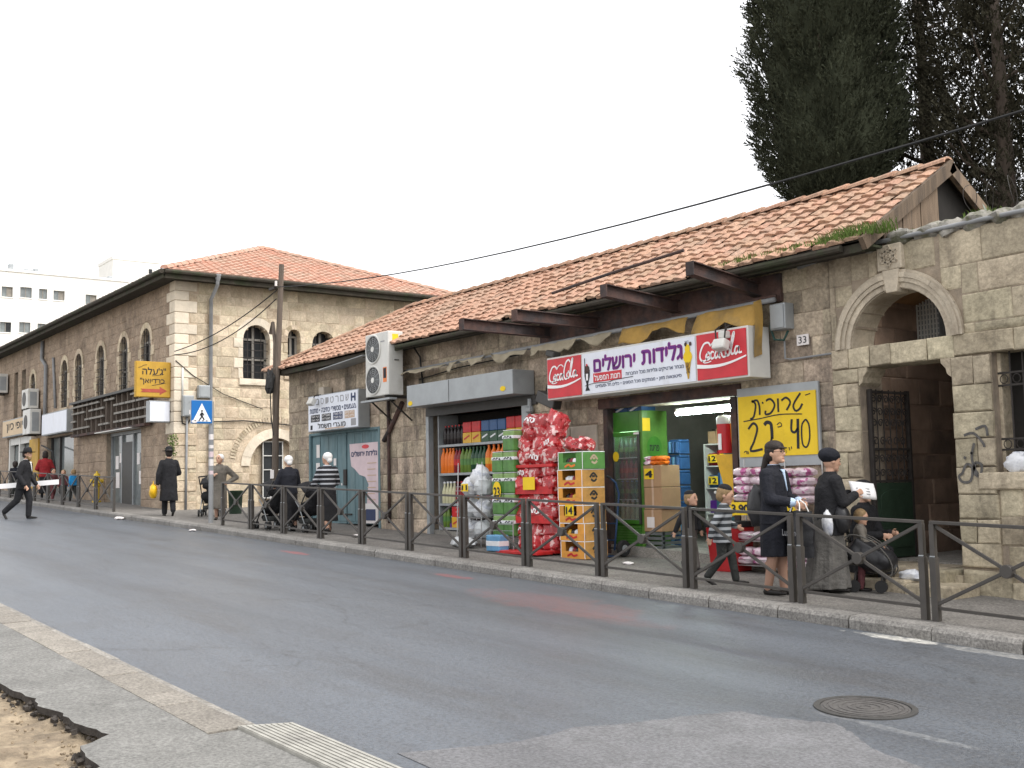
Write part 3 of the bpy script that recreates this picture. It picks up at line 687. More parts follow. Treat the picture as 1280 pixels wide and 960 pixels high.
def ridge_piece(p, q, r=.11):
    b = MB(); p = Vector(p); q = Vector(q); d = (q-p).normalized(); s = d.cross(Vector((0, 0, 1))).normalized(); up = s.cross(d); vs = []
    for (c, rr) in ((p, r*1.12), (q, r*.95)):
        for i in range(7):
            a = PI*i/6; vs.append(c + s*math.cos(a)*rr + up*(math.sin(a)*rr*.75 - .02))
    for i in range(7):
        a = PI*i/6; vs.append(p + s*math.cos(a)*r*.9 + up*(math.sin(a)*r*.6 - .02))
    b.add(vs, [(i, i+1, 8+i, 7+i) for i in range(6)] + [(14+i, 15+i, i+1, i) for i in range(6)])
    b.build('ridge_tile', 'tile', roof_o)
x = RXx
while x > HX + .2: ridge_piece((x, RY, RZ_ + .05), (x - .42, RY, RZ_ + .035)); x -= .39
hp, hq = Vector((HX, RY, RZ_ + .03)), Vector((LX, EY, EZ + .05)); n = 11
for i in range(n): ridge_piece(hq + (hp-hq)*(i/n), hq + (hp-hq)*((i+1.08)/n), .10)
# hip-end tiles on the far-left slope, not seen from the street
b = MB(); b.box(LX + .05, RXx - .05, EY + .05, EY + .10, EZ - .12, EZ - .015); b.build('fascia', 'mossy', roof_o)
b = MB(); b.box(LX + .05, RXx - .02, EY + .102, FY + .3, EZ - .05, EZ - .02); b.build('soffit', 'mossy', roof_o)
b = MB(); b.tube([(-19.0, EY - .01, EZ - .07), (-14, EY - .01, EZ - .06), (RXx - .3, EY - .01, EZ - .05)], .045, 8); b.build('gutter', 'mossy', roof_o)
# gable end in old planks
GXp = RXx
gab = MB(); gab.add([(GXp - .12, 11.5, 2.86), (GXp - .12, RY, RZ_ - .05), (GXp - .12, 14.94, 2.86)], [(0, 1, 2)]); gab.build('gable_lining', 'dark_void', roof_o)
yy = 11.75
for i in range(7):
    y2 = yy + .205; f = lambda y: EZ + (RZ_-EZ)*(1 - abs(y - RY)/(RY-EY)) - .1
    if i not in (6,):
        q = MB(); ox = random.uniform(-.012, .012)
        q.hexa([(GXp-.06+ox, yy+.005, 2.7), (GXp-.03+ox, yy+.005, 2.7), (GXp-.03+ox, y2-.005, 2.7), (GXp-.06+ox, y2-.005, 2.7),
                (GXp-.06+ox, yy+.005, f(yy)), (GXp-.03+ox, yy+.005, f(yy)), (GXp-.03+ox, y2-.005, f(y2)), (GXp-.06+ox, y2-.005, f(y2))])
        q.build('gable_plank', 'wood_grey', roof_o)
    yy = y2
for z in (3.05, 3.3):
    q = MB(); q.box(GXp-.1, GXp-.07, 13.2, 14.3, z, z + .06); q.build('slat', 'wood_grey', roof_o)
def barge(y0, z0, y1, z1, nm):
    q = MB(); d = Vector((0, y1-y0, z1-z0)).normalized(); nn = Vector((0, -d.z, d.y)); A = Vector((GXp-.02, y0, z0)); B = Vector((GXp-.02, y1, z1)); e = Vector((.07, 0, 0))
    q.hexa([A - nn*.10, A - nn*.10 + e, B - nn*.10 + e, B - nn*.10, A + nn*.06, A + nn*.06 + e, B + nn*.06 + e, B + nn*.06]); q.build(nm, 'wood_grey', roof_o)
barge(11.25, 2.83, 13.26, 4.1, 'bargeboard'); barge(13.2, 4.06, 15.1, 2.86, 'bargeboard')
q = MB(); q.grid(lambda u, v: (GXp + .12 + .1*v, 13.75 + .75*u, 3.62 - .5*u - .45*v + .03*math.sin(6*v)), 4, 4); pm('tin_green', (.16, .2, .17), .6, .3, 5, .2, 20); q.build('tin_flap', 'tin_green', roof_o)

# --- rusty I-beams sticking out over the pavement
for i, (bx, yt, zt, lab) in enumerate(((-14.73, 9.95, 2.60, 'above the grey shutter box'), (-13.5, 10.09, 2.59, 'over the tall stack of red bags'), (-11.69, 10.31, 2.71, 'above the middle of the ice cream sign'), (-10.15, 10.45, 2.78, 'at the gateway end of the ice cream sign'))):
    t = thing('steel_beam', 'rusty brown steel beam jutting from the wall ' + lab, 'beam', (bx, FY, 2.6), group='rusty beams over the pavement', world=True)
    zw = 2.58; hh = .09
    for (nm, w_, za, zb) in (('flange', .07, hh - .012, hh), ('web', .012, -hh + .012, hh - .012), ('flange', .07, -hh, -hh + .012)):
        q = MB(); q.hexa([(bx-w_, yt, zt+za), (bx+w_, yt, zt+za), (bx+w_, FY + .1, zw+za), (bx-w_, FY + .1, zw+za), (bx-w_, yt, zt+zb), (bx+w_, yt, zt+zb), (bx+w_, FY + .1, zw+zb), (bx-w_, FY + .1, zw+zb)])
        q.build(nm, 'rust', t)
    q = MB(); q.box(bx - .07, bx + .07, yt - .012, yt, zt - hh, zt + hh); q.build('end_plate', 'rust', t)
b = MB(); b.box(-15.0, -9.75, FY - .06, FY - .002, 2.40, 2.78); b.build('steel_lintel', 'rust', shop)
b = MB(); b.box(-13.55, -10.55, FY - .05, FY - .003, 1.20, 1.36); b.build('door_lintel', 'rust', shop)
# pole lying on the roof over the beams
t = tag(MB().tube([(-12.9, 10.35, 2.86), (-11.7, 10.42, 2.96), (-10.4, 10.6, 3.08), (-9.9, 10.62, 3.0)][0:3], .022, 6).build('iron_rod', 'rust'), 'thin rusty rod resting across two of the steel beams', 'rod')
# awning tube, conduit and torn canvas
t = thing('torn_awning', 'torn orange canvas awning hanging from a pipe above the shop sign', 'awning', (-14, 11.6, 2.3), world=True)
MB().tube([(-19.3, 11.62, 2.34), (-15, 11.60, 2.36), (-9.72, 11.58, 2.40)], .035, 8).build('roller_pipe', 'pipe_grey', t, smooth=True)
MB().tube([(-14.4, 11.66, 2.40), (-9.75, 11.64, 2.46)], .022, 8).build('conduit', 'rust', t, smooth=True)
def cloth(x0, x1, zt, zb, y, yb, mat, nm='canvas', rag=.08, seed=0):
    b = MB(); nu = max(8, int((x1-x0)*10)); nv = 6
    def fn(u, v):
        x = x0 + (x1-x0)*u; low = zb + rag*noise.noise((x*2.3 + seed, seed*.7, 0)) + rag*.5*noise.noise((x*7 + seed, 0, 0))
        z = zt + (low - zt)*v; return (x, y + (yb-y)*v + .035*noise.noise((x*3, v*2, seed)) - .008*math.sin(PI*v), z)
    b.grid(fn, nu, nv); o = b.build(nm, mat, t, smooth=True); md = o.modifiers.new('s', 'SOLIDIFY'); md.thickness = .004; return o
cloth(-11.12, -9.95, 2.39, 2.12, 11.56, 11.44, 'canvas', seed=1, rag=.16)
cloth(-12.7, -11.3, 2.38, 2.14, 11.56, 11.46, 'canvas', seed=5, rag=.18)
cloth(-15.0, -12.95, 2.37, 2.27, 11.57, 11.52, 'canvas_pale', seed=9, rag=.2)
cloth(-17.6, -15.1, 2.35, 2.27, 11.58, 11.54, 'canvas_pale', seed=13, rag=.2)
cloth(-19.2, -17.7, 2.34, 2.26, 11.58, 11.45, 'canvas_pale', seed=17, rag=.06)
b = MB(); b.grid(lambda u, v: (-9.92 + .02*math.sin(5*v), 11.38 + .16*u, 2.38 - .74*v + .05*u), 3, 8); b.build('canvas_strip', 'canvas', t, smooth=True)

# --- cables and small fittings on the facade
def wire(name, pts, label, r=.012, mat='cable', sag=0):
    return tag(MB().tube(pts, r, 5).build(name, mat), label, 'cable')
wire('cable', [(-18.9, 11.72, 2.15), (-17.5, 11.70, 2.25), (-15.5, 11.72, 2.3)], 'black cable tacked along the wall above the grey shutter box')
t = thing('electrical_box', 'grey electrical box on the stone wall beside the shop sign', 'electrical box', (-9.7, 11.75, 2.0), world=True)
MB().box(-9.84, -9.58, 11.60, 11.79, 2.0, 2.35).build('box', 'metal_grey', t, bevel=.015); MB().box(-9.82, -9.60, 11.585, 11.598, 2.02, 2.33).build('lid', 'metal_grey', t, bevel=.005)
pm('hose_green', (.02, .06, .05), .5, .1)
MB().tube([(-9.86, 11.70, 2.30), (-9.90, 11.68, 2.05), (-9.82, 11.66, 1.88), (-9.68, 11.68, 1.86), (-9.62, 11.7, 1.98)], .016, 6).build('cable_loop', 'hose_green', t, smooth=True)
t = thing('house_number', 'small pale plate with house number 33 on the wall', 'house number', (-9.43, FY - .03, 1.8), world=True)
MB().box(-9.53, -9.34, FY - .045, FY - .028, 1.77, 1.91).build('plate', 'paper', t); lettering('33', 'ink', t, -9.50, -9.37, 1.795, 1.885, FY - .049, 'number')
t = tag(MB().tube([(-9.72, FY - .06, 1.86), (-9.72, FY - .06, 1.62), (-9.62, FY - .06, 1.60), (-8.98, FY - .05, 1.61)], .014, 6).build('conduit_pipe', 'pipe_grey'), 'thin grey conduit running under the house number to the arch', 'pipe')
# ================================================================== GATEWAY WALL
gate_t = thing('stone_gateway', 'pale stone wall with a round arched gateway and carved star', 'gateway', (-8, FY, SZ(-8, FY)), world=True)
FG = Street(FY - .012)
AC, AZ, AR = -8.03, 1.63, .68
H_GATE = (-8.6, -7.33, ZB, 1.40); H_WIN = (-6.84, -5.5, .05, 1.40)
gh = [H_GATE, H_WIN] + arch_holes(AC, AZ - .01, AR + .02, 13)
gw = wall_back(FG, (-8.995, -2.5, ZB, 2.86), gh, 'mortar', gate_t, .45, 'wall')
ring = (AC - .88, AC + .88, AZ, AZ + .55); ring2 = (AC - .62, AC + .62, AZ + .55, AZ + .86); lint = (-8.99, -2.5, 1.385, 1.645); emb = (-8.26, -7.90, 2.46, 2.85)
jl = (-8.99, -8.6, -1.3, 1.385); jr = (-7.33, -6.84, -1.3, 1.385)
rg = courses((-8.99, -2.5, -1.1, 2.85), (.28, .36), (.45, .95), [H_GATE, H_WIN, lint, ring, ring2, emb, jl, jr, (-6.84, -5.4, -.1, .05)])
lay(FG, rg, 'stone_gate', gw, 300)
# jamb stones left and right of the gate
random.seed(21)
z = -1.05; i = 0
for (u0, u1, side) in ((-8.99, -8.6, 0), (-7.33, -6.84, 1)):
    z = -1.02; i = 0
    while z < 1.36:
        h = min(random.uniform(.23, .33), 1.382 - z)
        if 1.382 - z - h < .12: h = 1.382 - z
        if i % 3 == 1: m_ = u0 + (u1-u0)*random.uniform(.35, .65); cuts = [(u0, m_), (m_, u1)]
        else: cuts = [(u0, u1)]
        for a, c in cuts: stone_mb(FG, a + .006, c - .006, z + .006, z + h - .006, pr=.035 + .008*(i % 2), d0=-.3).build('jamb_stone', 'stone_gate', gw)
        z += h; i += 1
# corbels under the lintel in the gate opening
for s, u in ((1, -8.6), (-1, -7.33)):
    b = MB(); pts = [(u, 1.384), (u + s*.13, 1.384), (u + s*.125, 1.33), (u + s*.07, 1.27), (u + s*.05, 1.2), (u, 1.16)]
    b.extr([(a, FY - .04, c) for a, c in pts], (0, .38, 0)); b.build('corbel', 'stone_gate', gw)
random.seed(5)
# lintel band
us = [-8.99, -8.74, -8.42, -8.12, -7.62, -7.28, -6.55, -5.7, -4.6, -3.6, -2.5]
for a, c in zip(us[:-1], us[1:]): stone_mb(FG, a + .005, c - .005, 1.392, 1.638, pr=.04, d0=-.42, ch=.012).build('lintel_stone', 'stone_gate', gw)
# window sill
for a, c in ((-7.05, -6.0), (-5.99, -5.0)): stone_mb(FG, a, c - .01, -.14, .047, pr=.06, d0=-.35).build('sill_stone', 'stone_gate', gw)
# arch: moulded rings
P0 = [(AC - .655*math.cos(PI*k/24), AZ + .012 + .655*math.sin(PI*k/24)) for k in range(25)] + [(AC + .70*math.cos(PI*k/24), AZ + .012 + .70*math.sin(PI*k/24)) for k in range(25)]
arch = MB().extr([(u, FY - .02, z) for u, z in P0], (0, .44, 0)).build('arch', 'carved', gate_t)
voussoirs(FG, AC, AZ + .012, .745, .88, 7, 'carved', arch, pr=.055, gap=.008)
voussoirs(FG, AC, AZ + .012, .675, .75, 7, 'carved', arch, pr=.028, gap=.008)
voussoirs(FG, AC, AZ + .012, .80, .845, 7, 'carved', arch, pr=.072, gap=.008)
b = MB(); b.extr([(AC - .075, FY - .10, AZ + .62), (AC + .075, FY - .10, AZ + .62), (AC + .12, FY - .10, AZ + .90), (AC - .12, FY - .10, AZ + .90)], (0, .25, 0)); b.build('keystone', 'carved', arch, bevel=.012)
em = MB().box(-8.21, -7.87, FY - .10, FY - .005, 2.53, 2.845).build('emblem', 'carved', gate_t, bevel=.015)
ex, ez = -8.04, 2.69
def star(a0, r=.135):
    P = [(ex + r*math.sin(a0 + 2*PI*k/3), ez + r*math.cos(a0 + 2*PI*k/3)) for k in range(3)]; b = MB()
    for k in range(3):
        (ax, az), (bx, bz) = P[k], P[(k+1) % 3]; d = Vector((bx-ax, 0, bz-az)).normalized(); n_ = Vector((d.z, 0, -d.x))*.011
        A = Vector((ax, FY - .118, az)); B = Vector((bx, FY - .118, bz)); th = Vector((0, .02, 0))
        b.hexa([A - n_, B - n_, B - n_ + th, A - n_ + th, A + n_, B + n_, B + n_ + th, A + n_ + th])
    b.build('star_triangle', 'carved', em)
star(0); star(PI)
for k in range(6):
    a = 2*PI*k/6; MB().ball((ex + .032*math.sin(a), FY - .105, ez + .032*math.cos(a)), (.02, .014, .02), 8, 5).build('petal', 'carved', em, smooth=True)
MB().ball((ex, FY - .108, ez), (.016, .014, .016), 8, 5).build('petal', 'carved', em, smooth=True)
# cornice pipe and rough coping stones
MB().tube([(-9.45, FY - .05, 2.80), (-8.6, FY - .07, 2.90), (-7, FY - .07, 2.905), (-2.6, FY - .07, 2.90)], .028, 8).build('cornice_pipe', 'pipe_grey', gate_t, smooth=True)
random.seed(11)
x = -8.55
while x > -9 and x < -2.6:
    L = random.uniform(.25, .5); h = random.uniform(.08, .15); b = MB(); b.ball((x + L/2, FY + .14, 2.86 + h*.45), (L*.55, .25, h), 14, 9)
    b.v = [(px + .07*noise.noise((px*6, py*6, pz*6)), py + .06*noise.noise((px*7 + 9, py*7, pz*7)), pz + .07*noise.noise((px*6, py*6 + 5, pz*7))) for px, py, pz in b.v]
    b.build('coping_stone', 'rock', gate_t, smooth=35); x += L*.92
# footing and steps
x = -9.0
while x < -3:
    L = random.uniform(.35, .7); stone_mb(Street(FY - .10 - random.uniform(0, .06)), x, x + L - .02, SZ(x, FY) - .2, SZ(x, FY) + random.uniform(.16, .26), pr=.03, d0=-.2, ch=.04, jit=.02).build('footing_stone', 'stone_gate', gw); x += L
st = thing('stone_steps', 'worn uneven stone steps below the gateway', 'steps', (-8, 11.4, SZ(-8, 11.4)), world=True)
for (y0, y1, h, xa, xb) in ((11.12, 11.62, .12, -8.75, -7.0), (11.45, 12.3, .24, -8.55, -7.35)):
    x = xa
    while x < xb - .1:
        L = min(random.uniform(.4, .65), xb - x); b = MB(); j = random.uniform(-.03, .03)
        z0 = SZ(x, y0)
        b.box(x + .008, x + L - .008, y0 + j, y1, z0 - .1, z0 + h + random.uniform(-.01, .01)); b.build('step_stone', 'stone_gate', st, bevel=.025); x += L
# passage
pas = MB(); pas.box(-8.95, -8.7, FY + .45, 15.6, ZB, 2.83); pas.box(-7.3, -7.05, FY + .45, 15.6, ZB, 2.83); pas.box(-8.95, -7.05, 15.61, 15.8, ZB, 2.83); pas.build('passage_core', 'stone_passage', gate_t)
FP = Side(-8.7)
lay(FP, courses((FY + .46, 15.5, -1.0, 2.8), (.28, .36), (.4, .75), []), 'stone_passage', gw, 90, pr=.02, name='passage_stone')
MB().box(-8.95, -7.05, 12.9, 15.6, 2.84, 2.95).build('passage_shade_cover', 'mossy', gate_t)  # cover added to hold back sky light so the passage stays dark
slab('passage_floor', -8.68, -7.32, 12.32, 15.6, KH + .25, .4, 'concrete')
# wire cage with air conditioner in the passage
t = thing('caged_unit', 'white air conditioner behind a square wire cage inside the archway', 'air conditioner', (-8.55, 13.3, 1.82), world=True)
MB().box(-8.68, -8.38, 13.24, 13.55, 1.83, 2.36).build('casing', 'metal_grey', t)
for k in range(7): u = -8.67 + .28*k/6; MB().box(u - .008, u + .008, 13.18, 13.2, 1.82, 2.37).build('bar', 'metal_white', t)
for k in range(9): z = 1.83 + .53*k/8; MB().box(-8.685, -8.375, 13.202, 13.22, z - .008, z + .008).build('bar', 'metal_white', t)
b = MB(); b.hexa([(-8.69, 12.5, 2.30), (-8.69, 13.6, 2.30), (-8.0, 13.6, 2.55), (-8.0, 12.5, 2.55), (-8.69, 12.5, 2.32), (-8.69, 13.6, 2.32), (-8.0, 13.6, 2.57), (-8.0, 12.5, 2.57)]); 
pm('rust_tin', (.30, .17, .08), .8, .3, 4, .2, 20); b.build('tin_sheet', 'rust_tin', gate_t)
# iron gate leaf, swung inwards
t = thing('iron_gate', 'dark green iron gate leaf with scrollwork standing open', 'gate', (-8.535, 11.86, SZ(-8.6, 12)+.25), 0)
zb = 0.02; zt = 2.12; Lg = .78; pz = .95
def gbar(a, c, r=.012, nm='bar'): MB().cyl(a, c, r, n=6).build(nm, 'iron', t)
def gp(y, z, x=0): return (x - .02 + .0*y, .05 + y, z)
MB().box(-.04, 0, .05, .05 + Lg, zb, pz).build('panel', 'green_gate', t); 
MB().box(0.0, .016, .12, .05 + Lg - .07, zb + .12, zb + .38).build('panel_moulding', 'green_gate', t, bevel=.01)
b = MB(); P = [(.13, zb + .46), (Lg - .03, zb + .46), (Lg - .03, pz - .2)] + [((.13 + Lg - .03)/2 + (Lg - .16)/2*math.cos(a), pz - .2 + .12*math.sin(a)) for a in [PI*k/8 for k in range(1, 8)]] + [(.13, pz - .2)]
b.extr([(0, y, z) for y, z in P], (.014, 0, 0)); b.build('panel_moulding', 'green_gate', t, bevel=.006)
for y in (0.0, Lg): MB().box(-.05, .005, .03 + y, .07 + y, 0, zt).build('stile', 'iron', t)
for z in (pz + .02, pz + .42, zt - .03): MB().box(-.045, 0, .07, .03 + Lg, z - .015, z + .015).build('cross_rail', 'iron', t)
for k in range(1, 6): y = Lg*k/6; gbar(gp(y, pz), gp(y, zt), .009)
def scroll(cy, cz, r, s=1, turns=1.3):
    P = [];
    for i in range(18):
        a = 2*PI*turns*i/17; rr = r*(1 - .75*i/17); P.append((-.02, .05 + cy + s*rr*math.cos(a), cz + rr*math.sin(a)))
    MB().tube(P, .008, 5).build('scroll', 'iron', t)
for k in range(6):
    y = Lg*(k + .5)/6
    for z, s in ((pz + .12, 1), (pz + .30, -1), (zt - .12, 1), (zt - .28, -1), (zt - .42, 1)): scroll(y, z, .055, s if k % 2 else -s)
for k in range(5): y = Lg*(k + .6)/5.6; scroll(y, pz + .52, .06, 1 if k % 2 else -1)
# barred window on the right
gwin = MB().box(-6.86, -5.45, FY + .30, FY + .33, .0, 1.45).build('window', 'dark_void', gate_t)
for u in (-6.83, -5.5): MB().box(u - .03, u + .03, FY + .1, FY + .29, .05, 1.39).build('frame', 'stone_gate', gwin)
for k in range(1, 9): u = -6.84 + 1.34*k/9; MB().cyl((u, FY + .1, .05), (u, FY + .1, 1.4), .011, n=6).build('bar', 'iron', gwin)
for z in (.30, .42, 1.02, 1.16): MB().box(-6.84, -5.5, FY + .092, FY + .108, z - .011, z + .011).build('bar', 'iron', gwin)
for k in range(8):
    for z in (.36, 1.09):
        P = [(-6.77 + 1.34*k/9 + .045*math.cos(a), FY + .1, z + .05*math.sin(a)) for a in [2*PI*i/10 for i in range(11)]]; MB().tube(P, .006, 4).build('ring', 'iron', gwin)
# crumpled bag on the sill
def crumple(c, r, seed, n=16, k=10, amp=.35):
    b = MB(); b.ball((0, 0, 0), 1.0, n, k); vs = []
    for p in b.v:
        v = Vector(p); f = 1 + amp*noise.noise(v*2.2 + Vector((seed, 0, 0))) + amp*.5*noise.noise(v*6 + Vector((0, seed, 0)))
        vs.append((c[0] + v.x*f*r[0], c[1] + v.y*f*r[1], max(c[2] + v.z*f*r[2], c[2] - r[2]*.85)))
    b.v = vs; return b
tag(crumple((-6.62, FY - .0, .047 + .10), (.15, .06, .12), 3).build('plastic_bag', 'p_bagwhite', smooth=50), 'crumpled white plastic bag left on the barred window sill', 'bag')
tag(crumple((-7.72, 11.35, SZ(-7.7, 11.35) + .18), (.15, .09, .07), 8).build('plastic_bag', 'p_bagwhite', smooth=50), 'white plastic bag lying on the gateway steps', 'bag')
# spray-painted scribble on the pier
pm('spray', (.10, .095, .09), .9, .4, 20, 0)
T = lambda u, v: (-7.32 + .48*u, FY - .062, -.05 + .62*v)
strokes([[(.55, .95), (.8, 1), (.85, .82)], [(.25, .85), (.5, .88), (.72, .7), (.75, .62)], [(.5, .7), (.42, .45), (.5, .2), (.7, .05), (.95, .1)], [(.15, .15), (.28, .32), (.42, .25), (.36, .02), (.15, 0), (.06, .1), (.15, .15)], [(.5, .35), (.66, .3), (.6, .1), (.46, .16), (.5, .35)], [(.22, .42), (.26, .46)], [(.4, .5), (.43, .54)]], 'spray', gate_t, T, .03, name='graffiti', th=.002)
# grass on the eaves and the wall top
def tuft(name, pts, label, hgt=.16, n=120, spread=.12):
    b = MB()
    for (x, y, z, k) in pts:
        for i in range(int(n*k)):
            a = random.uniform(0, 2*PI); r = spread*math.sqrt(random.random())*1.6; px, py = x + r*math.cos(a)*1.6, y + r*math.sin(a)*.5
            h = hgt*k*random.uniform(.5, 1.2); dx, dy = random.uniform(-.5, .5)*h, random.uniform(-.6, .2)*h; wv = .006
            b.add([(px - wv, py, z), (px + wv, py, z), (px + dx*.5 + wv*.7, py + dy*.5, z + h*.65), (px + dx*.5 - wv*.7, py + dy*.5, z + h*.65), (px + dx, py + dy, z + h*.85)], [(0, 1, 2, 3), (3, 2, 4)])
    return tag(b.build(name, 'grass'), label, 'grass', kind='stuff')
tuft('eaves_grass', [(-8.25, 11.32, 2.92, 1.2), (-8.5, 11.34, 2.9, 1.1), (-8.05, 11.5, 2.95, 1.1), (-8.9, 11.34, 2.92, .7), (-9.35, 11.36, 2.93, .6), (-9.9, 11.36, 2.94, .6), (-10.2, 11.36, 2.94, .5), (-10.5, 11.37, 2.93, .4)], 'bright green grass growing along the tiled eaves near the gateway')
tuft('wall_grass', [(-7.6, 11.95, 2.95, .5), (-6.95, 11.95, 2.98, .7), (-7.9, 11.9, 2.94, .5)], 'small tufts of grass between the coping stones')
# coil of wire on the wall top
P = []
for i in range(260):
    a = i*.42; P.append((-7.2 + 4.4*i/259 + .03*math.sin(a*1.7), 12.05 + .20*math.cos(a), 3.20 + .22*math.sin(a)))
tag(MB().tube(P, .004, 4).build('razor_wire', 'iron'), 'coil of razor wire along the gateway wall top', 'wire')

# ================================================================== CORNER BUILDING (two storeys, hipped roof)
random.seed(31)
CX, CY, CZT = -30.65, 11.0, 5.98
cb = thing('corner_building', 'two storey corner building of pale stone with red hipped roof', 'building', (CX, CY, SZ(CX, CY)), world=True)
FL = Street(CY); FR = Side(CX)
XE = -58.0; YE = 20.4
# windows of the street side: centre, half width, bottom, springing
SW = [(-33.05, .42, 3.15, 4.5), (-35.15, .42, 3.15, 4.5), (-37.55, .42, 3.15, 4.5), (-40.1, .42, 3.15, 4.5), (-41.9, .40, 3.15, 4.48), (-46.4, .36, 3.55, 4.45)]
sh = []
for c, hw, z0, zs in SW: sh += [(c-hw, c+hw, z0, zs)] + arch_holes(c, zs, hw, 5)
sh += [(-36.85, -33.45, -2, 1.95), (-44.2, -40.6, -2, 2.15), (-50.4, -46.6, -2, 2.4), (-49.6, -48.9, 2.9, 5.1), (-48.3, -47.6, 2.9, 5.1)]
core = wall_back(FL, (XE, CX - .002, -2, CZT), sh, 'mortar', cb, .4, 'street_wall')
b = MB(); random.seed(77)
for r in courses((XE, CX - .38, -.5, CZT), (.27, .33), (.4, .75), sh): stone_mb(FL, *r, pr=.012 + random.uniform(-.004, .006), mb=b)
tag(b.build('stonework', 'stone_brown', core), kind='stuff')
def arched_window(F, parent, c, hw, z0, zs, core_, nv=5, bars=True, surround='stone_brown', ring=.16, dq=0.):
    g = MB(); pts = [(c-hw, z0), (c+hw, z0)] + [(c + hw*math.cos(PI*k/8), zs + hw*math.sin(PI*k/8)) for k in range(9)]
    g.extr([F.p(u, z, -.305 + dq*.8) for u, z in pts], Vector(F.p(0, 0, -.32)) - Vector(F.p(0, 0, -.30)))
    wdw = g.build('window', 'glass_dark', parent)
    def bar(u0, u1, za, zb, d0, d1, nm, mt):
        d0 += dq*.8; d1 += dq*.8
        P = [F.p(u0, za, d0), F.p(u1, za, d0), F.p(u1, za, d1), F.p(u0, za, d1), F.p(u0, zb, d0), F.p(u1, zb, d0), F.p(u1, zb, d1), F.p(u0, zb, d1)]
        MB().hexa(P).build(nm, mt, wdw)
    bar(c-.035, c+.035, z0, zs + hw*.9, -.29, -.24, 'mullion', 'win_frame')
    for s in (-1, 1): bar(c + s*(hw-.035) - .035, c + s*(hw-.035) + .035, z0, zs, -.29, -.235, 'frame', 'win_frame')
    bar(c-hw, c+hw, zs - .03, zs + .03, -.288, -.23, 'transom', 'win_frame'); bar(c-hw, c+hw, (z0+zs)/2 - .025, (z0+zs)/2 + .025, -.287, -.235, 'transom', 'win_frame')
    if bars:
        n = 4
        for k in range(1, n): u = c - hw + 2*hw*k/n; bar(u-.009, u+.009, z0, zs + hw*math.sqrt(max(0, 1 - ((u-c)/hw)**2)), -.16, -.142, 'grille_bar', 'iron')
        for k in range(1, 6): z = z0 + (zs-z0)*k/5.5; bar(c-hw, c+hw, z-.009, z+.009, -.14, -.122, 'grille_bar', 'iron')
    voussoirs(F, c, zs, hw, hw + ring, nv, surround, wdw, pr=.035, d0=-.26)
    z = z0; i = 0
    while z < zs - .05:
        h = min(.3, zs - z); L = .14 + .14*(i % 2)
        for s in (-1, 1):
            u0, u1 = (c - hw - L, c - hw) if s < 0 else (c + hw, c + hw + L)
            stone_mb(F, u0, u1, z + .005, z + h - .005, pr=.034, d0=-.26).build('surround_stone', surround, wdw)
        z += h; i += 1
    stone_mb(F, c - hw - .12, c + hw + .12, z0 - .2, z0 - .005, pr=.07, d0=-.26).build('sill', surround, wdw)
    return wdw
for c, hw, z0, zs in SW: arched_window(FL, cb, c, hw, z0, zs, core, surround='stone_light', dq=.2)
for a, c in ((-49.6, -48.9), (-48.3, -47.6)):
    MB().box(a, c, CY + .25, CY + .28, 2.9, 5.1).build('shutter', 'iron', cb)
# side wall to the lane
RW = [(13.42, .42, 3.28, 4.46), (14.62, .21, 3.5, 4.62), (15.6, .39, 3.3, 4.44)]
ADY, ADZ, ADR = 14.03, .75, .82
rh = [(ADY - ADR, ADY + ADR, -2, ADZ)] + arch_holes(ADY, ADZ, ADR, 9)
for c, hw, z0, zs in RW: rh += [(c-hw, c+hw, z0, zs)] + arch_holes(c, zs, hw, 5)
core2 = wall_back(FR, (CY + .002, YE, -2, CZT), rh, 'mortar_light', cb, .4, 'lane_wall')
quo = []; z = -.6; i = 0
while z < CZT - .05:
    h = min(random.uniform(.27, .36), CZT - z); quo.append((z, h, (.62, .38)[i % 2], (.40, .64)[i % 2])); z += h; i += 1
for z, h, ly, lx in quo:
    m_ = 'stone_quoin' if z > 1.6 else 'stone_light'
    b = MB(); b.box(CX - lx, CX + .035, CY - .035, CY + ly, z + .006, z + h - .006); b.build('quoin', m_, core2, bevel=.018)
random.seed(41)
rr = courses((CY + .02, YE, -.6, CZT), (.25, .34), (.32, .66), rh + [(CY - 1, CY + ly + .012, z, z + h) for z, h, ly, lx in quo])
lay(FR, rr, 'stone_light', core2, 300, key=lambda r: r[0] + (3 if r[3] < 3.0 and r[0] > 14.9 else 0), vis=lambda r: r[3] > -.5, pr=.016)
for i, (c, hw, z0, zs) in enumerate(RW): arched_window(FR, cb, c, hw, z0, zs, core2, nv=(7, 5, 7)[i], surround='stone_light' if i else 'stone_quoin', ring=.2 if i != 1 else .12, bars=i != 1)
# arched doorway in the lane, half walled up
ad = MB(); P0 = [(ADY - (ADR-.02)*math.cos(PI*k/16), ADZ + (ADR-.02)*math.sin(PI*k/16)) for k in range(17)] + [(ADY + ADR - .02, -.9), (ADY - ADR + .02, -.9)]
ad.extr([(CX - .22, u, z) for u, z in P0], (-.05, 0, 0)); ado = ad.build('walled_doorway', 'stone_light', cb)
voussoirs(FR, ADY, ADZ, ADR, ADR + .26, 11, 'stone_quoin', ado, pr=.05, d0=-.21)
voussoirs(FR, ADY, ADZ, ADR + .46, ADR + .62, 44, 'stone_light', ado, pr=.03, d0=-.03, name='arch_brick', gap=.05, a0=.15, a1=PI - .15)
MB().box(CX - .21, CX - .12, 13.68, 14.3, -.2, 1.45).build('grille_pane', 'glass_dark', ado)
for k in range(5): MB().box(CX - .115, CX - .08, 13.66, 14.32, -.2 + .41*k, -.175 + .41*k).build('frame', 'metal_white', ado)
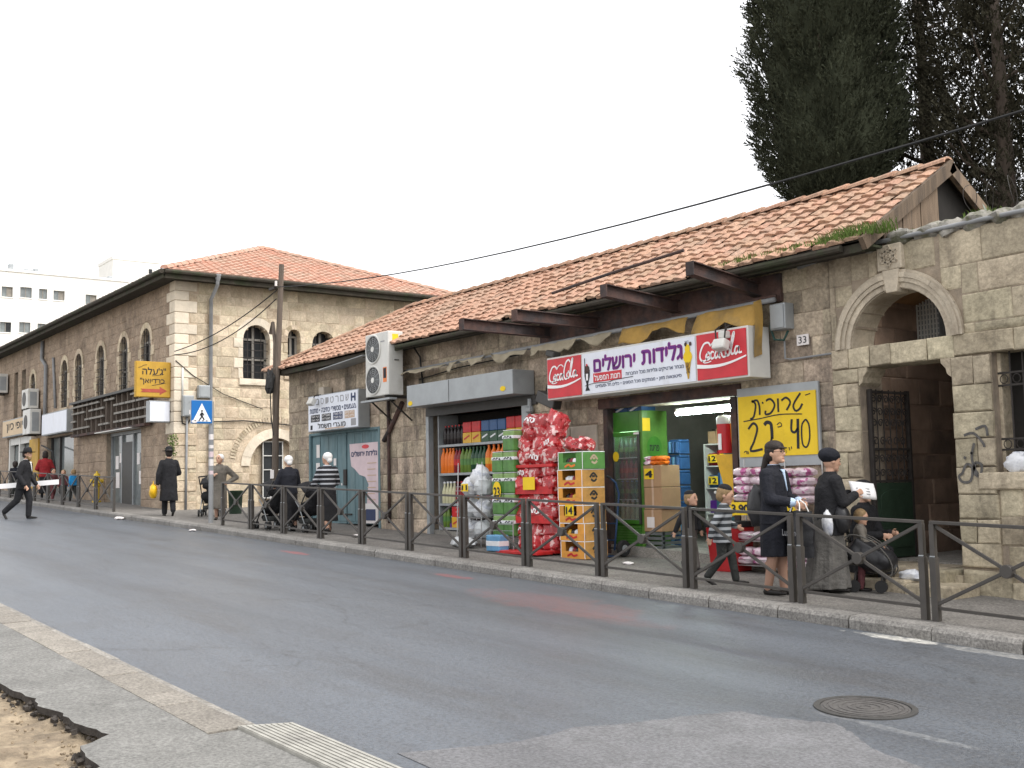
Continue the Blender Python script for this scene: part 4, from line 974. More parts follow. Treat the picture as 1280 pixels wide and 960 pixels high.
for k in range(3): MB().box(CX - .112, CX - .078, 13.66 + .31*k, 13.685 + .31*k, -.2, 1.47).build('frame', 'metal_white', ado)
lay(Side(CX - .22), courses((ADY - ADR + .04, 13.6, -.6, 1.4), (.25, .3), (.25, .4), [(13.2, 13.32, 1.1, 2), (13.2, 13.45, 1.27, 2)]), 'stone_light', ado, 40, pr=.02)
# back walls so that the block is closed
b = MB(); b.box(XE, CX - .42, YE - .3, YE, -2, CZT); b.box(XE, XE + .3, CY + .42, YE - .32, -2, CZT); b.build('rear_wall', 'stone_brown', cb)
MB().box(XE + .32, CX - .42, CY + .42, YE - .32, CZT - .2, CZT - .05).build('attic_floor', 'dark_void', cb)
# eaves and hipped roof
OV = .52; ex0, ex1, ey0, ey1 = XE - OV, CX + OV, CY - OV, YE + OV; ym = (ey0 + ey1)/2; run = (ey1 - ey0)/2; APZ = 8.25; ez = 6.14
b = MB(); b.box(ex0, ex1, ey0, ey1, CZT + .002, CZT + .05); ro = b.build('roof', 'mossy', cb)
b = MB()
for (x0, x1, y0, y1) in ((ex0, ex1, ey0 - .03, ey0 + .03), (ex1 - .03, ex1 + .03, ey0 + .032, ey1)): b.box(x0, x1, y0, y1, CZT - .06, ez - .01)
b.build('fascia', 'mossy', ro)
MB().tube([(ex0, ey0 - .08, ez - .04), (ex1 + .06, ey0 - .08, ez - .04)], .07, 8).build('gutter', 'mossy', ro)
MB().tube([(ex1 + .09, ey0, ez - .04), (ex1 + .09, ey1, ez - .04)], .06, 8).build('gutter', 'mossy', ro)
AP = Vector((ex1 - run, ym, APZ)); AP2 = Vector((ex0 + run, ym, APZ)); c00, c10, c11, c01 = Vector((ex0, ey0, ez)), Vector((ex1, ey0, ez)), Vector((ex1, ey1, ez)), Vector((ex0, ey1, ez))
b = MB(); b.add([c00, c10, c11, c01, AP, AP2], [(0, 1, 4, 5), (1, 2, 4), (2, 3, 5, 4), (3, 0, 5)]); b.build('roof_deck', 'roof_under', ro)
def tile_face(A, B, T1, T2, rows, w, mat, nm):
    """A-B eave, T1-T2 top edge (may coincide)"""
    b = MB(); nrm = (B-A).cross(T1-A).normalized()
    if nrm.z < 0: nrm = -nrm
    for r in range(rows):
        t0, t1 = r/rows, (r + 1.25)/rows; t1 = min(t1, 1)
        L0, R0 = A + (T1-A)*t0, B + (T2-B)*t0; ln = (R0-L0).length; n = int(ln/w)
        if n < 1: continue
        d = (R0-L0)/ln; up = ((T1+T2)/2 - (A+B)/2)*(t1 - t0)
        for k in range(n):
            o = L0 + d*(k*w); jl = random.uniform(-.006, .008); vs = []
            for (s, lift) in ((0, .055 + jl), (1, .02)):
                for q in range(5): vs.append(o + d*(w*q/4) + up*s + nrm*(lift + .028*math.sin(PI*q/4)))
            for q in range(5): vs.append(o + d*(w*q/4) + nrm*.02)
            b.add(vs, [(q, q+1, 6+q, 5+q) for q in range(4)] + [(10+q, 11+q, q+1, q) for q in range(4)])
    return tag(b.build(nm, mat, ro), kind='stuff')
tile_face(c10, c11, AP, AP, 20, .26, 'tile_far', 'roof_tiling'); tile_face(c00, c10, AP2, AP, 20, .32, 'tile_far', 'roof_tiling')
for (p, q, n) in ((c10, AP, 16), (c11, AP, 16), (AP2, AP, 36)):
    for i in range(n):
        a = p + (q-p)*(i/n) + Vector((0, 0, .05)); c = p + (q-p)*((i+1.1)/n) + Vector((0, 0, .04)); d = (c-a).normalized(); s = d.cross(Vector((0, 0, 1))).normalized()*.13; u = Vector((0, 0, .10)); k = MB()
        k.add([a - s, a - s*.6 + u*.8, a + u, a + s*.6 + u*.8, a + s, c - s*.85, c - s*.5 + u*.7, c + u*.85, c + s*.5 + u*.7, c + s*.85], [(0, 1, 6, 5), (1, 2, 7, 6), (2, 3, 8, 7), (3, 4, 9, 8), (0, 4, 3, 2, 1)]); k.build('ridge_tile', 'tile_far', ro)
# pipes and boxes on the corner
def dp(pts, r, nm, mat='pipe_grey'): return MB().tube(pts, r, 8).build(nm, mat, cb, smooth=True)
dp([(ex1 + .09, 12.0, 6.08), (ex1 + .05, 12.0, 5.85), (CX + .1, 12.0, 5.5), (CX + .1, 12.0, 1.7), (CX + .1, 12.0, -.4)], .055, 'downpipe')
MB().lathe([(.05, 0), (.1, .16), (.1, .2)], (ex1 + .08, 12.0, 5.95), 10).build('hopper', 'pipe_grey', cb)
dp([(CX + .06, 11.33, 2.15), (CX + .06, 11.31, -.5)], .035, 'conduit'); dp([(CX + .05, 11.2, 3.5), (CX + .05, 11.2, 2.7)], .03, 'conduit', 'metal_white')
dp([(CX + .05, 11.18, 2.15), (CX + .06, 11.2, 1.95), (CX + .06, 11.33, 1.9), (CX + .05, 11.46, 2.1)], .02, 'conduit', 'cable')
for (y0, y1, z0, z1, lb) in ((11.62, 11.95, 2.66, 3.02, 'square grey junction box on the lane wall beside the downpipe'), (11.17, 11.48, 2.13, 2.72, 'tall grey meter box on the building corner beside the blank white sign')):
    t = thing('meter_box', lb, 'meter box', (CX + .1, y0, z0), world=True); MB().box(CX + .037, CX + .2, y0, y1, z0, z1).build('casing', 'metal_grey', t, bevel=.015); MB().box(CX + .202, CX + .214, y0 + .03, y1 - .03, z0 + .03, z1 - .03).build('door', 'metal_grey', t, bevel=.006)
    if z0 < 2.5: MB().box(CX + .216, CX + .222, y0 + .17, y1 - .05, z0 + .06, z0 + .18).build('label_plate', 'paper', t)
dp([(-44.8, CY - .08, 5.9), (-44.8, CY - .1, 5.2), (-44.2, CY - .1, 4.9), (-44.2, CY - .1, 2.3)], .07, 'downpipe'); dp([(-43.3, CY - .06, 5.1), (-42.9, CY - .06, 3.2)], .05, 'downpipe')
dp([(-44.5, CY - .12, 1.9), (-42.6, CY - .2, 1.6), (-42.2, CY - .2, .9), (-43.2, CY - .2, .6)], .03, 'hose', 'cable')
# louvred fascia over the shopfront
t = thing('fascia_frame', 'brown wooden lattice shop fascia with its sign panels gone', 'shop fascia', (-36, CY - .1, 2.05), world=True)
MB().box(-39.85, -32.35, CY - .12, CY - .03, 2.05, 3.08).build('backing', 'rust', t)
random.seed(3)
for k in range(15): u = -39.8 + 7.4*k/14; MB().box(u - .04, u + .04, CY - .26, CY - .122, 2.05, 3.08).build('post', 'wood_pole', t)
for k in range(15):
    for z in (2.24, 2.50, 2.76, 2.98):
        if random.random() < .85: u = -39.8 + 7.4*k/14; q = random.uniform(.02, .12); MB().box(u - .05 - q, u + .42, CY - .31, CY - .262, z - .035, z + .025).build('slat', 'win_frame', t)
MB().box(-39.95, -32.25, CY - .36, CY - .125, 3.085, 3.16).build('cap', 'metal_dark', t); MB().box(-39.95, -32.3, CY - .3, CY - .122, 1.97, 2.045).build('bottom_rail', 'rust', t)
# shopfronts
t = thing('shopfront', 'glazed shopfront with dark door and notices under the lattice fascia', 'shopfront', (-35.2, CY, SZ(-35, CY)), world=True)
zf = SZ(-35, CY) - .1
MB().box(-36.85, -33.45, CY + .20, CY + .22, zf, 1.9).build('glass', 'glass_shop', t)
for u in (-36.82, -35.75, -34.65, -33.48): MB().box(u - .04, u + .04, CY + .14, CY + .195, zf, 1.9).build('frame', 'metal_grey', t)
MB().box(-36.85, -33.45, CY + .12, CY + .138, 1.86, 1.95).build('frame', 'metal_grey', t)
MB().box(-35.7, -34.7, CY + .15, CY + .19, zf, 1.62).build('door', 'metal_dark', t)
MB().box(-37.0, -33.4, CY - .35, CY - .05, 1.96, 1.99).build('canopy', 'metal_white', t)
for i, (u, z, w_, h_) in enumerate(((-36.5, .8, .3, .42), (-36.45, .2, .35, .5), (-36.1, 1.0, .22, .3), (-34.4, .9, .25, .35), (-34.0, 1.2, .22, .3), (-34.2, .3, .3, .4), (-33.8, .7, .2, .3))): MB().box(u, u + w_, CY + .185, CY + .197, z, z + h_).build('notice', 'paper', t)
MB().box(-36.85, -33.45, CY + .55, CY + .6, zf, 1.9).build('lining', 'interior', t)
t = thing('shopfront', 'shop window with dark red display under the blank white sign', 'shopfront', (-42.4, CY, SZ(-42, CY)), world=True)
zf = SZ(-42, CY) - .1
MB().box(-44.2, -40.6, CY + .22, CY + .24, zf, 2.15).build('glass', 'glass_shop', t)
for u in (-44.15, -43.0, -40.65): MB().box(u - .05, u + .05, CY + .14, CY + .215, zf, 2.15).build('frame', 'metal_dark', t)
MB().box(-42.9, -41.0, CY + .5, CY + .55, zf, 1.2).build('display', 'cloth_red', t); MB().box(-44.2, -40.6, CY + .6, CY + .65, zf, 2.15).build('lining', 'interior', t)
t = thing('shopfront', 'white framed shop door beyond the street under the beige sign', 'shopfront', (-48.5, CY, SZ(-48, CY)), world=True)
zf = SZ(-48.5, CY) - .1
for u in (-50.3, -48.6, -46.75): MB().box(u - .1, u + .1, CY + .02, CY + .2, zf, 2.35).build('frame', 'metal_white', t)
MB().box(-50.4, -46.6, CY + .04, CY + .18, 2.12, 2.4).build('frame', 'metal_white', t); MB().box(-50.2, -46.8, CY + .22, CY + .25, zf, 2.1).build('glass', 'glass_shop', t)
MB().box(-46.55, -45.2, CY - .08, CY - .02, .3, 2.2).build('side_sign', 'sign_ochre', t)
# flat signs of the far shops
t = thing('shop_sign', 'blank white shop sign board on the brown stone front', 'sign', (-42.4, CY - .1, 2.2), world=True)
MB().box(-44.0, -40.6, CY - .25, CY - .03, 2.22, 3.02).build('case', 'metal_grey', t); MB().box(-43.95, -40.65, CY - .262, CY - .252, 2.26, 2.98).build('panel', 'sign_white', t)
t = thing('shop_sign', 'beige shop sign with dark Hebrew letters above the white framed door', 'sign', (-48.6, CY - .1, 2.5), world=True)
MB().box(-50.6, -46.7, CY - .2, CY - .03, 2.45, 3.15).build('case', 'metal_grey', t)
pm('sign_beige', (.62, .47, .30), .6, .08, 4, 0)
MB().box(-50.55, -46.75, CY - .212, CY - .202, 2.49, 3.11).build('panel', 'sign_beige', t); lettering('יופי כיון', 'ink', t, -49.8, -47.1, 2.62, 2.98, CY - .216, heb=True, bold=.02)
# air conditioners on the street wall
def small_ac(x, z, lab, h=.75, w_=.95):
    t = thing('air_conditioner', lab, 'air conditioner', (x, CY - .2, z), group='air conditioners on the corner building')
    MB().box(-w_/2, w_/2, -.28, .12, 0, h).build('casing', 'metal_white', t, bevel=.02)
    MB().box(w_/2 + .001, w_/2 + .012, -.2, .05, .1, h - .12).build('side_grille', 'metal_grey', t)
    b = MB(); b.lathe([(.27, 0), (.27, .012), (.02, .012)], n=20); o = b.build('fan_grille', 'metal_dark', t); o.rotation_euler = (PI/2, 0, 0); o.location = (-.08, -.281, h/2)
    for s in (-.35, .35): MB().box(s - .02, s + .02, -.3, .2, -.05, -.002).build('bracket', 'iron', t)
small_ac(-45.7, 3.35, 'white air conditioner mounted above the larger unit beside the far downpipe', .75)
small_ac(-45.4, 2.35, 'large white air conditioner mounted just beside the beige shop sign', .95, 1.1)
small_ac(-50.9, 4.35, 'white air conditioner high on the wall beside the shuttered openings', .8, 1.1)
# projecting corner signs
t = thing('yellow_sign', 'square ochre projecting sign with Hebrew lettering and red arrow', 'sign', (-30.9, 10.5, 2.68), world=True)
MB().box(-31.02, -30.88, 9.98, 10.96, 2.67, 3.67).build('case', 'sign_ochre', t, bevel=.01); MB().box(-30.878, -30.868, 10.0, 10.94, 2.69, 3.65).build('panel', 'sign_ochre', t)
lettering('"ג\'עלה', 'ink', t, 10.16, 10.82, 3.30, 3.50, -30.864, heb=True, plane='yz', bold=.015)
lettering('כרדיואן"', 'ink', t, 10.10, 10.78, 3.02, 3.20, -30.864, heb=True, plane='yz', bold=.015)
TT = lambda u, v: (-30.866, 10 + .95*u, 2.69 + .96*v)
strokes([[(.05, .83), (.15, .86), (.2, .9), (.3, .92)], [(.45, .6), (.62, .62), (.8, .66)], [(.45, .32), (.65, .36), (.85, .4)]], 'ink', t, TT, .012, nrm=(1, 0, 0))
b = MB(); ar = [(.12, .12), (.68, .12), (.68, .05), (.9, .17), (.68, .29), (.68, .22), (.12, .22), (.18, .17)]; b.extr([TT(*q) for q in ar], (.004, 0, 0)); b.build('arrow', 'arrow_red', t)
MB().tube([(-30.95, 10.9, 3.4), (-30.8, 11.06, 3.45)], .02, 6).build('bracket', 'iron', t)
t = thing('blank_sign', 'small blank white light box sign below the ochre sign', 'sign', (-30.9, 10.7, 1.98), world=True)
MB().box(-31.15, -30.89, 10.36, 10.95, 1.98, 2.58).build('case', 'metal_grey', t, bevel=.01); MB().box(-30.888, -30.88, 10.39, 10.94, 2.01, 2.55).build('panel', 'sign_white', t)
MB().tube([(-30.95, 10.9, 2.3), (-30.8, 11.06, 2.3)], .02, 6).build('bracket', 'iron', t)

# ================================================================== FAR WHITE BUILDINGS
K = 1.55; WX = -79.8*K
wb = thing('white_apartment_block', 'white stone apartment block with small windows behind the corner building', 'building', (WX, 20*K, RZ(WX, 20*K)), world=True)
W2 = [(16.78, 17.49, 13.35, 14.05), (17.95, 18.7, 13.4, 14.12), (19.16, 19.7, 13.4, 14.1), (20.1, 20.85, 13.4, 14.07), (22.24, 23.0, 13.25, 13.97), (23.45, 24.2, 13.2, 13.9), (16.72, 17.44, 10.95, 11.65), (17.93, 18.65, 11.0, 11.72), (19.1, 19.63, 11.0, 11.7), (20.09, 20.85, 11.0, 11.72), (22.2, 22.95, 10.9, 11.6),
      (15.3, 16.0, 13.35, 14.05), (15.3, 16.0, 10.95, 11.65)] + [(y, y + .72, z, z + .7) for y in (16.8, 18, 19.1, 20.1, 22.2) for z in (8.5, 6.1, 3.7)]
W2 = [tuple(q*K for q in r) for r in W2]
FW = Side(WX); wall_back(FW, (12*K, 25.2*K, 0, 15.1*K), W2, 'white_stone', wb, .4, 'facade')
b = MB()
b.box(WX - 12, WX - .41, 12*K, 25.2*K, 0, 15.0*K); b.build('body', 'white_stone', wb)
for (a, c, z0, z1) in W2:
    wd = MB().box(WX - .28, WX - .24, a, c, z0, z1).build('window', 'glass_shop', wb); m_ = (a+c)/2
    MB().box(WX - .235, WX - .18, a, a + .06, z0, z1).build('frame', 'win_frame', wd); MB().box(WX - .235, WX - .18, m_ - .04, m_ + .04, z0, z1).build('frame', 'win_frame', wd)
    MB().box(WX - .235, WX - .22, m_ + .05, c - .05, z0 + .1, z1 - .05).build('pane', random.choice(['glass_dark', 'glass_shop', 'interior']), wd)
    MB().box(WX - .1, WX + .08, a - .08, c + .08, z0 - .1, z0 - .002).build('sill', 'white_stone', wd)
pm('joint', (.60, .585, .54), .9, .05, 3, 0)
for i in range(34): z = 15.1*K - i*.42; MB().box(WX + .002, WX + .006, 12*K, 25.2*K, z - .008, z).build('joint_line', 'joint', wb) if not any(q[2] - .1 < z < q[3] for q in W2) else None
MB().box(WX - 12, WX + .12, 12*K - .1, 25.2*K + .1, 15.1*K + .002, 15.1*K + .25).build('parapet', 'white_stone', wb)
for i, y in enumerate((17.3, 18.3, 18.9, 19.8, 23.9)):
    tag(MB().box(WX - 1.4, WX - .5, y*K, y*K + (.9 if i % 2 else .45), 15.1*K + .25, 15.1*K + (.95, .55, .7, .5, .6)[i]).build('rooftop_unit', 'metal_grey', bevel=.05), 'small grey box standing on the flat roof of the white block', 'rooftop box', group='boxes on the flat roof')
tw = thing('stair_tower', 'blank pale tower block rising behind the white apartment block', 'building', (-140, 45, RZ(-140, 45)), world=True)
MB().box(-146, -140, 30.2*1.4, 34.3*1.4, 0, 20.9*1.4).build('body', 'white_stone', tw); MB().box(-146.1, -139.9, 30.15*1.4, 34.4*1.4, 20.9*1.4 + .002, 21.2*1.4).build('parapet', 'white_stone', tw)
MB().box(-139.99, -139.9, 33.4*1.4, 33.7*1.4, 19.9*1.4, 20.3*1.4).build('window', 'glass_dark', tw)

# ================================================================== CYPRESSES
def cypress(x, y, zb, zt, r, n, label, mat, dens=None, seed=0, z_lo=None):
    random.seed(seed); g = SZ(x, y)
    t = thing('cypress_tree', label, 'tree', (x, y, g), group='cypresses behind the shop', world=True)
    MB().tube([(x, y, g - .1), (x + .05, y, 2), (x, y + .05, 6), (x, y, zt*.8)], [.28, .22, .16, .05], 8).build('trunk', 'bark', t, smooth=True)
    for k in range(16):
        a = random.uniform(0, 2*PI); z0 = zb + (zt - zb)*.6*k/16; MB().tube([(x, y, z0), (x + .5*r*math.cos(a), y + .5*r*math.sin(a), z0 + .35), (x + .85*r*math.cos(a), y + .85*r*math.sin(a), z0 + 1.0)], [.05, .03, .012], 5).build('limb', 'bark', t)
    vs = []; fs = []
    core_r = .70 if dens is None else .24
    def rad(z, a):
        q = (z - zb)/(zt - zb); pr = min(1, (max(q, 0)*7.5 + .01)**.5)*(1 - max(0, (q - .5)/.5)**1.8)
        return r*pr*(1 + (.34 if dens else .22)*noise.noise((1.5*math.cos(a) + seed, 1.5*math.sin(a), z*.95)) + .15*noise.noise((4.2*math.cos(a), 4.2*math.sin(a) + seed, z*2.8)))
    i = 0
    while i < n:
        z = random.uniform(zb, zt); a = random.uniform(0, 2*PI); dd = random.random()
        if z > 10.5 and random.random() < .85: continue
        if dens and noise.noise((x + 1.1*math.cos(a)*dd*2 + seed, 1.1*math.sin(a)*2, z*.8)) < dens: continue
        R0 = rad(z, a)*(.96 - (.24 if dens is None else .32)*dd**1.5) + random.uniform(-.05, .05); p = Vector((x + R0*math.cos(a), y + R0*math.sin(a), z)); out = Vector((math.cos(a), math.sin(a), 0))
        ax_ = (out*random.uniform(.3, 1.0) + Vector((random.uniform(-.5, .5), random.uniform(-.5, .5), random.uniform(.3, 1.1)))).normalized(); TL = random.uniform(.14, .32)   # a feathery spray
        for q in range(14):
            f = random.random(); d = (ax_ + Vector((random.uniform(-.8, .8), random.uniform(-.8, .8), random.uniform(-.6, .8)))*.75).normalized()
            s = d.orthogonal().normalized(); s = (Matrix.Rotation(random.uniform(0, 2*PI), 3, d) @ s)*random.uniform(.006, .013); L = random.uniform(.04, .10)*(1.2 - .6*f)
            o = len(vs); c = p + ax_*TL*f; vs += [c - s*.5, c + s*.5, c + d*L*.6 + s, c + d*L, c + d*L*.6 - s]; fs.append((o, o+1, o+2, o+3, o+4))
        i += 1
    if dens is None: cb_ = MB(); zt_ = min(zt, 12); cb_.grid(lambda u, v: (x + core_r*rad(zb + .15 + (zt_ - zb - .2)*v, 2*PI*u)*math.cos(2*PI*u), y + core_r*rad(zb + .15 + (zt_ - zb - .2)*v, 2*PI*u)*math.sin(2*PI*u), zb + .15 + (zt_ - zb - .2)*v), 36, 60); cb_.build('inner_foliage', mat, t, smooth=True)
    me = bpy.data.meshes.new('crown'); me.from_pydata([tuple(v) for v in vs], [], fs); me.materials.append(MATS[mat]); put('crown', me, t)
cypress(-13.2, 17.5, 5.0, 13.5, 1.42, 11000, 'dense dark green cypress with clean round outline against the sky', 'cypress', seed=3)
cypress(-13.0, 20.4, 3.2, 14, 1.5, 10500, 'brownish thinning cypress standing beside the dense green one', 'cypress_brown', dens=-.3, seed=8)
cypress(-10.9, 19.6, 2.8, 13, 1.45, 10500, 'ragged dark cypress rising directly behind the plank gable', 'cypress_brown', dens=-.3, seed=14)
cypress(-10.4, 22.0, 2.6, 14, 1.7, 9000, 'loose cypress standing farthest back from the street', 'cypress', dens=-.3, seed=22)
cypress(-8.6, 20.2, 2.6, 13, 1.4, 9000, 'brown cypress rising above the razor wire', 'cypress_brown', dens=-.3, seed=29)

# ================================================================== RAILINGS
random.seed(13)
FNY = 9.66
def railing(L, lab):
    """panel from x=0 to x=-L, following the street's slope"""
    t = thing('railing_panel', lab, 'railing', (0, 0, 0), group='street railing panels')
    s = lambda x: GX*x; e = .045
    def bar(x0, z0, x1, z1, h=.03, y=.016, nm='rail', dy=0):
        a = Vector((x0, 0, z0 + s(x0))); c = Vector((x1, 0, z1 + s(x1))); d = (c-a).normalized(); n = Vector((-d.z, 0, d.x))*h/2; w_ = Vector((0, y, 0)); o = Vector((0, dy, 0))
        MB().hexa([a - n - w_ + o, c - n - w_ + o, c - n + w_ + o, a - n + w_ + o, a + n - w_ + o, c + n - w_ + o, c + n + w_ + o, a + n + w_ + o]).build(nm, 'fence_metal', t, bevel=.004)
    for x in (-e, -L + e):
        p = MB(); p.box(x - .026, x + .026, -.026, .026, s(x) - .03, s(x) + .92); po = p.build('post', 'fence_metal', t, bevel=.005)
        MB().box(x - .034, x + .034, -.034, .034, s(x) - .03, s(x) + .60).build('post_sleeve', 'fence_metal', po, bevel=.006)
        MB().obox((x, -.022, s(x) + .615), (.05, .03, .008), Matrix.Rotation(.6, 3, 'X')).build('sleeve_collar', 'metal_grey', po)
    x0, x1 = -e, -L + e
    bar(-e + .02, .935, -L + e - .02, .935, .032, .026, 'top_rail'); bar(x0 - .03, .125, x1 + .03, .125, .03, .014, 'bottom_rail')
    bar(x0 - .02, .90, x1 + .02, .16, .034, .012, 'brace', -.014); bar(x0 - .02, .16, x1 + .02, .90, .034, .012, 'brace', .014)
    b = MB(); m_ = (x0 + x1)/2; b.cyl((m_, -.036, .53 + s(m_)), (m_, .036, .53 + s(m_)), .062, n=16); b.build('hub', 'fence_metal', t, bevel=.006)
    return t
xs = [-4.775 - 1.595*k for k in range(13)]
rp_ = railing(1.565, 'x')
desc = ['dark steel railing panel with crossed braces standing next to the barred window', 'dark steel railing panel with crossed braces standing opposite the gateway', 'dark steel railing panel with crossed braces beside the woman in glasses', 'dark steel railing panel with crossed braces where the two boys walk', 'dark steel railing panel with crossed braces opposite the green fridge', 'dark steel railing panel with crossed braces opposite the orange cartons', 'dark steel railing panel with crossed braces opposite the red bag rack', 'dark steel railing panel with crossed braces opposite the drinks shelves', 'dark steel railing panel with crossed braces opposite the stone pier by the drinks shelves', 'dark steel railing panel with crossed braces opposite the blue metal door', 'dark steel railing panel with crossed braces beside the woman in striped sweater', 'dark steel railing panel with crossed braces next to the crossing sign']
for k in range(12):
    x = xs[k]; o = rp_ if k == 0 else dup(rp_, (0, 0, 0)); o.location = (x - .015, FNY, SZ(x, FNY)); o['label'] = desc[k]
for k in range(8):
    x = -30.9 - 1.72*k; dup(rp_, (x, 9.45, SZ(x, 9.45)), 0, 'dark steel railing panel along the pavement in front of the corner building').scale = (1.72/1.6, 1, 1)

# ================================================================== POLES, SIGNS AND CABLES
t = thing('crossing_sign', 'blue square pedestrian crossing sign on a grey steel post', 'traffic sign', (-24.85, 9.78, SZ(-24.85, 9.78)))
MB().cyl((0, 0, -.05), (0, 0, 2.78), .055, n=12).build('post', 'pipe_grey', t, smooth=40)
MB().box(.062, .075, -.50, -.01, 2.27, 2.79).build('plate', 'sign_blue', t, bevel=.004)
pl_ = MB().box(.058, .0615, -.52, .01, 2.25, 2.81).build('backing', 'metal_grey', t)
MB().extr([(.0755, -.47, 2.31), (.0755, -.04, 2.31), (.0755, -.255, 2.73)], (.003, 0, 0)).build('triangle', 'lettering_white', t)
fig = lambda u, v: (.0790, -.375 + .24*u, 2.33 + .30*v)
strokes([[1.6, (.5, .62), (.48, .45), (.5, .34)], [(.5, .36), (.4, .2), (.25, .05)], [(.5, .36), (.62, .2), (.72, .05)], [.8, (.49, .6), (.36, .48), (.3, .38)], [.8, (.51, .6), (.64, .5), (.7, .4)]], 'ink', t, fig, .03, nrm=(1, 0, 0), name='walking_figure')
MB().extr([(.0795, -.255 + .022*math.cos(a), 2.33 + .3*.74 + .026*math.sin(a)) for a in [2*PI*k/10 for k in range(10)]], (.003, 0, 0)).build('figure_head', 'ink', t)
for k in range(4): MB().box(.0788, .0795, -.43 + .09*k, -.39 + .09*k, 2.318, 2.338).build('stripe', 'ink', t)
b = MB(); b.extr([(.0765, -.43 + .07*math.cos(a), 2.31 + .035*math.sin(a)) for a in [2*PI*k/12 for k in range(12)]], (.003, 0, 0)); b.build('sticker', 'paper', t)
for k in range(5): MB().lathe([(.0565, 0), (.0565, random.uniform(.06, .16))], (0, 0, 1.1 + .2*k), 10).build('sticker', random.choice(['paper', 'paper', 'paper_pink']), t)
t = thing('utility_pole', 'old dark wooden utility pole with cables at the shop corner', 'utility pole', (-24.6, 11.25, SZ(-24.6, 11.25)), world=True)
MB().tube([(-24.66, 11.25, -.95), (-24.55, 11.25, 2), (-24.28, 11.27, 5.36)], [.085, .075, .062], 10).build('pole', 'wood_pole', t, smooth=40)
MB().tube([(-24.75, 11.2, 3.75), (-24.62, 11.2, 4.0), (-24.5, 11.2, 3.5), (-24.55, 11.2, 1.8)], .045, 7).build('stay', 'wood_pole', t)
MB().box(-24.7, -24.4, 11.13, 11.19, 4.78, 4.84).build('cross_piece', 'iron', t); MB().cyl((-24.35, 11.16, 4.84), (-24.35, 11.16, 4.96), .03, n=8).build('insulator', 'paper', t)
for z in (.5, .8, 1.05): MB().box(-24.68 + .02*z, -24.48, 11.15, 11.165, z - .75, z - .55).build('notice', 'paper', t)
def cabl(a, c, sag, label, r=.014, n=14):
    a = Vector(a); c = Vector(c); P = [a + (c-a)*(i/n) - Vector((0, 0, sag*4*(i/n)*(1 - i/n))) for i in range(n+1)]
    return tag(MB().tube(P, r, 5).build('overhead_cable', 'cable'), label, 'cable')
cabl((-24.33, 11.2, 4.82), (-3.99, 8.18, 2.80), .30, 'single overhead cable sagging from the wooden pole across the tiled roof', .011)
cabl((-24.4, 11.2, 4.75), (-30.55, 10.95, 3.95), .18, 'upper overhead cable from the wooden pole to the building corner')
cabl((-24.42, 11.2, 4.55), (-30.55, 10.95, 3.85), .3, 'lower overhead cable from the wooden pole to the building corner')
tag(MB().tube([(CX + .06, 12.0, 2.0), (CX + .06, 13, 2.05), (CX + .06, 14.4, 1.95), (CX + .06, 15.5, 2.0)], .018, 5).build('wall_cable', 'cable'), 'black cable running level along the lane wall', 'cable')
tag(MB().tube([(CX + .05, 11.0, 3.7), (CX + .05, 11.5, 3.3), (CX + .05, 12.4, 2.8), (CX + .05, 13.6, 2.4)], .012, 5).build('wall_cable', 'cable'), 'thin cable drooping diagonally across the lane wall', 'cable')
tag(MB().tube([(-24.5, 11.12, 2.9), (-24.48, 11.06, 2.5), (-24.5, 11.1, 1.8), (-24.42, 11.12, 1.3)], .014, 5).build('hanging_cable', 'cable'), 'loose black cable hanging down the wooden pole', 'cable')
tag(crumple((-24.5, 11.08, 2.55), (.13, .1, .3), 4, 12, 8, .5).build('cable_tangle', 'cable'), 'black tangle of wires tied to the wooden pole', 'cable')

# ================================================================== BLUE DOOR, ELECTRICAL SHOP SIGN, AIR CONDITIONER
t = thing('metal_door', 'weathered blue metal double door with torn posters', 'door', (-22.2, FY, SZ(-22, FY)), world=True)
zd = SZ(-22.2, FY) + .02
for a, c in ((-23.82, -22.17), (-22.13, -20.68)):
    lf = MB().box(a, c, FY + .04, FY + .09, zd, 1.26).build('leaf', 'blue_door', t)
    n = 4
    for k in range(n): u0, u1 = a + (c-a)*k/n + .012, a + (c-a)*(k+1)/n - .012; MB().box(u0, u1, FY + .03, FY + .0385, zd + .05, 1.22).build('sheet', 'blue_door', lf, bevel=.004)
for u in (-23.87, -20.63): MB().box(u - .04, u + .04, FY - .02, FY + .1, zd - .1, 1.3).build('frame', 'blue_door', t)
MB().box(-23.9, -20.6, FY - .015, FY + .1, 1.262, 1.32).build('frame', 'blue_door', t)
MB().box(-22.25, -22.12, FY - .005, FY + .028, .1, .45).build('latch', 'iron', t)
MB().box(-22.2, -21.9, FY + .005, FY + .028, -.55, -.52).build('latch', 'iron', t)
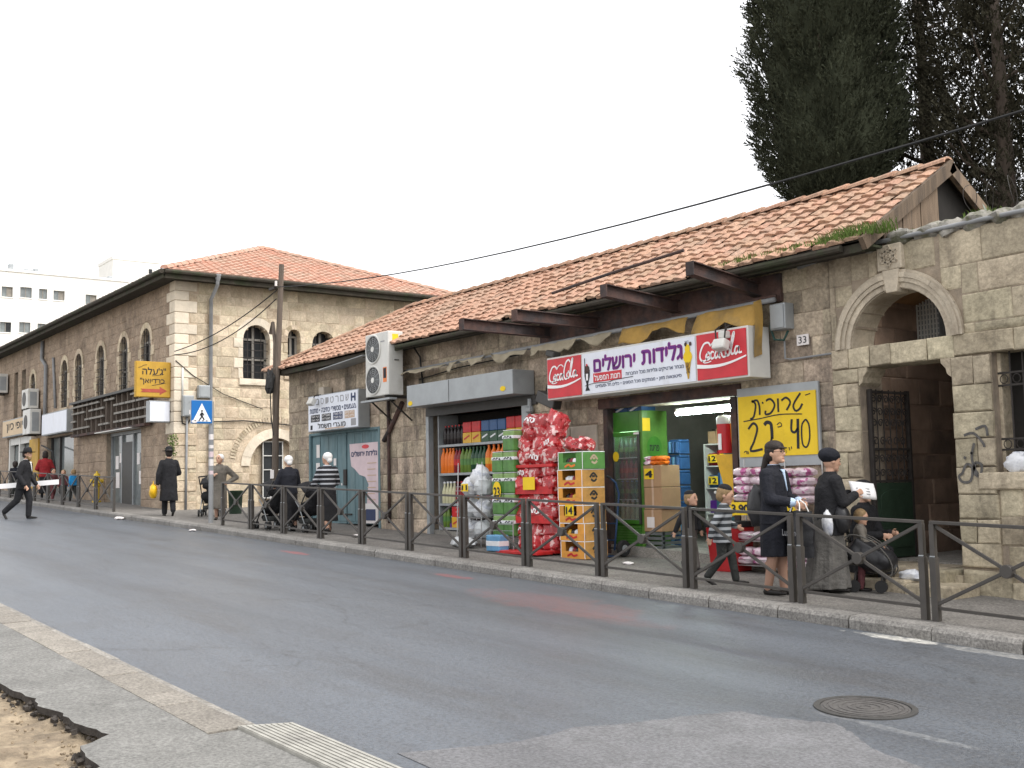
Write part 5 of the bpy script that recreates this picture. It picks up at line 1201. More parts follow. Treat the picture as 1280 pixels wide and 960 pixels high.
# torn poster
PT = lambda u, v: (-22.0 + 1.28*u, FY + .022, -.62 + 1.62*v)
po = [(0, 1), (1, 1), (1, 0), (.52, 0), (.52, .13), (.6, .2), (.62, .33), (.66, .45), (.55, .55), (.35, .58), (.18, .66), (.06, .7), (.02, .85)]
p_ = MB().extr([PT(*q) for q in po], (0, .004, 0)).build('poster', 'paper_pink', t)
lettering('גלידות ירושלים', 'ink_blue', p_, -21.9, -20.78, .72, .84, FY + .018, heb=True, bold=.03)
MB().extr([(-21.28 + .16*math.cos(a), FY + .018, .92 + .045*math.sin(a)) for a in [2*PI*k/14 for k in range(14)]], (0, .003, 0)).build('badge', 'sign_red', p_)
for k in range(8): MB().box(-21.2, -20.8 - .1*random.random(), FY + .017, FY + .020, .55 - .13*k, .57 - .13*k).build('print_line', 'ink_tan', p_)
MB().box(-21.3, -20.76, FY + .014, FY + .018, -.72, -.3).build('poster', 'paper', t); MB().box(-21.26, -20.85, FY + .010, FY + .0135, -.66, -.42).build('poster_picture', 'ink_blue', t)
for (u, z, w_, h_) in ((-23.6, .75, .16, .3), (-23.62, .35, .18, .28), (-22.75, .55, .12, .16), (-23.0, .3, .05, .06), (-22.4, .1, .05, .05)): MB().box(u, u + w_, FY + .022, FY + .027, z, z + h_).build('paper_scrap', 'paper', t)
t = thing('shop_sign', 'white electrical goods sign with rows of Hebrew lettering over the blue door', 'sign', (-22.1, 11.5, 1.3), world=True)
MB().box(-23.35, -20.98, 11.50, FY - .03, 1.32, 2.14).build('case', 'metal_grey', t, bevel=.006)
MB().box(-23.33, -21.0, 11.488, 11.498, 1.34, 2.12).build('panel', 'sign_white', t)
ys = 11.484
lettering('H', 'ink_blue', t, -21.28, -21.1, 1.90, 2.06, ys, bold=.05)
for k in range(7): lettering('נסיטרםשד'[k], 'ink_grey', t, -22.95 + .235*k, -22.80 + .235*k, 1.92, 2.06, ys, heb=True)
lettering('צעצועים • מכשירי כתיבה • מתנות', 'ink_blue', t, -23.25, -21.06, 1.74, 1.84, ys, heb=True, bold=.02)
for k, mt in enumerate(('ink', 'ink', 'ink_blue', 'ink_tan')):
    u = -23.2 + .54*k; MB().box(u, u + .44, ys, ys + .003, 1.54, 1.70).build('badge', mt, t)
    for z in (1.635, 1.56): lettering(('תנורי חשמל', 'מאווררים', 'גופי תאורה', 'רדיו טייפ')[k], 'lettering_white', t, u + .03, u + .41, z, z + .05, ys - .003, heb=True)
lettering('מוצרי חשמל', 'ink', t, -22.85, -21.55, 1.385, 1.50, ys, heb=True, bold=.02); MB().box(-22.5, -21.6, ys, ys + .003, 1.35, 1.375).build('badge', 'ink_tan', t)
MB().box(-23.22, -23.12, ys, ys + .003, 1.37, 1.47).build('badge', 'ink', t); MB().box(-21.3, -21.08, ys, ys + .003, 1.37, 1.52).build('badge', 'ink_grey', t)
t = thing('flood_lamp', 'white flood lamp fixed over the electrical goods sign', 'lamp', (-22.9, 11.4, 2.0), world=True)
MB().box(-22.95, -22.7, 11.55, FY - .03, 2.12, 2.32).build('mount', 'plaster', t, bevel=.02); MB().obox((-22.83, 11.32, 1.98), (.24, .12, .16), Matrix.Rotation(-.5, 3, 'X')).build('head', 'metal_white', t, bevel=.02); MB().tube([(-22.83, 11.56, 2.15), (-22.83, 11.4, 2.12), (-22.83, 11.33, 2.0)], .015, 6).build('arm', 'iron', t)
# two-fan air conditioner on brackets
ax0, ax1, ay0, ay1, az0, az1 = -20.1, -19.18, 11.18, 11.53, 1.86, 3.14
t = thing('air_conditioner', 'tall white air conditioner with two fans on wall brackets', 'air conditioner', (-19.64, 11.4, az0), world=True)
MB().box(ax0, ax1, ay0, ay1, az0, az1).build('casing', 'metal_white', t, bevel=.02)
for z in (2.19, 2.82):
    fc = (ax0 + .34, ay0 - .004, z); g = MB()
    g.add([(fc[0] + .27*math.cos(2*PI*k/28), fc[1], fc[2] + .27*math.sin(2*PI*k/28)) for k in range(28)], [tuple(range(28))]); fg = g.build('fan', 'metal_dark', t)
    for r in (.06, .10, .14, .18, .22, .265): MB().tube([(fc[0] + r*math.cos(2*PI*k/24), fc[1] - .015, fc[2] + r*math.sin(2*PI*k/24)) for k in range(25)], .005, 4).build('grille_ring', 'metal_grey', fg)
    for k in range(12): a = PI*k/6; MB().tube([(fc[0] + .05*math.cos(a), fc[1] - .016, fc[2] + .05*math.sin(a)), (fc[0] + .27*math.cos(a), fc[1] - .016, fc[2] + .27*math.sin(a))], .004, 4).build('grille_spoke', 'metal_grey', fg)
    h_ = MB(); h_.cyl((fc[0], fc[1] - .03, fc[2]), (fc[0], fc[1] - .005, fc[2]), .055, n=14); h_.build('hub', 'metal_white', fg)
    MB().tube([(fc[0] + .285*math.cos(2*PI*k/28), fc[1] - .008, fc[2] + .285*math.sin(2*PI*k/28)) for k in range(29)], .016, 5).build('shroud', 'metal_white', fg)
MB().box(ax0 + .72, ax0 + .86, ay0 - .004, ay0 - .001, 2.12, 2.42).build('energy_label', 'p_orange', t); MB().box(ax0 + .735, ax0 + .845, ay0 - .007, ay0 - .0045, 2.2, 2.4).build('energy_label', 'ink', t)
MB().box(ax1 + .001, ax1 + .004, ay0 + .1, ay0 + .24, 2.95, 3.08).build('sticker', 'price_yellow', t); MB().box(ax1 + .001, ax1 + .02, ay0 + .14, ay0 + .24, 2.55, 2.57).build('handle', 'metal_dark', t)
MB().obox((ax0 + .71, ay0 - .003, 2.945), (.16, .004, .022)).build('maker_plate', 'ink_grey', t)
for x in (ax0 + .1, ax1 - .1):
    MB().box(x - .025, x + .025, ay0 - .03, FY - .01, az0 - .06, az0 - .002).build('bracket', 'iron', t); MB().tube([(x, ay0 + .05, az0 - .06), (x, FY - .02, az0 - .5)], .018, 6).build('bracket', 'iron', t)
MB().box(ax0 - .12, ax1 + .12, ay0 - .05, ay0 + .12, az0 - .1, az0 - .062).build('tray', 'metal_grey', t)
tag(MB().tube([(-19.0, 11.6, 2.9), (-18.85, 11.72, 2.6), (-18.8, 11.75, 2.0), (-18.75, 11.7, 1.95)], .018, 6).build('refrigerant_pipe', 'cable', smooth=True), 'black pipe dropping from the two fan air conditioner', 'pipe')
tag(MB().tube([(-20.15, FY - .06, 1.9), (-20.15, FY - .06, -.7)], .035, 8).build('waste_pipe', 'rust', smooth=True), 'brown vertical pipe on the wall beside the blue door', 'pipe')
tag(MB().tube([(-19.6, FY - .05, 1.75), (-20.1, FY - .07, 1.2), (-20.35, FY - .06, 1.0)], .05, 7).build('broken_pipe', 'rust', smooth=True), 'rusted broken pipe slanting below the two fan air conditioner', 'pipe')
MB()
tag(MB().hexa([(-22.2, 11.15, 2.62), (-20.2, 11.15, 2.74), (-20.2, 11.75, 2.80), (-22.2, 11.75, 2.68), (-22.2, 11.15, 2.635), (-20.2, 11.15, 2.755), (-20.2, 11.75, 2.815), (-22.2, 11.75, 2.695)]).build('tin_sheet', 'metal_grey'), 'loose grey tin sheet stuck under the eaves beside the air conditioner', 'tin sheet')

# ================================================================== DRINKS STORE: SHUTTER BOX, SHELVES, BOTTLES
t = thing('shutter_box', 'long grey metal roller shutter box over the drinks shelves', 'shutter box', (-17, 11.5, 1.57), world=True)
MB().box(-18.68, -15.22, 11.30, FY - .03, 1.57, 1.99).build('housing', 'metal_grey', t, bevel=.008)
MB().box(-18.7, -15.15, FY - .06, FY + .02, 1.40, 1.565).build('slot', 'metal_dark', t); MB().box(-17.2, -17.19, 11.295, 11.299, 1.58, 1.98).build('seam', 'metal_dark', t)
for (u, z) in ((-18.55, 1.64), (-15.5, 1.68)): MB().extr([(u + .08*math.cos(a), 11.294, z + .045*math.sin(a)) for a in [2*PI*k/12 for k in range(12)]], (0, .004, 0)).build('sticker', 'price_yellow', t)
for u, w_ in ((-18.72, .1), (-15.58, .22)): MB().box(u, u + w_, FY - .05, FY + .06, SZ(u, FY), 1.41).build('guide_rail', 'metal_grey', t)
MB().tube([(-15.3, FY - .08, 1.5), (-15.3, FY - .08, .6)], .04, 8).build('cable_duct', 'metal_grey', t)
b = MB(); b.lathe([(.05, 0), (.075, .03), (.075, .09), (.05, .12)], (-15.28, FY - .1, 1.25), 10); b.build('bell', 'metal_grey', t)
sz0 = SZ(-17, 12) + .08
t = thing('drinks_rack', 'dark open shelving rack filled with soft drink bottles', 'shelving', (-17, 12.1, sz0), world=True)
SH = [-.76, -.30, .28, .83]           # shelf tops
SX0, SX1, SY0, SY1 = -18.45, -15.75, 11.88, 12.34
for z in SH: MB().box(SX0, SX1, SY0, SY1, z - .045, z).build('shelf', 'metal_grey', t)
for u in (SX0 - .02, SX1 + .02): MB().box(u - .02, u + .02, SY0, SY1, sz0, 1.42).build('upright', 'metal_grey', t)
MB().box(SX0, SX1, SY1 + .002, SY1 + .02, sz0, 1.42).build('back_panel', 'dark_void', t)
BOT = {}
def bottle_mesh(name, prof, mats, cap):
    b = MB(); b.m(0).lathe(prof, n=9); z = prof[-1][1]; r = prof[-1][0]
    b.m(1).lathe([(r + .004, z - .002), (r + .004, z + .022), (.002, z + .023)], n=8)
    if len(mats) > 2: zl0, zl1, rl = prof[1][1] + .09, prof[1][1] + .17, max(p[0] for p in prof) + .0015; b.m(2).lathe([(rl, zl0), (rl, zl1)], n=9)
    return b.mesh(name, mats, 50)
P15 = [(.038, 0), (.045, .012), (.045, .19), (.04, .23), (.02, .285), (.014, .30), (.014, .315)]
P20 = [(.045, 0), (.053, .012), (.053, .20), (.046, .25), (.02, .30), (.015, .315), (.015, .33)]
PJU = [(.036, 0), (.042, .01), (.042, .15), (.036, .2), (.018, .26), (.017, .30)]
for nm, pr, ms in (('orange', P15, ('p_orange', 'p_orange', 'p_orange')), ('red', P15, ('p_cherry', 'p_dark', 'p_red')), ('lime', P15, ('p_lime', 'p_dkgreen', 'p_green')), ('green', P15, ('p_dkgreen', 'p_dkgreen', 'p_green')), ('bigorange', P20, ('p_orange', 'p_orange', 'p_yellow')), ('dark', P15, ('p_dark', 'p_red', 'p_dark')), ('cream', PJU, ('p_cream', 'p_white', 'p_cream')), ('cherry', PJU, ('p_cherry', 'p_red', 'p_cherry')), ('yellow', PJU, ('p_yellow', 'p_yellow', 'p_orange')), ('purple', PJU, ('p_dark', 'p_bluelt', 'p_purple')), ('tealb', PJU, ('p_dkgreen', 'p_bluelt', 'p_green')), ('pinkb', PJU, ('p_dark', 'p_bluelt', 'p_magenta'))):
    BOT[nm] = bottle_mesh('bottle_' + nm, pr, ms, None)
BL = {'orange': 'orange soda bottle on the tall shelf of the drinks rack', 'red': 'dark red soda bottle on the drinks rack', 'lime': 'lime green soda bottle on the drinks rack', 'green': 'dark green soda bottle on the drinks rack', 'bigorange': 'large bright orange soda bottle on the drinks rack', 'dark': 'dark cola bottle on the drinks rack', 'cream': 'cream coloured juice bottle on the drinks rack', 'cherry': 'cherry red juice bottle on the drinks rack', 'yellow': 'yellow juice bottle on the drinks rack', 'purple': 'bottle with purple label on the bottom shelf', 'tealb': 'bottle with green label on the bottom shelf', 'pinkb': 'bottle with magenta label on the bottom shelf'}
def bottles(kind, x, n, z, dx=.105, rows=1, sc=1.0):
    for k in range(n):
        for r in range(rows):
            o = put('bottle', BOT[kind]); o.location = (x + dx*k, SY0 + .07 + .12*r + random.uniform(-.008, .008), z); o.rotation_euler = (0, 0, random.uniform(0, 6)); o.scale = (sc, sc, sc*random.uniform(.99, 1.01))
            tag(o, BL[kind], 'bottle', kind + ' bottles on the drinks rack')
bottles('orange', SX0 + .07, 4, SH[2], .115, sc=1.42); bottles('red', SX0 + .52, 2, SH[2], .115, sc=1.42); bottles('lime', SX0 + .75, 3, SH[2], .115, sc=1.42); bottles('green', SX0 + 1.1, 4, SH[2], .118, sc=1.42); bottles('bigorange', SX0 + 1.6, 4, SH[2], .15, sc=1.42); bottles('dark', SX0 + 2.22, 4, SH[2], .12, sc=1.42)
bottles('cream', SX0 + .08, 4, SH[1], .118, sc=1.3); bottles('cherry', SX0 + .56, 4, SH[1], .118, sc=1.3); bottles('yellow', SX0 + 1.05, 2, SH[1], .12, sc=1.3)
bottles('lime', SX0 + .10, 2, SH[0], .12, sc=1.15); bottles('dark', SX0 + .75, 6, SH[0], .12, sc=1.15)
bottles('purple', SX0 + .08, 4, sz0 + .001, .115); bottles('tealb', SX0 + .55, 3, sz0 + .001, .115); bottles('pinkb', SX0 + .9, 5, sz0 + .001, .115)
# packs on the top shelf
def pack(x, z, w_, h_, dpt, lab, m1, m2, y=SY0 + .02, nm='drink_pack', split=.5):
    t = thing(nm, lab, 'pack', (x, y, z)); MB().box(0, w_, 0, dpt, 0, h_*split).build('lower_wrap', m1, t, bevel=.008); MB().box(.002, w_-.002, .002, dpt, h_*split + .001, h_).build('upper_wrap', m2, t, bevel=.012)
    MB().obox((w_*.5, -.003, h_*split*.55), (w_*.7, .004, .03), Matrix.Rotation(-.35, 3, 'Y')).build('brand_stripe', 'p_white' if m1 != 'p_yellow' else 'p_red', t); return t
for k in range(2): pack(SX0 + .80 + .30*k, SH[3], .28, .40, .3, 'yellow and red drink pack beside the blue green packs' if k else 'yellow and red drink pack beside the dark bottles', 'p_yellow', 'p_red')
for k in range(3): tag(pack(SX0 + 1.41 + .26*k, SH[3], .25, .40, .3, 'blue and green drink pack on the top shelf', 'p_dkgreen', 'p_blue'), group='blue green packs on the top shelf')
for k in range(2): tag(pack(SX0 + 2.2 + .27*k, SH[3], .26, .42, .3, 'red topped yellow drink pack at the shutter rail end of the top shelf', 'p_yellow', 'p_red'), group='red yellow packs by the shutter rail')
for k in range(6):
    o = put('bottle', BOT['dark']); o.location = (SX0 + .1 + .12*k, SY0 + .1, SH[3]); o.scale = (1.1, 1.1, 1.1); tag(o, 'dark cola bottle in deep shade on the top shelf', 'bottle', 'dark bottles on the top shelf')
pack(SX0 + .38, SH[0], .32, .40, .3, 'red and yellow drink pack on the third shelf', 'p_yellow', 'p_red')
pack(SX0 + 1.52, SH[1], .42, .46, .32, 'magenta drink carton on the second shelf', 'p_magenta', 'p_magenta', split=.55)

# ================================================================== GOODS ON THE PAVEMENT
def numtag(parent, txt, x, y, z, w_, h_, rot=0):
    MB().box(x - w_/2, x + w_/2, y - .004, y, z, z + h_).build('price_card', 'price_yellow', parent); lettering(txt, 'ink', parent, x - w_*.36, x + w_*.36, z + h_*.18, z + h_*.8, y - .008, bold=.04, name='price')
# white packets in a wire rack
gx, gy = -15.85, 10.98; gz = SZ(gx, gy)
t = thing('wire_rack', 'wire display rack holding clear bags of white cups', 'rack', (gx, gy, gz))
for sx_ in (-.36, .36):
    for sy_ in (-.2, .2): MB().cyl((sx_, sy_, 0), (sx_, sy_ + .05, 1.42), .009, n=6).build('upright', 'wire', t)
LV = (.12, .48, .84)
for z in LV:
    for y in (-.2, -.07, .07, .2): MB().cyl((-.36, y, z), (.36, y, z), .006, n=5).build('shelf_wire', 'wire', t)
    for y, dz in ((-.22, .1), (-.22, .17)): MB().cyl((-.36, y, z + dz), (.36, y, z + dz), .006, n=5).build('shelf_wire', 'wire', t)
    for k in range(6): x = -.36 + .144*k; MB().cyl((x, -.22, z), (x, .2, z), .005, n=5).build('shelf_wire', 'wire', t)
numtag(t, '11', -.05, -.235, .93, .2, .13); numtag(t, '9', -.1, -.235, .22, .22, .1)
for i, z in enumerate(LV):
    for k in range(2):
        o = crumple((0, 0, 0), (.19, .17, .17), i*5 + k, 16, 10, .35).build('cup_bag', ['p_bagwhite', 'plastic_clear'][(i + k) % 2], smooth=45); o.location = (gx - .18 + .36*k, gy + .0, gz + z + .155)
        tag(o, 'clear plastic bag of white disposable cups on the wire rack', 'bag', 'cup bags on the wire rack')
o = crumple((0, 0, 0), (.2, .16, .2), 41, 16, 10, .3).build('cup_bag', 'p_bagwhite', smooth=45); o.location = (gx + .05, gy + .03, gz + 1.17); tag(o, 'tall bag of white cups on top of the wire rack', 'bag')
o = crumple((0, 0, 0), (.33, .14, .1), 51, 16, 10, .3).build('cup_bag', 'plastic_clear', smooth=45); o.location = (gx + .1, gy - .38, gz + .085); tag(o, 'flat clear bag of cups on the ground before the wire rack', 'bag')
# green six-packs
gx, gy = -14.9, 10.98; gz = SZ(gx, gy)
t = thing('bottle_rack', 'low rack stacked with green wrapped six packs', 'rack', (gx, gy, gz))
for sx_ in (-.32, .32):
    for sy_ in (-.2, .2): MB().cyl((sx_, sy_, 0), (sx_, sy_, .5), .01, n=6).build('upright', 'wire', t)
for y in (-.2, -.1, 0, .1, .2): MB().cyl((-.32, y, .22), (.32, y, .22), .008, n=5).build('shelf_wire', 'wire', t)
for y, z in ((-.21, .32), (-.21, .42)): MB().cyl((-.32, y, z), (.32, y, z), .006, n=5).build('shelf_wire', 'wire', t)
def sixpack(x, y, z, lab, w_=.30, h_=.33):
    t = thing('six_pack', lab, 'six pack', (x, y, z), group='green wrapped six packs')
    MB().box(-w_/2, w_/2, -.16, .16, 0, h_*.62).build('wrap', 'p_green', t, bevel=.02); MB().box(-w_/2 + .004, w_/2 - .004, -.156, .156, h_*.621, h_).build('upper_wrap', 'p_greenlt', t, bevel=.025)
    MB().box(-w_/2 - .002, w_/2 + .002, -.163, .163, h_*.60, h_*.76).build('label_band', 'p_white', t, bevel=.01); MB().box(-w_/2 + .01, w_/2 - .01, -.15, .15, h_ + .001, h_ + .012).build('film', 'p_white', t, bevel=.005)
    strokes([[(.15, .2), (.3, .8), (.4, .3)], [(.5, .2), (.5, .8), (.65, .7)], [(.75, .8), (.85, .2), (.7, .3)]], 'ink', t, lambda u, v: (-w_/2 + w_*u, -.1645, h_*.61 + h_*.14*v), .014, name='brand_mark')
numt = None
for k in range(4):
    for j in range(2): sixpack(gx - .155 + .31*j, gy, gz + .232 + .345*k, 'green wrapped six pack of bottles in the stack behind the price 23 card')
sixpack(gx + .16, gy, gz + .232 + 4*.345, 'single green six pack on top of the stack')
t = thing('price_card', 'yellow price card reading 23 on the green six packs', 'price card', (gx - .12, gy - .19, gz + .8))
MB().extr([(.11*math.cos(2*PI*k/16), -.004, .17 + .15*math.sin(2*PI*k/16)) for k in range(16)], (0, .004, 0)).build('card', 'price_yellow', t); lettering('23', 'ink', t, -.08, .08, .07, .22, -.008, bold=.03, name='price'); MB().cyl((0, .0, .17), (0, .025, .17), .01, n=6).build('pin', 'ink', t)
pk = thing('water_pack', 'small blue and white pack standing behind the railing under the six packs', 'pack', (gx + .1, gy - .36, gz)); MB().box(-.18, .18, -.1, .1, 0, .26).build('wrap', 'p_bluelt', pk, bevel=.02); MB().box(-.182, .182, -.102, .102, .08, .17).build('label_band', 'p_white', pk, bevel=.01)
# red bag rack
gx, gy = -14.15, 11.15; gz = SZ(gx, gy)
t = thing('snack_rack', 'tall red shelf rack heaped with shiny red snack bags', 'rack', (gx, gy, gz))
for z in (.06, .52, .98, 1.40): MB().box(-.5, .5, -.28, .25, z - .05, z).build('shelf', 'p_red', t, bevel=.008); 
for z in (.52, .98): MB().box(-.5, .5, -.3, -.282, z - .05, z + .07).build('shelf_lip', 'p_red', t)
MB().box(-.5, .5, .252, .27, 0, 1.5).build('back_panel', 'p_redbag2', t)
for s in (-.49, .49): MB().box(s - .02, s + .02, .1, .25, 0, 1.5).build('upright', 'p_red', t)
MB().box(-.58, .5, -.62, -.3, 0, .05).build('base_tray', 'p_red', t, bevel=.01)
def bagmesh(seed, w_=.19, h_=.125, d_=.12, amp=1.0):
    b = MB(); n, k = 22, 14; b.ball((0, 0, 0), 1, n, k); vs = []
    for p in b.v:
        v = Vector(p); q = Vector((math.copysign(abs(v.x)**.6, v.x), math.copysign(abs(v.y)**.8, v.y), math.copysign(abs(v.z)**.6, v.z)))
        f = 1 + amp*(.26*noise.noise(q*2.2 + Vector((seed*3.1, 0, 0))) + .20*abs(noise.noise(q*5 + Vector((0, seed, 0)))) + .10*noise.noise(q*11 + Vector((0, 0, seed))))
        vs.append((q.x*w_*f, q.y*d_*f, q.z*h_*f))
    b.v = vs; return b.mesh('bag', ['p_redbag'], 25)
BM = [bagmesh(i) for i in range(6)]
def redbag(x, y, z, i, lab, grp, sc=1, rx=0, ry=0):
    t = put('snack_bag', BM[i % 6]); t.location = (x, y, z); t.rotation_euler = (rx, ry, random.uniform(-.25, .25)); t.scale = (sc, sc, sc); tag(t, lab, 'bag', grp); return t
bm_lab = MB().box(-.10, .10, -.004, 0, -.035, .035).mesh('bag_label', ['lettering_white'])
i = 0
for z0, rows in ((.06, 2), (.52, 2), (.98, 2)):
    for r in range(rows):
        for k in range(3):
            o = redbag(gx - .32 + .32*k + random.uniform(-.03, .03), gy - .18 + .04*r, gz + z0 + .11 + .19*r, i, 'shiny red snack bag packed on a shelf of the red rack', 'red bags on the rack shelves', .95, random.uniform(-.3, .1), random.uniform(-.15, .15)); i += 1
            if (i % 4) == 0:
                q = strokes([[(.05, .3), (.2, .8), (.35, .2)], [(.42, .2), (.42, .85), (.58, .8), (.58, .2)], [(.68, .8), (.82, .8), (.82, .2), (.66, .2)], [(.92, .2), (.92, .85)]], 'lettering_white', o, lambda u, v: (-.13 + .26*u, -.132, -.05 + .1*v), .018, name='bag_print')
for r in range(4):
    for k in range(3):
        x_ = gx - .30 + .30*k + random.uniform(-.05, .05); 
        o = redbag(x_ + (.05 if r > 2 else 0), gy - .12 + .03*r + random.uniform(-.03, .03), gz + 1.40 + .12 + .185*r, i, 'shiny red snack bag in the heap on top of the red rack', 'red bags heaped on the rack', 1.05, random.uniform(-.4, .2), random.uniform(-.5, .5)); i += 1
        if (r*3 + k) % 4 == 1: strokes([[(.05, .3), (.2, .8), (.35, .2)], [(.42, .2), (.42, .85), (.58, .8), (.58, .2)], [(.68, .8), (.82, .8), (.82, .2), (.66, .2)], [(.92, .2), (.92, .85)]], 'lettering_white', o, lambda u, v: (-.13 + .26*u, -.132, -.05 + .1*v), .018, name='bag_print')
MB().box(-.18, .12, -.345, -.335, 1.0, 1.2).build('price_card', 'price_yellow', t)
# orange cartons
gx, gy = -13.15, 10.82; gz = SZ(gx, gy)
def carton(z, m1, lab, h_=.262, dx=0, rz=0):
    t = thing('snack_carton', lab, 'carton', (gx + dx, gy + .22, z), rz, group='printed snack cartons in a stack'); w_, d_ = .58, .44
    pts = [(-w_/2, 0), (-w_/2 + .1, 0)]
    # front with a cut-out hand window
    MB().box(-w_/2, -w_/2 + .11, -d_/2, -d_/2 + .012, .02, h_).build('front_panel', m1, t); MB().box(w_/2 - .16, w_/2, -d_/2, -d_/2 + .012, .02, h_).build('front_panel', m1, t); MB().box(-w_/2, w_/2, -d_/2 - .001, -d_/2 + .012, 0, .105).build('front_panel', m1, t)
    MB().box(w_/2 - .012, w_/2, -d_/2 + .014, d_/2, 0, h_).build('side_panel', 'carton_side' if m1 != 'carton_green' else 'carton_green', t); MB().box(-w_/2, -w_/2 + .012, -d_/2 + .014, d_/2, 0, h_).build('side_panel', m1, t); MB().box(-w_/2 + .013, w_/2 - .013, d_/2 - .012, d_/2, 0, h_).build('back_panel', m1, t); MB().box(-w_/2 + .013, w_/2 - .013, -d_/2 + .014, d_/2 - .013, 0, .02).build('base', m1, t)
    for (a, c, z0, z1, yy) in ((-w_/2, w_/2, h_ - .012, h_, -d_/2 - .003), (-w_/2, -w_/2 + .012, 0, h_ - .013, -d_/2 - .003), (w_/2 - .012, w_/2, 0, h_ - .013, -d_/2 - .003)): MB().box(a, c, yy, yy + .002, z0, z1).build('white_edge', 'lettering_white', t)
    MB().box(w_/2 + .001, w_/2 + .003, -d_/2, d_/2, h_ - .012, h_).build('white_edge', 'lettering_white', t)
    for k in range(4): o = crumple((-w_/2 + .16 + .08*k, -d_/2 + .09, .10), (.06, .05, .07), k + int(z*10), 8, 6, .3).build('packet', random.choice(['p_white', 'p_cherry', 'p_dark', 'p_yellow']), t, smooth=True)
    strokes([[(.2, .5), (.5, .9), (.8, .5)], [(.3, .3), (.55, .15), (.75, .35)], [(.4, .6), (.6, .6)]], 'ink_tan' if m1 == 'carton_green' else 'cloth_charcoal', t, lambda u, v: (w_/2 + .0015, -.12 + .24*u, .06 + .16*v), .03, nrm=(1, 0, 0), name='printed_figure')
    strokes([[(.1, .2), (.4, .7), (.6, .3), (.9, .6)]], 'p_red' if m1 != 'carton_green' else 'p_orange', t, lambda u, v: (-.16 + .3*u, -d_/2 - .0015, .02 + .07*v), .03, name='printed_figure'); return t
labs = ['bottom orange snack carton of the stack, standing on the pavement', 'reddish orange snack carton, second up from the pavement', 'orange snack carton carrying the yellow price card', 'orange snack carton directly above the one with price card', 'orange snack carton directly below the green one', 'green snack carton on top of the orange stack']
CH = .268
for k in range(6):
    o = carton(gz + CH*k, 'carton_green' if k == 5 else 'carton_orange', labs[k], CH - .004, random.uniform(-.02, .02), random.uniform(-.04, .04))
    if k == 2: numtag(o, '14', -.02, -.235, .1, .2, .17)
for k in range(2): redbag(gx - .12 + .26*k, gy + .2, gz + 6*CH + .1, k, 'red snack bag lying on top of the green carton', 'red bags on the green carton', .85, 1.2, .2)

# ================================================================== ICE CREAM SHOP: SIGN
t = thing('ice_cream_sign', 'long white ice cream shop light box sign with red end panels', 'sign', (-12, 11.3, 1.38), world=True)
sx0, sx1, sz0_, sz1_, sy = -14.27, -9.96, 1.38, 2.07, 11.3
MB().box(sx0, sx1, sy, FY - .08, sz0_, sz1_).build('case', 'metal_white', t, bevel=.01)
MB().box(-13.36, -11.03 + .0, sy - .012, sy - .002, sz0_ + .03, sz1_ - .03).build('panel', 'sign_white', t)
MB().box(-11.028, -10.925, sy - .012, sy - .002, sz0_ + .03, sz1_ - .03).build('panel', 'sign_white', t)
for a, c in ((sx0 + .03, -13.40), (-10.89, sx1 - .03)):
    rpnl = MB().box(a, c, sy - .014, sy - .002, sz0_ + .03, sz1_ - .03).build('red_panel', 'sign_red', t)
    w_ = c - a; T = lambda u, v: (a + w_*u, sy - .017, sz0_ + .03 + .63*v)
    # flowing script: capital C, o, c, a - capital C, o, l, a
    Ls = [[1.0, (.30, .72), (.25, .80), (.16, .78), (.09, .64), (.07, .50), (.11, .42), (.18, .42), (.25, .50)],
          [(.24, .58), (.20, .52), (.21, .44), (.26, .44), (.28, .52), (.25, .59), (.23, .56)],
          [(.36, .57), (.32, .59), (.29, .52), (.31, .44), (.36, .46)], [(.46, .58), (.41, .59), (.38, .50), (.40, .44), (.45, .50), (.47, .59), (.46, .46), (.49, .44)],
          [.7, (.47, .55), (.52, .58)],
          [1.0, (.70, .86), (.66, .92), (.58, .86), (.52, .66), (.52, .50), (.57, .44), (.63, .50)],
          [(.64, .62), (.60, .56), (.61, .47), (.66, .47), (.68, .56), (.65, .63), (.63, .60)],
          [(.70, .62), (.74, .86), (.78, .95), (.77, .84), (.71, .58), (.72, .48), (.76, .50)], [(.86, .62), (.81, .63), (.78, .54), (.80, .47), (.85, .54), (.87, .63), (.86, .50), (.92, .50)],
          [.6, (.30, .72), (.36, .80), (.44, .82), (.50, .76)], [.5, (.11, .42), (.16, .37), (.24, .37), (.30, .39)]]
    strokes(Ls, 'lettering_white', rpnl, T, .026, name='script_lettering')
    b = MB(); n = 24; up = []; lo = []
    for i in range(n + 1):
        u = i/n; y0 = .30 - .10*math.sin(PI*u*.9 + .15) + .12*u; th = .055*(1 - .75*u) + .012; up.append(T(u, y0 + th)); lo.append(T(u, y0 - th*.3))
    b.extr(up + lo[::-1], (0, -.004, 0)); b.build('wave_ribbon', 'lettering_white', rpnl)
yl = sy - .014
for (mt, bo, dy) in (('magenta', .045, .0), ('purple', .022, -.004)):
    lettering('ירושלים', mt, t, -13.08, -12.15, 1.74, 1.97, yl + dy - .001, heb=True, bold=bo); lettering('גלידות', mt, t, -12.0, -11.17, 1.745, 2.0, yl + dy - .001, heb=True, bold=bo)
rb = MB().box(-13.1, -12.45, sy - .016, sy - .013, 1.575, 1.715).build('red_box', 'sign_red', t); lettering('חנות המפעל', 'lettering_white', rb, -13.07, -12.48, 1.60, 1.69, sy - .019, heb=True, bold=.02)
lettering('מבחר ארטיקים וגלידות מכל החברות', 'ink_blue', t, -12.36, -11.15, 1.60, 1.675, yl - .002, heb=True, bold=.01)
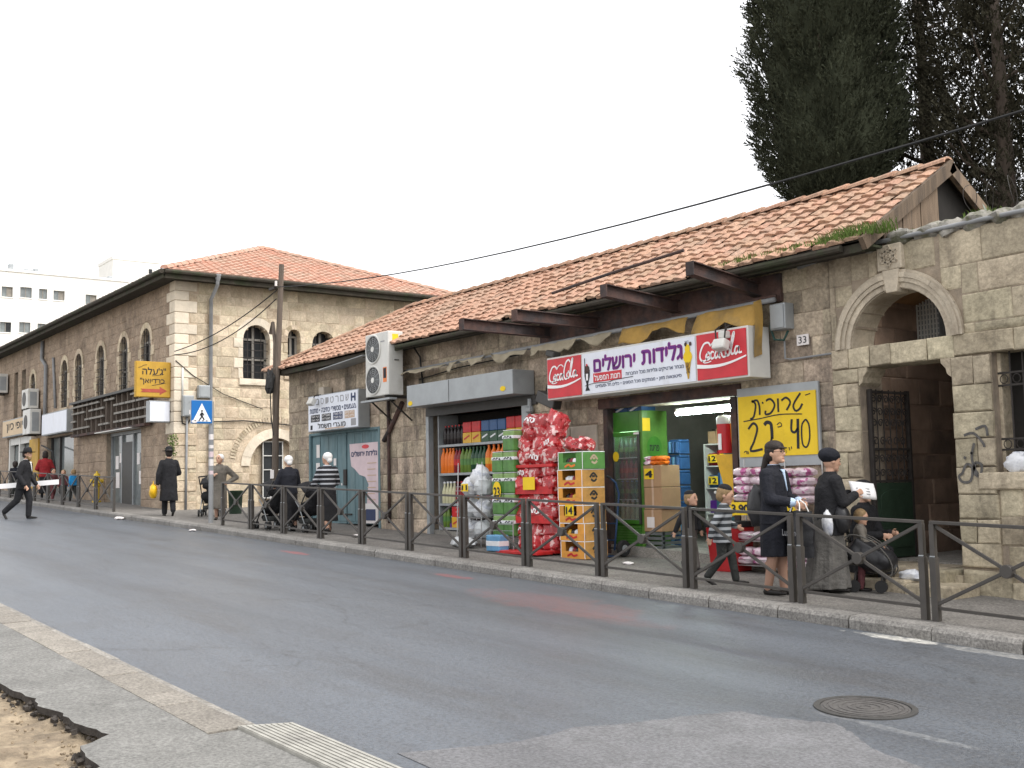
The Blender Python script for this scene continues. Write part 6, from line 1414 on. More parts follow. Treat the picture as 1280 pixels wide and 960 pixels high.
lettering('סיטונאות מזון • ממתקים מכל הסוגים • כלים חד-פעמיים', 'ink_blue', t, -13.05, -11.2, 1.475, 1.545, yl - .002, heb=True, bold=.01)
lettering('כשר', 'ink_blue', t, -11.12, -11.04, 1.955, 1.99, yl - .002, heb=True)
# painted cone and sundae
def card(pts, mat, nm, d): return MB().extr([(u, yl - d, z) for u, z in pts], (0, .003, 0)).build(nm, mat, t)
cxn = -11.085 + .02
card([(cxn - .06, 1.70), (cxn + .06, 1.70), (cxn + .012, 1.45), (cxn - .012, 1.45)], 'sign_ochre', 'painted_cone', .004)
card([(cxn + .085*math.cos(a), 1.76 + .09*math.sin(a)) for a in [2*PI*k/14 for k in range(14)]], 'price_yellow', 'painted_scoop', .006); card([(cxn + .05*math.cos(a), 1.87 + .07*math.sin(a)) for a in [2*PI*k/12 for k in range(12)]], 'price_yellow', 'painted_scoop', .008)
for du, z in ((-.03, 1.94), (.06, 1.94)): card([(cxn + du + .025*math.cos(a), z + .03*math.sin(a)) for a in [2*PI*k/8 for k in range(8)]], 'rust', 'painted_berry', .010)
strokes([[(0, 0), (1, 1)], [(1, 0), (0, 1)], [(.5, 0), (1, .5)], [(0, .5), (.5, 1)]], 'rust', t, lambda u, v: (cxn - .03 + .06*u, yl - .005, 1.53 + .16*v), .006, name='painted_cone')
su = -13.245
card([(su - .05, 1.46), (su + .06, 1.46), (su + .02, 1.52), (su + .02, 1.57), (su + .06, 1.68), (su + .065, 1.78), (su - .065, 1.78), (su - .06, 1.68), (su - .02, 1.57), (su - .02, 1.52)], 'ink', 'painted_sundae', .004)
card([(su + .06*math.cos(a), 1.79 + .07*math.sin(a)) for a in [2*PI*k/12 for k in range(12)]], 'rust', 'painted_sundae', .006); card([(su - .02, 1.62), (su + .02, 1.62), (su + .025, 1.74), (su - .025, 1.74)], 'lettering_white', 'painted_sundae', .006); card([(su + .02*math.cos(a), 1.86 + .02*math.sin(a)) for a in [2*PI*k/8 for k in range(8)]], 'sign_red', 'painted_sundae', .008)
strokes([[(0, 0), (0, 1)]], 'ink', t, lambda u, v: (su - .05, yl - .003, 1.8 + .17*v), .012, name='painted_straw')
strokes([[(0, .2), (.2, .35), (.5, .3), (.62, .42), (1, .5)]], 'cable', t, lambda u, v: (-13.3 + 1.1*u, yl - .003, 1.50 + .18*v), .008, name='surface_crack')
t = thing('flood_lamp', 'small white flood lamp mounted on the red end of the ice cream sign', 'lamp', (-10.3, 11.2, 1.8), world=True)
MB().obox((-10.33, 11.17, 1.84), (.22, .14, .15), Matrix.Rotation(-.35, 3, 'X')).build('head', 'metal_white', t, bevel=.03); MB().tube([(-10.42, 11.25, 2.1), (-10.42, 11.17, 2.05), (-10.40, 11.16, 1.86)], .012, 6).build('arm', 'iron', t); MB().tube([(-10.24, 11.25, 2.1), (-10.24, 11.17, 2.05), (-10.26, 11.16, 1.86)], .012, 6).build('arm', 'iron', t)
MB().box(-10.4, -10.26, 11.19, 11.3, 1.93, 2.03).build('gear_box', 'metal_white', t, bevel=.02); MB().box(-10.35, -10.33, 11.28, 11.32, 2.0, 2.15).build('bracket', 'iron', t)
t = thing('flood_lamp', 'dark flood lamp tilted at the sundae end of the ice cream sign', 'lamp', (-14.3, 11.3, 2.1), world=True)
MB().obox((-14.2, 11.38, 2.14), (.22, .16, .10), Matrix.Rotation(.3, 3, 'Y')).build('head', 'metal_dark', t, bevel=.02); MB().box(-14.22, -14.18, 11.36, 11.42, 2.06, 2.10).build('bracket', 'iron', t)
t = thing('flood_lamp', 'black flood lamp hanging on the wall beside the shutter box', 'lamp', (-14.6, 11.6, 1.35), world=True)
MB().obox((-14.55, 11.55, 1.42), (.5, .18, .2), Matrix.Rotation(.35, 3, 'Y')).build('head', 'metal_dark', t, bevel=.02); MB().tube([(-14.7, 11.6, 1.5), (-14.85, FY - .04, 1.7)], .014, 6).build('arm', 'iron', t)

# ================================================================== ICE CREAM SHOP: DOORWAY AND INSIDE
zf = SZ(-12, 12) + .14
for u, w_ in ((-13.45, .10), (-10.75, .10)): MB().box(u, u + w_, FY - .03, FY + .3, zf - .3, 1.19).build('door_post', 'metal_dark' if w_ > .1 else 'rust', shop)
tag(MB().box(-12.35, -10.72, 12.28, 12.32, 1.10, 1.14).build('lamp_batten', 'metal_white'), 'thin white batten holding the fluorescent tube', 'lamp batten')
t = thing('fluorescent_tube', 'lit fluorescent tube hanging across the shop doorway', 'lamp', (-11.5, 12.26, 1.1), world=True)
MB().cyl((-12.3, 12.26, 1.065), (-10.75, 12.26, 1.065), .032, n=10).build('tube', 'lamp_on', t)
for u in (-12.3, -10.76): MB().box(u - .02, u + .02, 12.23, 12.29, 1.04, 1.098).build('end_cap', 'metal_white', t)
# green glass-door fridge
t = thing('drinks_fridge', 'bright green glass door drinks fridge standing in the shop doorway', 'fridge', (-13.05, 12.16, zf), 0)
fw, fd, fh = .72, .54, 2.12
MB().box(-fw/2, -fw/2 + .07, -fd/2, fd/2, .02, fh).build('side', 'fridge_green', t, bevel=.01); MB().box(fw/2 - .07, fw/2, -fd/2, fd/2, .02, fh).build('side', 'fridge_lime', t, bevel=.01)
MB().box(-fw/2 + .071, fw/2 - .071, fd/2 - .05, fd/2, .02, fh).build('back', 'p_white', t); MB().box(-fw/2 + .071, fw/2 - .071, -fd/2, fd/2 - .051, fh - .32, fh - .002).build('header', 'fridge_green', t, bevel=.01)
MB().box(-fw/2 + .071, fw/2 - .071, -fd/2, fd/2 - .051, .02, .36).build('base', 'fridge_green', t)
for k in range(7): MB().box(-fw/2 + .08, fw/2 - .08, -fd/2 - .012, -fd/2 - .001, .07 + .04*k, .092 + .04*k).build('vent_slat', 'p_green', t)
for (a, c, z0, z1) in ((-.31, -.27, .37, 1.79), (.27, .31, .37, 1.79), (-.27, .27, 1.73, 1.79), (-.27, .27, .37, .43)): MB().box(a, c, -fd/2 - .03, -fd/2 - .002, z0, z1).build('door_frame', 'metal_dark' if c - a < .1 else 'fridge_green', t)
pm('fridge_fill_glow', (.9, 1, 1), .5, 0, 3, 0, emit=16)  # glow for the added fill strip, not a known lamp
pm('glass_clear', (.75, .82, .8), .05, 0, 3, 0, trans=.92, spec=.5)
MB().box(-.269, .269, -fd/2 - .018, -fd/2 - .012, .431, 1.729).build('door_glass', 'glass_clear', t)
MB().box(-.2, .2, -fd/2 + .02, -fd/2 + .05, 1.735, 1.755).build('added_glow_strip', 'fridge_fill_glow', t)  # glowing strip added to brighten the bottles behind the glass
for z in (.44, .75, 1.07, 1.40): MB().box(-.285, .285, -fd/2 + .03, fd/2 - .06, z - .012, z).build('shelf', 'p_white', t)
card_ = MB().extr([(.361, -.02 + .16*math.cos(a), 1.55 + .17*math.sin(a)) for a in [2*PI*k/18 for k in range(18)]], (.003, 0, 0)).build('lime_print', 'fridge_green', t)
lettering('פריגת', 'ink', t, -.12, .08, 1.49, 1.58, .3655, heb=True, plane='yz', bold=.03)
MB().extr([(-.22 + .07*math.cos(a), -fd/2 - .034, 1.42 + .08*math.sin(a)) for a in [2*PI*k/12 for k in range(12)]], (0, .003, 0)).build('sticker', 'price_yellow', t); MB().box(.2, .32, -fd/2 - .035, -fd/2 - .031, 1.75, 1.78).build('sticker', 'paper', t)
MB().box(.362, .365, -.26, -.10, 1.80, 2.0).build('sticker', 'price_yellow', t)
for kind, z, cols in (('cream', .44, 5), ('tealb', .75, 5), ('red', 1.07, 5), ('green', 1.40, 5)):
    for k in range(cols):
        o = put('bottle', BOT[kind]); o.location = (-13.05 - .22 + .11*k, 12.16 - fd/2 + .1, zf + z); o.scale = (.95, .95, .9); tag(o, 'drink bottle standing behind the glass of the green fridge', 'bottle', 'bottles inside the green fridge')
for k in range(2): tag(pack(-13.4 + .33*k, zf + fh, .32, .16, .3, 'blue drink tray lying on top of the green fridge', 'p_blue', 'p_bluelt', y=11.95), group='blue trays on the fridge')
# brown cartons with snack packets
gx, gy = -12.44, 12.03; gzc = zf
t = thing('plastic_crate', 'grey plastic crate under the brown cartons', 'crate', (gx, gy, gzc))
for z in (.0, .07, .14, .21): MB().box(-.18, .18, -.2, -.18, z, z + .045).build('slat', 'crate_grey', t); MB().box(.16, .18, -.178, .2, z, z + .045).build('slat', 'crate_grey', t)
for s in (-.18, .14): MB().box(s, s + .04, -.179, -.14, 0, .26).build('corner_post', 'crate_grey', t)
MB().box(-.18, .158, -.138, .2, 0, .02).build('base', 'crate_grey', t)
for k, lb in enumerate(('brown carton with white label resting on the grey crate', 'plain brown carton in the middle of the shop doorway stack', 'brown carton with yellow price 4 card topping the doorway stack')):
    z = gzc + .262 + .335*k; t = thing('brown_carton', lb, 'carton', (gx + random.uniform(-.015, .015), gy, z), random.uniform(-.03, .03), group='brown cartons in the doorway')
    MB().box(-.19, .19, -.2, .2, 0, .33).build('body', 'carton_brown', t, bevel=.008); MB().box(-.02, .02, -.203, -.2005, 0, .33).build('tape', 'ink_tan', t)
    if k == 0: MB().box(-.12, .04, -.207, -.2035, .06, .22).build('paper_label', 'paper', t)
    if k == 2: numtag(t, '4', -.06, -.206, .12, .2, .16)
for k in range(6):
    o = put('snack_packet', bagmesh(20 + k, .09, .035, .1)); o.data.materials.clear(); o.data.materials.append(MATS['p_orange' if k % 3 else 'p_pink']); o.location = (gx - .12 + .12*(k % 3), gy - .08, gzc + .262 + .335*3 + .035 + .062*(k//3)); tag(o, 'flat orange snack packet on top of the brown cartons' if k % 3 else 'pink snack packet on top of the brown cartons', 'packet', 'snack packets on the brown cartons')
# blue can column behind
for c_, (x0_, y0_) in enumerate(((-12.74, 12.50),)):
    for k in range(7 if c_ == 0 else 6):
        t = tag(pack(x0_, zf + .24*k, .24, .225, .22, 'blue tray of cans in the column behind the brown cartons' if c_ == 0 else 'blue tray of cans in the column beside the white shelf', 'p_blue', 'p_blue', y=y0_, nm='can_tray', split=.8), group='blue can trays')
        for j in range(3): MB().cyl((.045 + .075*j, -.012, .02), (.045 + .075*j, -.012, .19), .034, n=8).build('can', 'p_blue' if (j + k) % 3 else 'p_bluelt', t)
# inner shelf with price cards
t = thing('inner_shelf', 'narrow white display shelf with yellow price cards inside the shop', 'shelving', (-12.35, 13.35, zf))
for s in (-.3, .3): MB().box(s - .015, s + .015, -.15, .25, 0, 1.6).build('upright', 'metal_white', t)
for z in (.1, .5, .9, 1.25, 1.6): MB().box(-.284, .284, -.15, .25, z - .02, z).build('shelf', 'metal_white', t)
for z in (.95, 1.3): numtag(t, '12', -.12, -.156, z, .2, .13); numtag(t, '8', .14, -.156, z, .2, .13)
for z, m_ in ((.1, 'p_dark'), (.5, 'p_purple'), (.9, 'p_blue'), (1.25, 'p_cherry'), (1.6, 'carton_brown')):
    for k in range(3): o = tag(MB().box(0, .16, 0, .2, 0, .2 + .04*(k % 2)).build('goods_box', m_, bevel=.01), 'small boxed goods standing on the narrow white shelf', 'box', 'boxes on the inner shelf'); o.location = (-12.35 - .26 + .18*k, 13.25, zf + z + .001)
# dark deep shelving at the back
t = thing('back_shelving', 'dark shelving along the back wall of the shop', 'shelving', (-12, 14.6, zf))
for z in (.3, .7, 1.1, 1.5, 1.9): MB().box(-1.6, 1.6, -.2, .25, z - .02, z).build('shelf', 'metal_dark', t)
for z in (.3, .7, 1.1, 1.5):
    for k in range(9): o = tag(MB().box(0, .28, 0, .2, 0, random.uniform(.18, .3)).build('goods_box', random.choice(['p_teal', 'p_dark', 'p_blue', 'interior', 'p_dkgreen']), bevel=.01), 'dim boxed goods on the back shelving of the shop', 'box', 'boxes on the back shelving'); o.location = (-13.5 + .34*k, 14.5, zf + z + .001)
# slush machine by the right jamb
t = thing('slush_machine', 'drink dispenser with red and orange tanks beside the doorway', 'drink dispenser', (-11.0, 12.1, zf))
MB().box(-.30, .22, -.1, .35, 0, .82).build('cabinet', 'p_teal', t, bevel=.02); MB().box(-.32, .24, -.12, .37, .821, .86).build('counter', 'metal_white', t, bevel=.008)
MB().box(-.28, .2, .06, .33, .861, 1.72).build('tower', 'metal_grey', t, bevel=.02)
for x_, m_ in ((-.17, 'slush_red'), (.09, 'slush_orange')):
    b = MB(); b.m(0).lathe([(.10, 0), (.115, .25), (.12, .42)], (x_, .0, 1.40), 14); b.m(1).lathe([(.121, .421), (.125, .50), (.09, .54), (.01, .55)], (x_, .0, 1.40), 14); b.build('tank', [m_, 'metal_white'], t, smooth=50)
    MB().box(x_ - .03, x_ + .03, -.119, -.112, 1.45, 1.68).build('tank_label', 'lettering_white', t)
pm('yellow_plastic', (.62, .36, .02), .35, .2, 5, .1, 15)
MB().extr([(-.26, -.13, 1.38), (.16, -.13, 1.38), (.18, -.13, .55), (.02, -.13, .5), (-.12, -.13, .95)], (0, .05, 0)).build('front_banner', 'yellow_plastic', t)
b = MB(); b.lathe([(.1, 0), (.12, .2), (.1, .24)], (-.42, -.02, .87 - .87), 12); b.build('cup_bucket', 'metal_white', t)
MB().cyl((-.2, -.02, .861), (-.2, -.02, 1.1), .06, n=10).build('cup_stack', 'p_bluelt', t)
# red bin
gx, gy = -10.52, 11.42; b = thing('red_bin', 'red plastic bin with black lid beside the shop door', 'bin', (gx, gy, SZ(gx, gy)))
MB().extr([(-.2, -.2, 0), (.2, -.2, 0), (.2, .2, 0), (-.2, .2, 0)], (0, 0, .001)).build('base', 'bin_red', b); q = MB(); q.add([(-.19, -.19, .002), (.19, -.19, .002), (.19, .19, .002), (-.19, .19, .002), (-.23, -.23, .58), (.23, -.23, .58), (.23, .23, .58), (-.23, .23, .58)], [(0, 1, 5, 4), (1, 2, 6, 5), (2, 3, 7, 6), (3, 0, 4, 7), (4, 5, 6, 7)]); q.build('body', 'bin_red', b, bevel=.01); MB().box(-.25, .25, -.25, .25, .582, .66).build('lid', 'rubber', b, bevel=.02)
# hand truck
gx, gy = -13.05, 11.4; t = thing('hand_truck', 'blue tubular hand truck with black wheels before the fridge', 'hand truck', (gx, gy, SZ(gx, gy)))
for s in (-.2, .2):
    MB().tube([(s, .0, .1), (s, .06, .5), (s, .12, .95), (s, .06, 1.12), (s, -.06, 1.2)], .016, 7).build('rail', 'dolly_blue', t, smooth=True)
    MB().tube([(s, -.03, 1.19), (s, -.12, 1.22)], .02, 7).build('grip', 'rubber', t)
    w_ = MB(); w_.cyl((s*1.35 - .035, .12, .125), (s*1.35 + .035, .12, .125), .125, n=18); wh = w_.build('wheel', 'rubber', t, bevel=.015); MB().cyl((s*1.35 - .04, .12, .125), (s*1.35 + .04, .12, .125), .055, n=12).build('hub', 'p_red' if s < 0 else 'metal_grey', wh)
for z, y in ((.25, .03), (.5, .06), (.8, .1)): MB().cyl((-.2, y, z), (.2, y, z), .012, n=6).build('cross_bar', 'dolly_blue', t)
MB().box(-.22, .22, -.25, .0, .01, .025).build('toe_plate', 'dolly_blue', t); MB().cyl((-.27, .12, .125), (.27, .12, .125), .012, n=6).build('axle', 'metal_dark', t)
# yellow price board and pink packs
t = thing('price_board', 'large yellow board with handwritten black Hebrew lettering on the wall', 'sign board', (-9.9, 11.7, .33), world=True)
MB().box(-10.58, -9.20, FY - .072, FY - .04, .20, 1.28).build('backboard', 'metal_grey', t); MB().box(-10.555, -9.235, FY - .088, FY - .074, .335, 1.165).build('panel', 'sign_yellow', t)
T = lambda u, v: (-10.555 + 1.32*u, FY - .0885, .335 + .83*v)
strokes([[(.16, .62), (.21, .66), (.24, .85), (.19, .92)], [(.19, .9), (.26, .92), (.29, .82), (.29, .68)], [(.33, .86), (.34, .88)], [(.38, .90), (.44, .92), (.49, .82), (.44, .70), (.37, .68), (.37, .74)], [(.535, .92), (.535, .70)], [(.58, .88), (.64, .92), (.69, .84), (.64, .72)], [(.82, .97), (.73, .80), (.75, .70), (.80, .72), (.84, .80)]], 'ink', t, T, .028)
strokes([[(.07, .59), (.3, .62), (.55, .66), (.83, .64)]], 'ink', t, T, .014)
strokes([[(.13, .46), (.20, .55), (.25, .46), (.2, .25), (.15, .10), (.31, .12)], [1.5, (.345, .51), (.38, .55), (.43, .52), (.44, .40), (.44, .28)], [1.0, (.44, .3), (.40, .15), (.36, .06), (.48, .08)], [(.70, .57), (.69, .40), (.73, .36), (.77, .42)], [1.3, (.775, .57), (.765, .10)], [.7, (.86, .54), (.82, .45), (.82, .18), (.87, .12), (.91, .25), (.91, .45), (.88, .54), (.86, .54)]], 'ink', t, T, .032)
strokes([[(.51, .50), (.55, .53), (.57, .48), (.53, .46), (.52, .47)], [(.65, .13), (.66, .08)], [(.68, .14), (.685, .1)], [(.06, .08), (.09, .10), (.10, .05)], [(.88, .93), (.94, .95)], [(.11, .10), (.12, .05)]], 'ink', t, T, .012)
gx, gy = -9.85, 11.5; gz = SZ(gx, gy)
def pinkrack(gx, lab):
    t = thing('wafer_rack', lab, 'rack', (gx, gy, SZ(gx, gy)), group='wire racks of pink packs')
    for s in (-.3, .3): MB().cyl((s, .14, 0), (s, .14, 1.5), .01, n=6).build('upright', 'wire', t)
    for z in (.1, .42, .92): 
        for y in (-.15, 0, .14): MB().cyl((-.3, y, z), (.3, y, z), .007, n=5).build('shelf_wire', 'wire', t)
        MB().cyl((-.3, -.17, z + .08), (.3, -.17, z + .08), .006, n=5).build('shelf_wire', 'wire', t)
    return t
r1 = pinkrack(-10.12, 'wire rack of pink wafer packs next to the doorway'); r2 = pinkrack(-9.42, 'wire rack of pink wafer packs below the price 3.90 card')
numtag(r1, '3.90', -.1, -.19, .76, .4, .17); numtag(r2, '90-3', -.08, -.19, .76, .42, .18); 
PK = bagmesh(33, .145, .055, .13, .5); PK.materials.clear(); PK.materials.append(MATS['p_pink'])
for rx_ in (-10.12, -9.42):
    for z0, nr in ((.1, 2), (.42, 1), (.92, 4)):
        for r in range(nr):
            for k in range(2):
                o = put('wafer_pack', PK); o.location = (rx_ - .15 + .30*k, gy - .03, SZ(rx_, gy) + z0 + .065 + .115*r); o.rotation_euler = (0, 0, random.uniform(-.06, .06)); tag(o, 'pink and white wafer pack stacked on a wire rack', 'pack', 'pink wafer packs')

# ================================================================== PEOPLE
random.seed(99)
def cap(b, p0, p1, r0, r1=None, n=10):
    r1 = r0 if r1 is None else r1; b.ball(p0, r0, n, 8); b.ball(p1, r1, n, 8)
    if (Vector(p1)-Vector(p0)).length > 1e-4: b.cyl(p0, p1, r0, r1, n=n)
    return b
def blend(b, name, mat, parent, vox, it=4, fac=.5):
    me = bpy.data.meshes.new(name); me.from_pydata(b.v, [], b.f); me.materials.append(MATS[mat]); ob = put(name, me, parent)
    r = ob.modifiers.new('r', 'REMESH'); r.mode = 'VOXEL'; r.voxel_size = vox; r.use_smooth_shade = True
    s = ob.modifiers.new('s', 'SMOOTH'); s.factor = fac; s.iterations = it
    return ob
def loft(b, rings, fold=0, nf=9, n=28, ph=0):
    """rings: (cx, cy, z, rx, ry)"""
    vs = []; K = len(rings)
    for i, (cx, cy, z, rx, ry) in enumerate(rings):
        for j in range(n):
            a = 2*PI*j/n; f = 1 + fold*(i/(K-1))*math.sin(nf*a + ph + .5*i); vs.append((cx + rx*f*math.cos(a), cy + ry*f*math.sin(a), z))
    fs = [(i*n + j, i*n + (j+1) % n, (i+1)*n + (j+1) % n, (i+1)*n + j) for i in range(K-1) for j in range(n)]
    fs += [tuple(range(n-1, -1, -1)), tuple(range((K-1)*n, K*n))]; return b.add(vs, fs)
REST = ((0, .13, .62), (.02, .14, .47))
def person(label, loc, rz, h, P, near=False):
    """P: pose and clothes; positions are fractions of the height; local +x is forward, +y the left hand side"""
    x, y = loc; base = P.get('base', SZ(x, y)); t = thing('person', label, 'person', (x, y, base), R_(rz))
    child = h < 1.35; vox = .0075 if near else .014
    hs_ = 1.42 if child else 1.08
    S = lambda p: Vector(p)*h
    pz = P.get('pz', .52); lean = P.get('lean', .01); up = pz - .52
    nb = (lean, 0, (.79 if child else .825) + up); HC = Vector((lean + .02 + P.get('hx', 0), P.get('hy', 0), (.895 if child else .925) + up - P.get('hd', 0)))
    wa = (lean*.35, 0, .60 + up); ch = (lean*.8, 0, .715 + up); sh_z = (.775 if child else .80) + up; sw = .098
    aL = P.get('aL', REST); aR = P.get('aR', tuple((p[0], -p[1], p[2]) for p in REST))
    legs = P.get('legs', [((.012, .05, .285), (-.01, .05, .04), 0), ((.012, -.05, .285), (-.01, -.05, .04), 0)])
    yaw = R_(P.get('look', 0)); tilt = R_(P.get('tilt', 0)); HR = Matrix.Rotation(yaw, 3, 'Z') @ Matrix.Rotation(tilt, 3, 'Y')
    def hp(v): return S(HC) + HR @ (Vector(v)*h*hs_)
    b = MB()
    b.ball(S((0, 0, pz)), (.075*h, .09*h, .07*h), 14, 8); b.ball(S(wa), (.058*h, .075*h, .07*h), 14, 8); b.ball(S(ch), (.068*h, .095*h, .09*h), 14, 8)
    cap(b, S((0, 0, pz)), S(wa), .06*h); cap(b, S(wa), S(ch), .058*h, .062*h); cap(b, S((lean, -sw*.7, sh_z - .02)), S((lean, sw*.7, sh_z - .02)), .032*h)
    cap(b, S(nb), S(HC) - Vector((.008*h, 0, .03*h)), .031*h, .029*h)
    b.ball(hp((0, 0, .004)), (.056*h*hs_, .046*h*hs_, .063*h*hs_), 16, 12, HR); b.ball(hp((.017, 0, -.03)), (.038*h*hs_, .034*h*hs_, .034*h*hs_), 12, 8, HR)
    b.ball(hp((.056, 0, -.008)), (.013*h*hs_, .008*h*hs_, .012*h*hs_), 8, 6, HR); b.ball(hp((.05, 0, .01)), (.01*h*hs_, .007*h*hs_, .016*h*hs_), 8, 6, HR); b.ball(hp((.044, 0, -.05)), (.016*h*hs_, .016*h*hs_, .012*h*hs_), 8, 6, HR)
    for s in (-1, 1): b.ball(hp((-.006, s*.047, -.004)), (.012*h*hs_, .006*h*hs_, .017*h*hs_), 8, 6, HR)
    for a, s in ((aL, 1), (aR, -1)):
        s0 = (lean, s*sw*.9, sh_z - .02); cap(b, S(s0), S(a[0]), .030*h, .025*h); cap(b, S(a[0]), S(a[1]), .026*h, .019*h)
        d = (S(a[1]) - S(a[0])).normalized(); hd = (d + Vector(P.get('hand', (0, 0, -.2)))).normalized(); sd = hd.cross(Vector((0, s, .15))).normalized(); w0 = S(a[1]); pn = hd.cross(sd)
        rot = Matrix((hd, sd, pn)).transposed(); b.ball(w0 + hd*.028*h, (.032*h, .022*h, .012*h), 10, 6, rot)
        curl = P.get('curl', .8)
        for k in range(4):
            off = sd*(.018 - .012*k)*h; p0 = w0 + hd*.05*h + off; L = (.024, .028, .027, .021)[k]*h; p1 = p0 + hd*L; p2 = p1 + (hd*(1 - curl) + pn*curl*(-1 if pn.z > 0 else 1)).normalized()*L*.9
            cap(b, p0, p1, .0058*h, .0055*h, 6); cap(b, p1, p2, .0055*h, .0048*h, 6)
        p0 = w0 + hd*.018*h + sd*.02*h; p1 = p0 + (hd + sd*.9).normalized()*.024*h; cap(b, p0, p1, .0068*h, .006*h, 6); cap(b, p1, p1 + hd*.02*h, .006*h, .005*h, 6)
    for (kn, an, ft), s in zip(legs, (1, -1)):
        cap(b, S((0, s*.045, pz - .02)), S(kn), .054*h, .036*h); cap(b, S(kn), S(an), .036*h, .022*h); m_ = S(kn)*.62 + S(an)*.38 - Vector((.012*h, 0, 0)); b.ball(m_, .033*h, 8, 6)
    bm_ = P.get('leg_mat'); blend(b, 'body', 'skin', t, vox, 5)
    # legs in stockings show as their own layer
    if bm_:
        b = MB()
        for (kn, an, ft), s in zip(legs, (1, -1)): cap(b, S(kn), S(an), .040*h, .026*h); m_ = S(kn)*.62 + S(an)*.38 - Vector((.012*h, 0, 0)); b.ball(m_, .037*h, 8, 6)
        blend(b, 'stockings', bm_, t, vox)
    # face
    for s in (-1, 1):
        MB().ball(hp((.0475, s*.0185, .008)), (.006*h*hs_, .0085*h*hs_, .0045*h*hs_), 8, 6, HR).build('eye', 'eye_dark', t, smooth=True); MB().ball(hp((.049, s*.019, .021)), (.005*h*hs_, .012*h*hs_, .0025*h*hs_), 8, 5, HR).build('eyebrow', P.get('hair', 'hair_dark'), t, smooth=True)
    MB().ball(hp((.0525, 0, -.034)), (.004*h*hs_, .013*h*hs_, .0035*h*hs_), 8, 5, HR).build('mouth', 'lip', t, smooth=True)
    # shoes
    for (kn, an, ft) in legs:
        b = MB(); a = S(an); q = R_(ft); fwd = Vector((math.cos(q), 0, math.sin(q))); dn = Vector((math.sin(q)*.0, 0, -1))
        low = a + Vector((-.012*h, 0, -.022*h)); cap(b, low, low + fwd*.1*h + Vector((0, 0, -.004*h)), .021*h, .018*h); b.ball(low + fwd*.12*h + Vector((0, 0, -.004*h)), (.03*h, .024*h, .013*h), 10, 6); cap(b, a, low, .024*h, .022*h)
        b.v = [(px, py, max(pz_, (low.z - .019*h) if ft == 0 else -9)) for px, py, pz_ in b.v]
        blend(b, 'shoe', P.get('shoe', 'shoe'), t, vox, 3)
    # clothes
    e = P.get('ease', .012)
    if 'top' in P:
        co = .03 if child else 0; hem = P.get('top_hem', .50) + up; b = MB(); w_ = P.get('bulk', 1.0)
        rings = [(lean*.1, 0, hem, .088*w_, .112*w_), (lean*.3, 0, .58 + up, .078*w_, .100*w_), (lean*.5, 0, .65 + up, .078*w_, .102*w_), (lean*.8, 0, .73 + up, .084*w_, .115), (lean, 0, .775 + up - co, .078, .118), (lean, 0, .805 + up - co, .064, .092), (lean, 0, .825 + up - co, .050, .062), (lean + .004, 0, .848 + up - co, .042, .046)]
        loft(b, [tuple(v*h for v in r) for r in rings], .02, 5)
        for a, s in ((aL, 1), (aR, -1)):
            s0 = (lean, s*sw*.93, sh_z - .022); k = P.get('sleeve', .93); wr = S(a[0]) + (S(a[1]) - S(a[0]))*k
            cap(b, S(s0), S(a[0]), (.040 + e)*h, (.028 + e)*h); cap(b, S(a[0]), wr, (.028 + e)*h, (.020 + e)*h)
        blend(b, P.get('top_name', 'jacket'), P['top'], t, vox, 4)
        if 'cuff' in P:
            for a in (aL, aR): b = MB(); d = S(a[1]) - S(a[0]); cap(b, S(a[0]) + d*.82, S(a[0]) + d*.96, .031*h, .030*h); blend(b, 'cuff', P['cuff'], t, vox, 2)
    if 'skirt' in P:
        z0 = P['skirt_hem']; b = MB(); zt = .60 + up; sp = P.get('skirt_w', (.10, .115)); bk = P.get('skirt_back', 0)
        rings = [(0, 0, zt, .068, .085), (0, 0, .53 + up, .088, .105), (-bk*.3, 0, (.53 + up)*.6 + z0*.4, .088 + (sp[0]-.088)*.5, .105 + (sp[1]-.105)*.5), (-bk*.8, 0, z0 + .05, sp[0], sp[1]), (-bk, 0, z0, sp[0]*1.02, sp[1]*1.02)]
        loft(b, [tuple(v*h for v in r) for r in rings], P.get('fold', .06), 8, 40, h*9); blend(b, P.get('skirt_name', 'skirt'), P['skirt'], t, vox, 3)
    if 'trousers' in P:
        b = MB(); b.ball(S((0, 0, pz)), (.085*h, .1*h, .075*h), 14, 8); cap(b, S((0, 0, pz)), S((0, 0, .6 + up)), .075*h, .07*h)
        for (kn, an, ft), s in zip(legs, (1, -1)): cap(b, S((0, s*.047, pz - .01)), S(kn), .068*h, .048*h); cap(b, S(kn), S(an) + Vector((0, 0, .012*h)), .048*h, .040*h)
        blend(b, 'trousers', P['trousers'], t, vox, 4)
    # hair and head cover
    hr = P.get('hair', 'hair_dark'); b = MB()
    if P.get('hairdo', 'short') != 'none':
        b.ball(hp((-.012, 0, .016)), (.058*h*hs_, .053*h*hs_, .060*h*hs_), 16, 10, HR); b.ball(hp((-.022, 0, -.008)), (.046*h*hs_, .050*h*hs_, .05*h*hs_), 14, 8, HR)
        if P['hairdo'] == 'ponytail': cap(b, hp((-.055, 0, -.02)), hp((-.085, 0, -.10)), .03*h, .022*h); cap(b, hp((-.085, 0, -.10)), hp((-.07, .0, -.18)), .022*h, .01*h)
        if P['hairdo'] == 'bob': b.ball(hp((-.015, 0, -.03)), (.05*h*hs_, .058*h*hs_, .06*h*hs_), 14, 8, HR)
        # keep the face clear: flatten hair in front of the ear line below the brow
        inv = HR.transposed(); vs = []
        for p in b.v:
            q = inv @ (Vector(p) - S(HC))/(h*hs_)
            if q.x > .018 and q.z < .034: q.x = .018 - (q.x - .018)*.2
            vs.append(tuple(S(HC) + HR @ (q*h*hs_)))
        b.v = vs; blend(b, 'hair', hr, t, vox, 3)
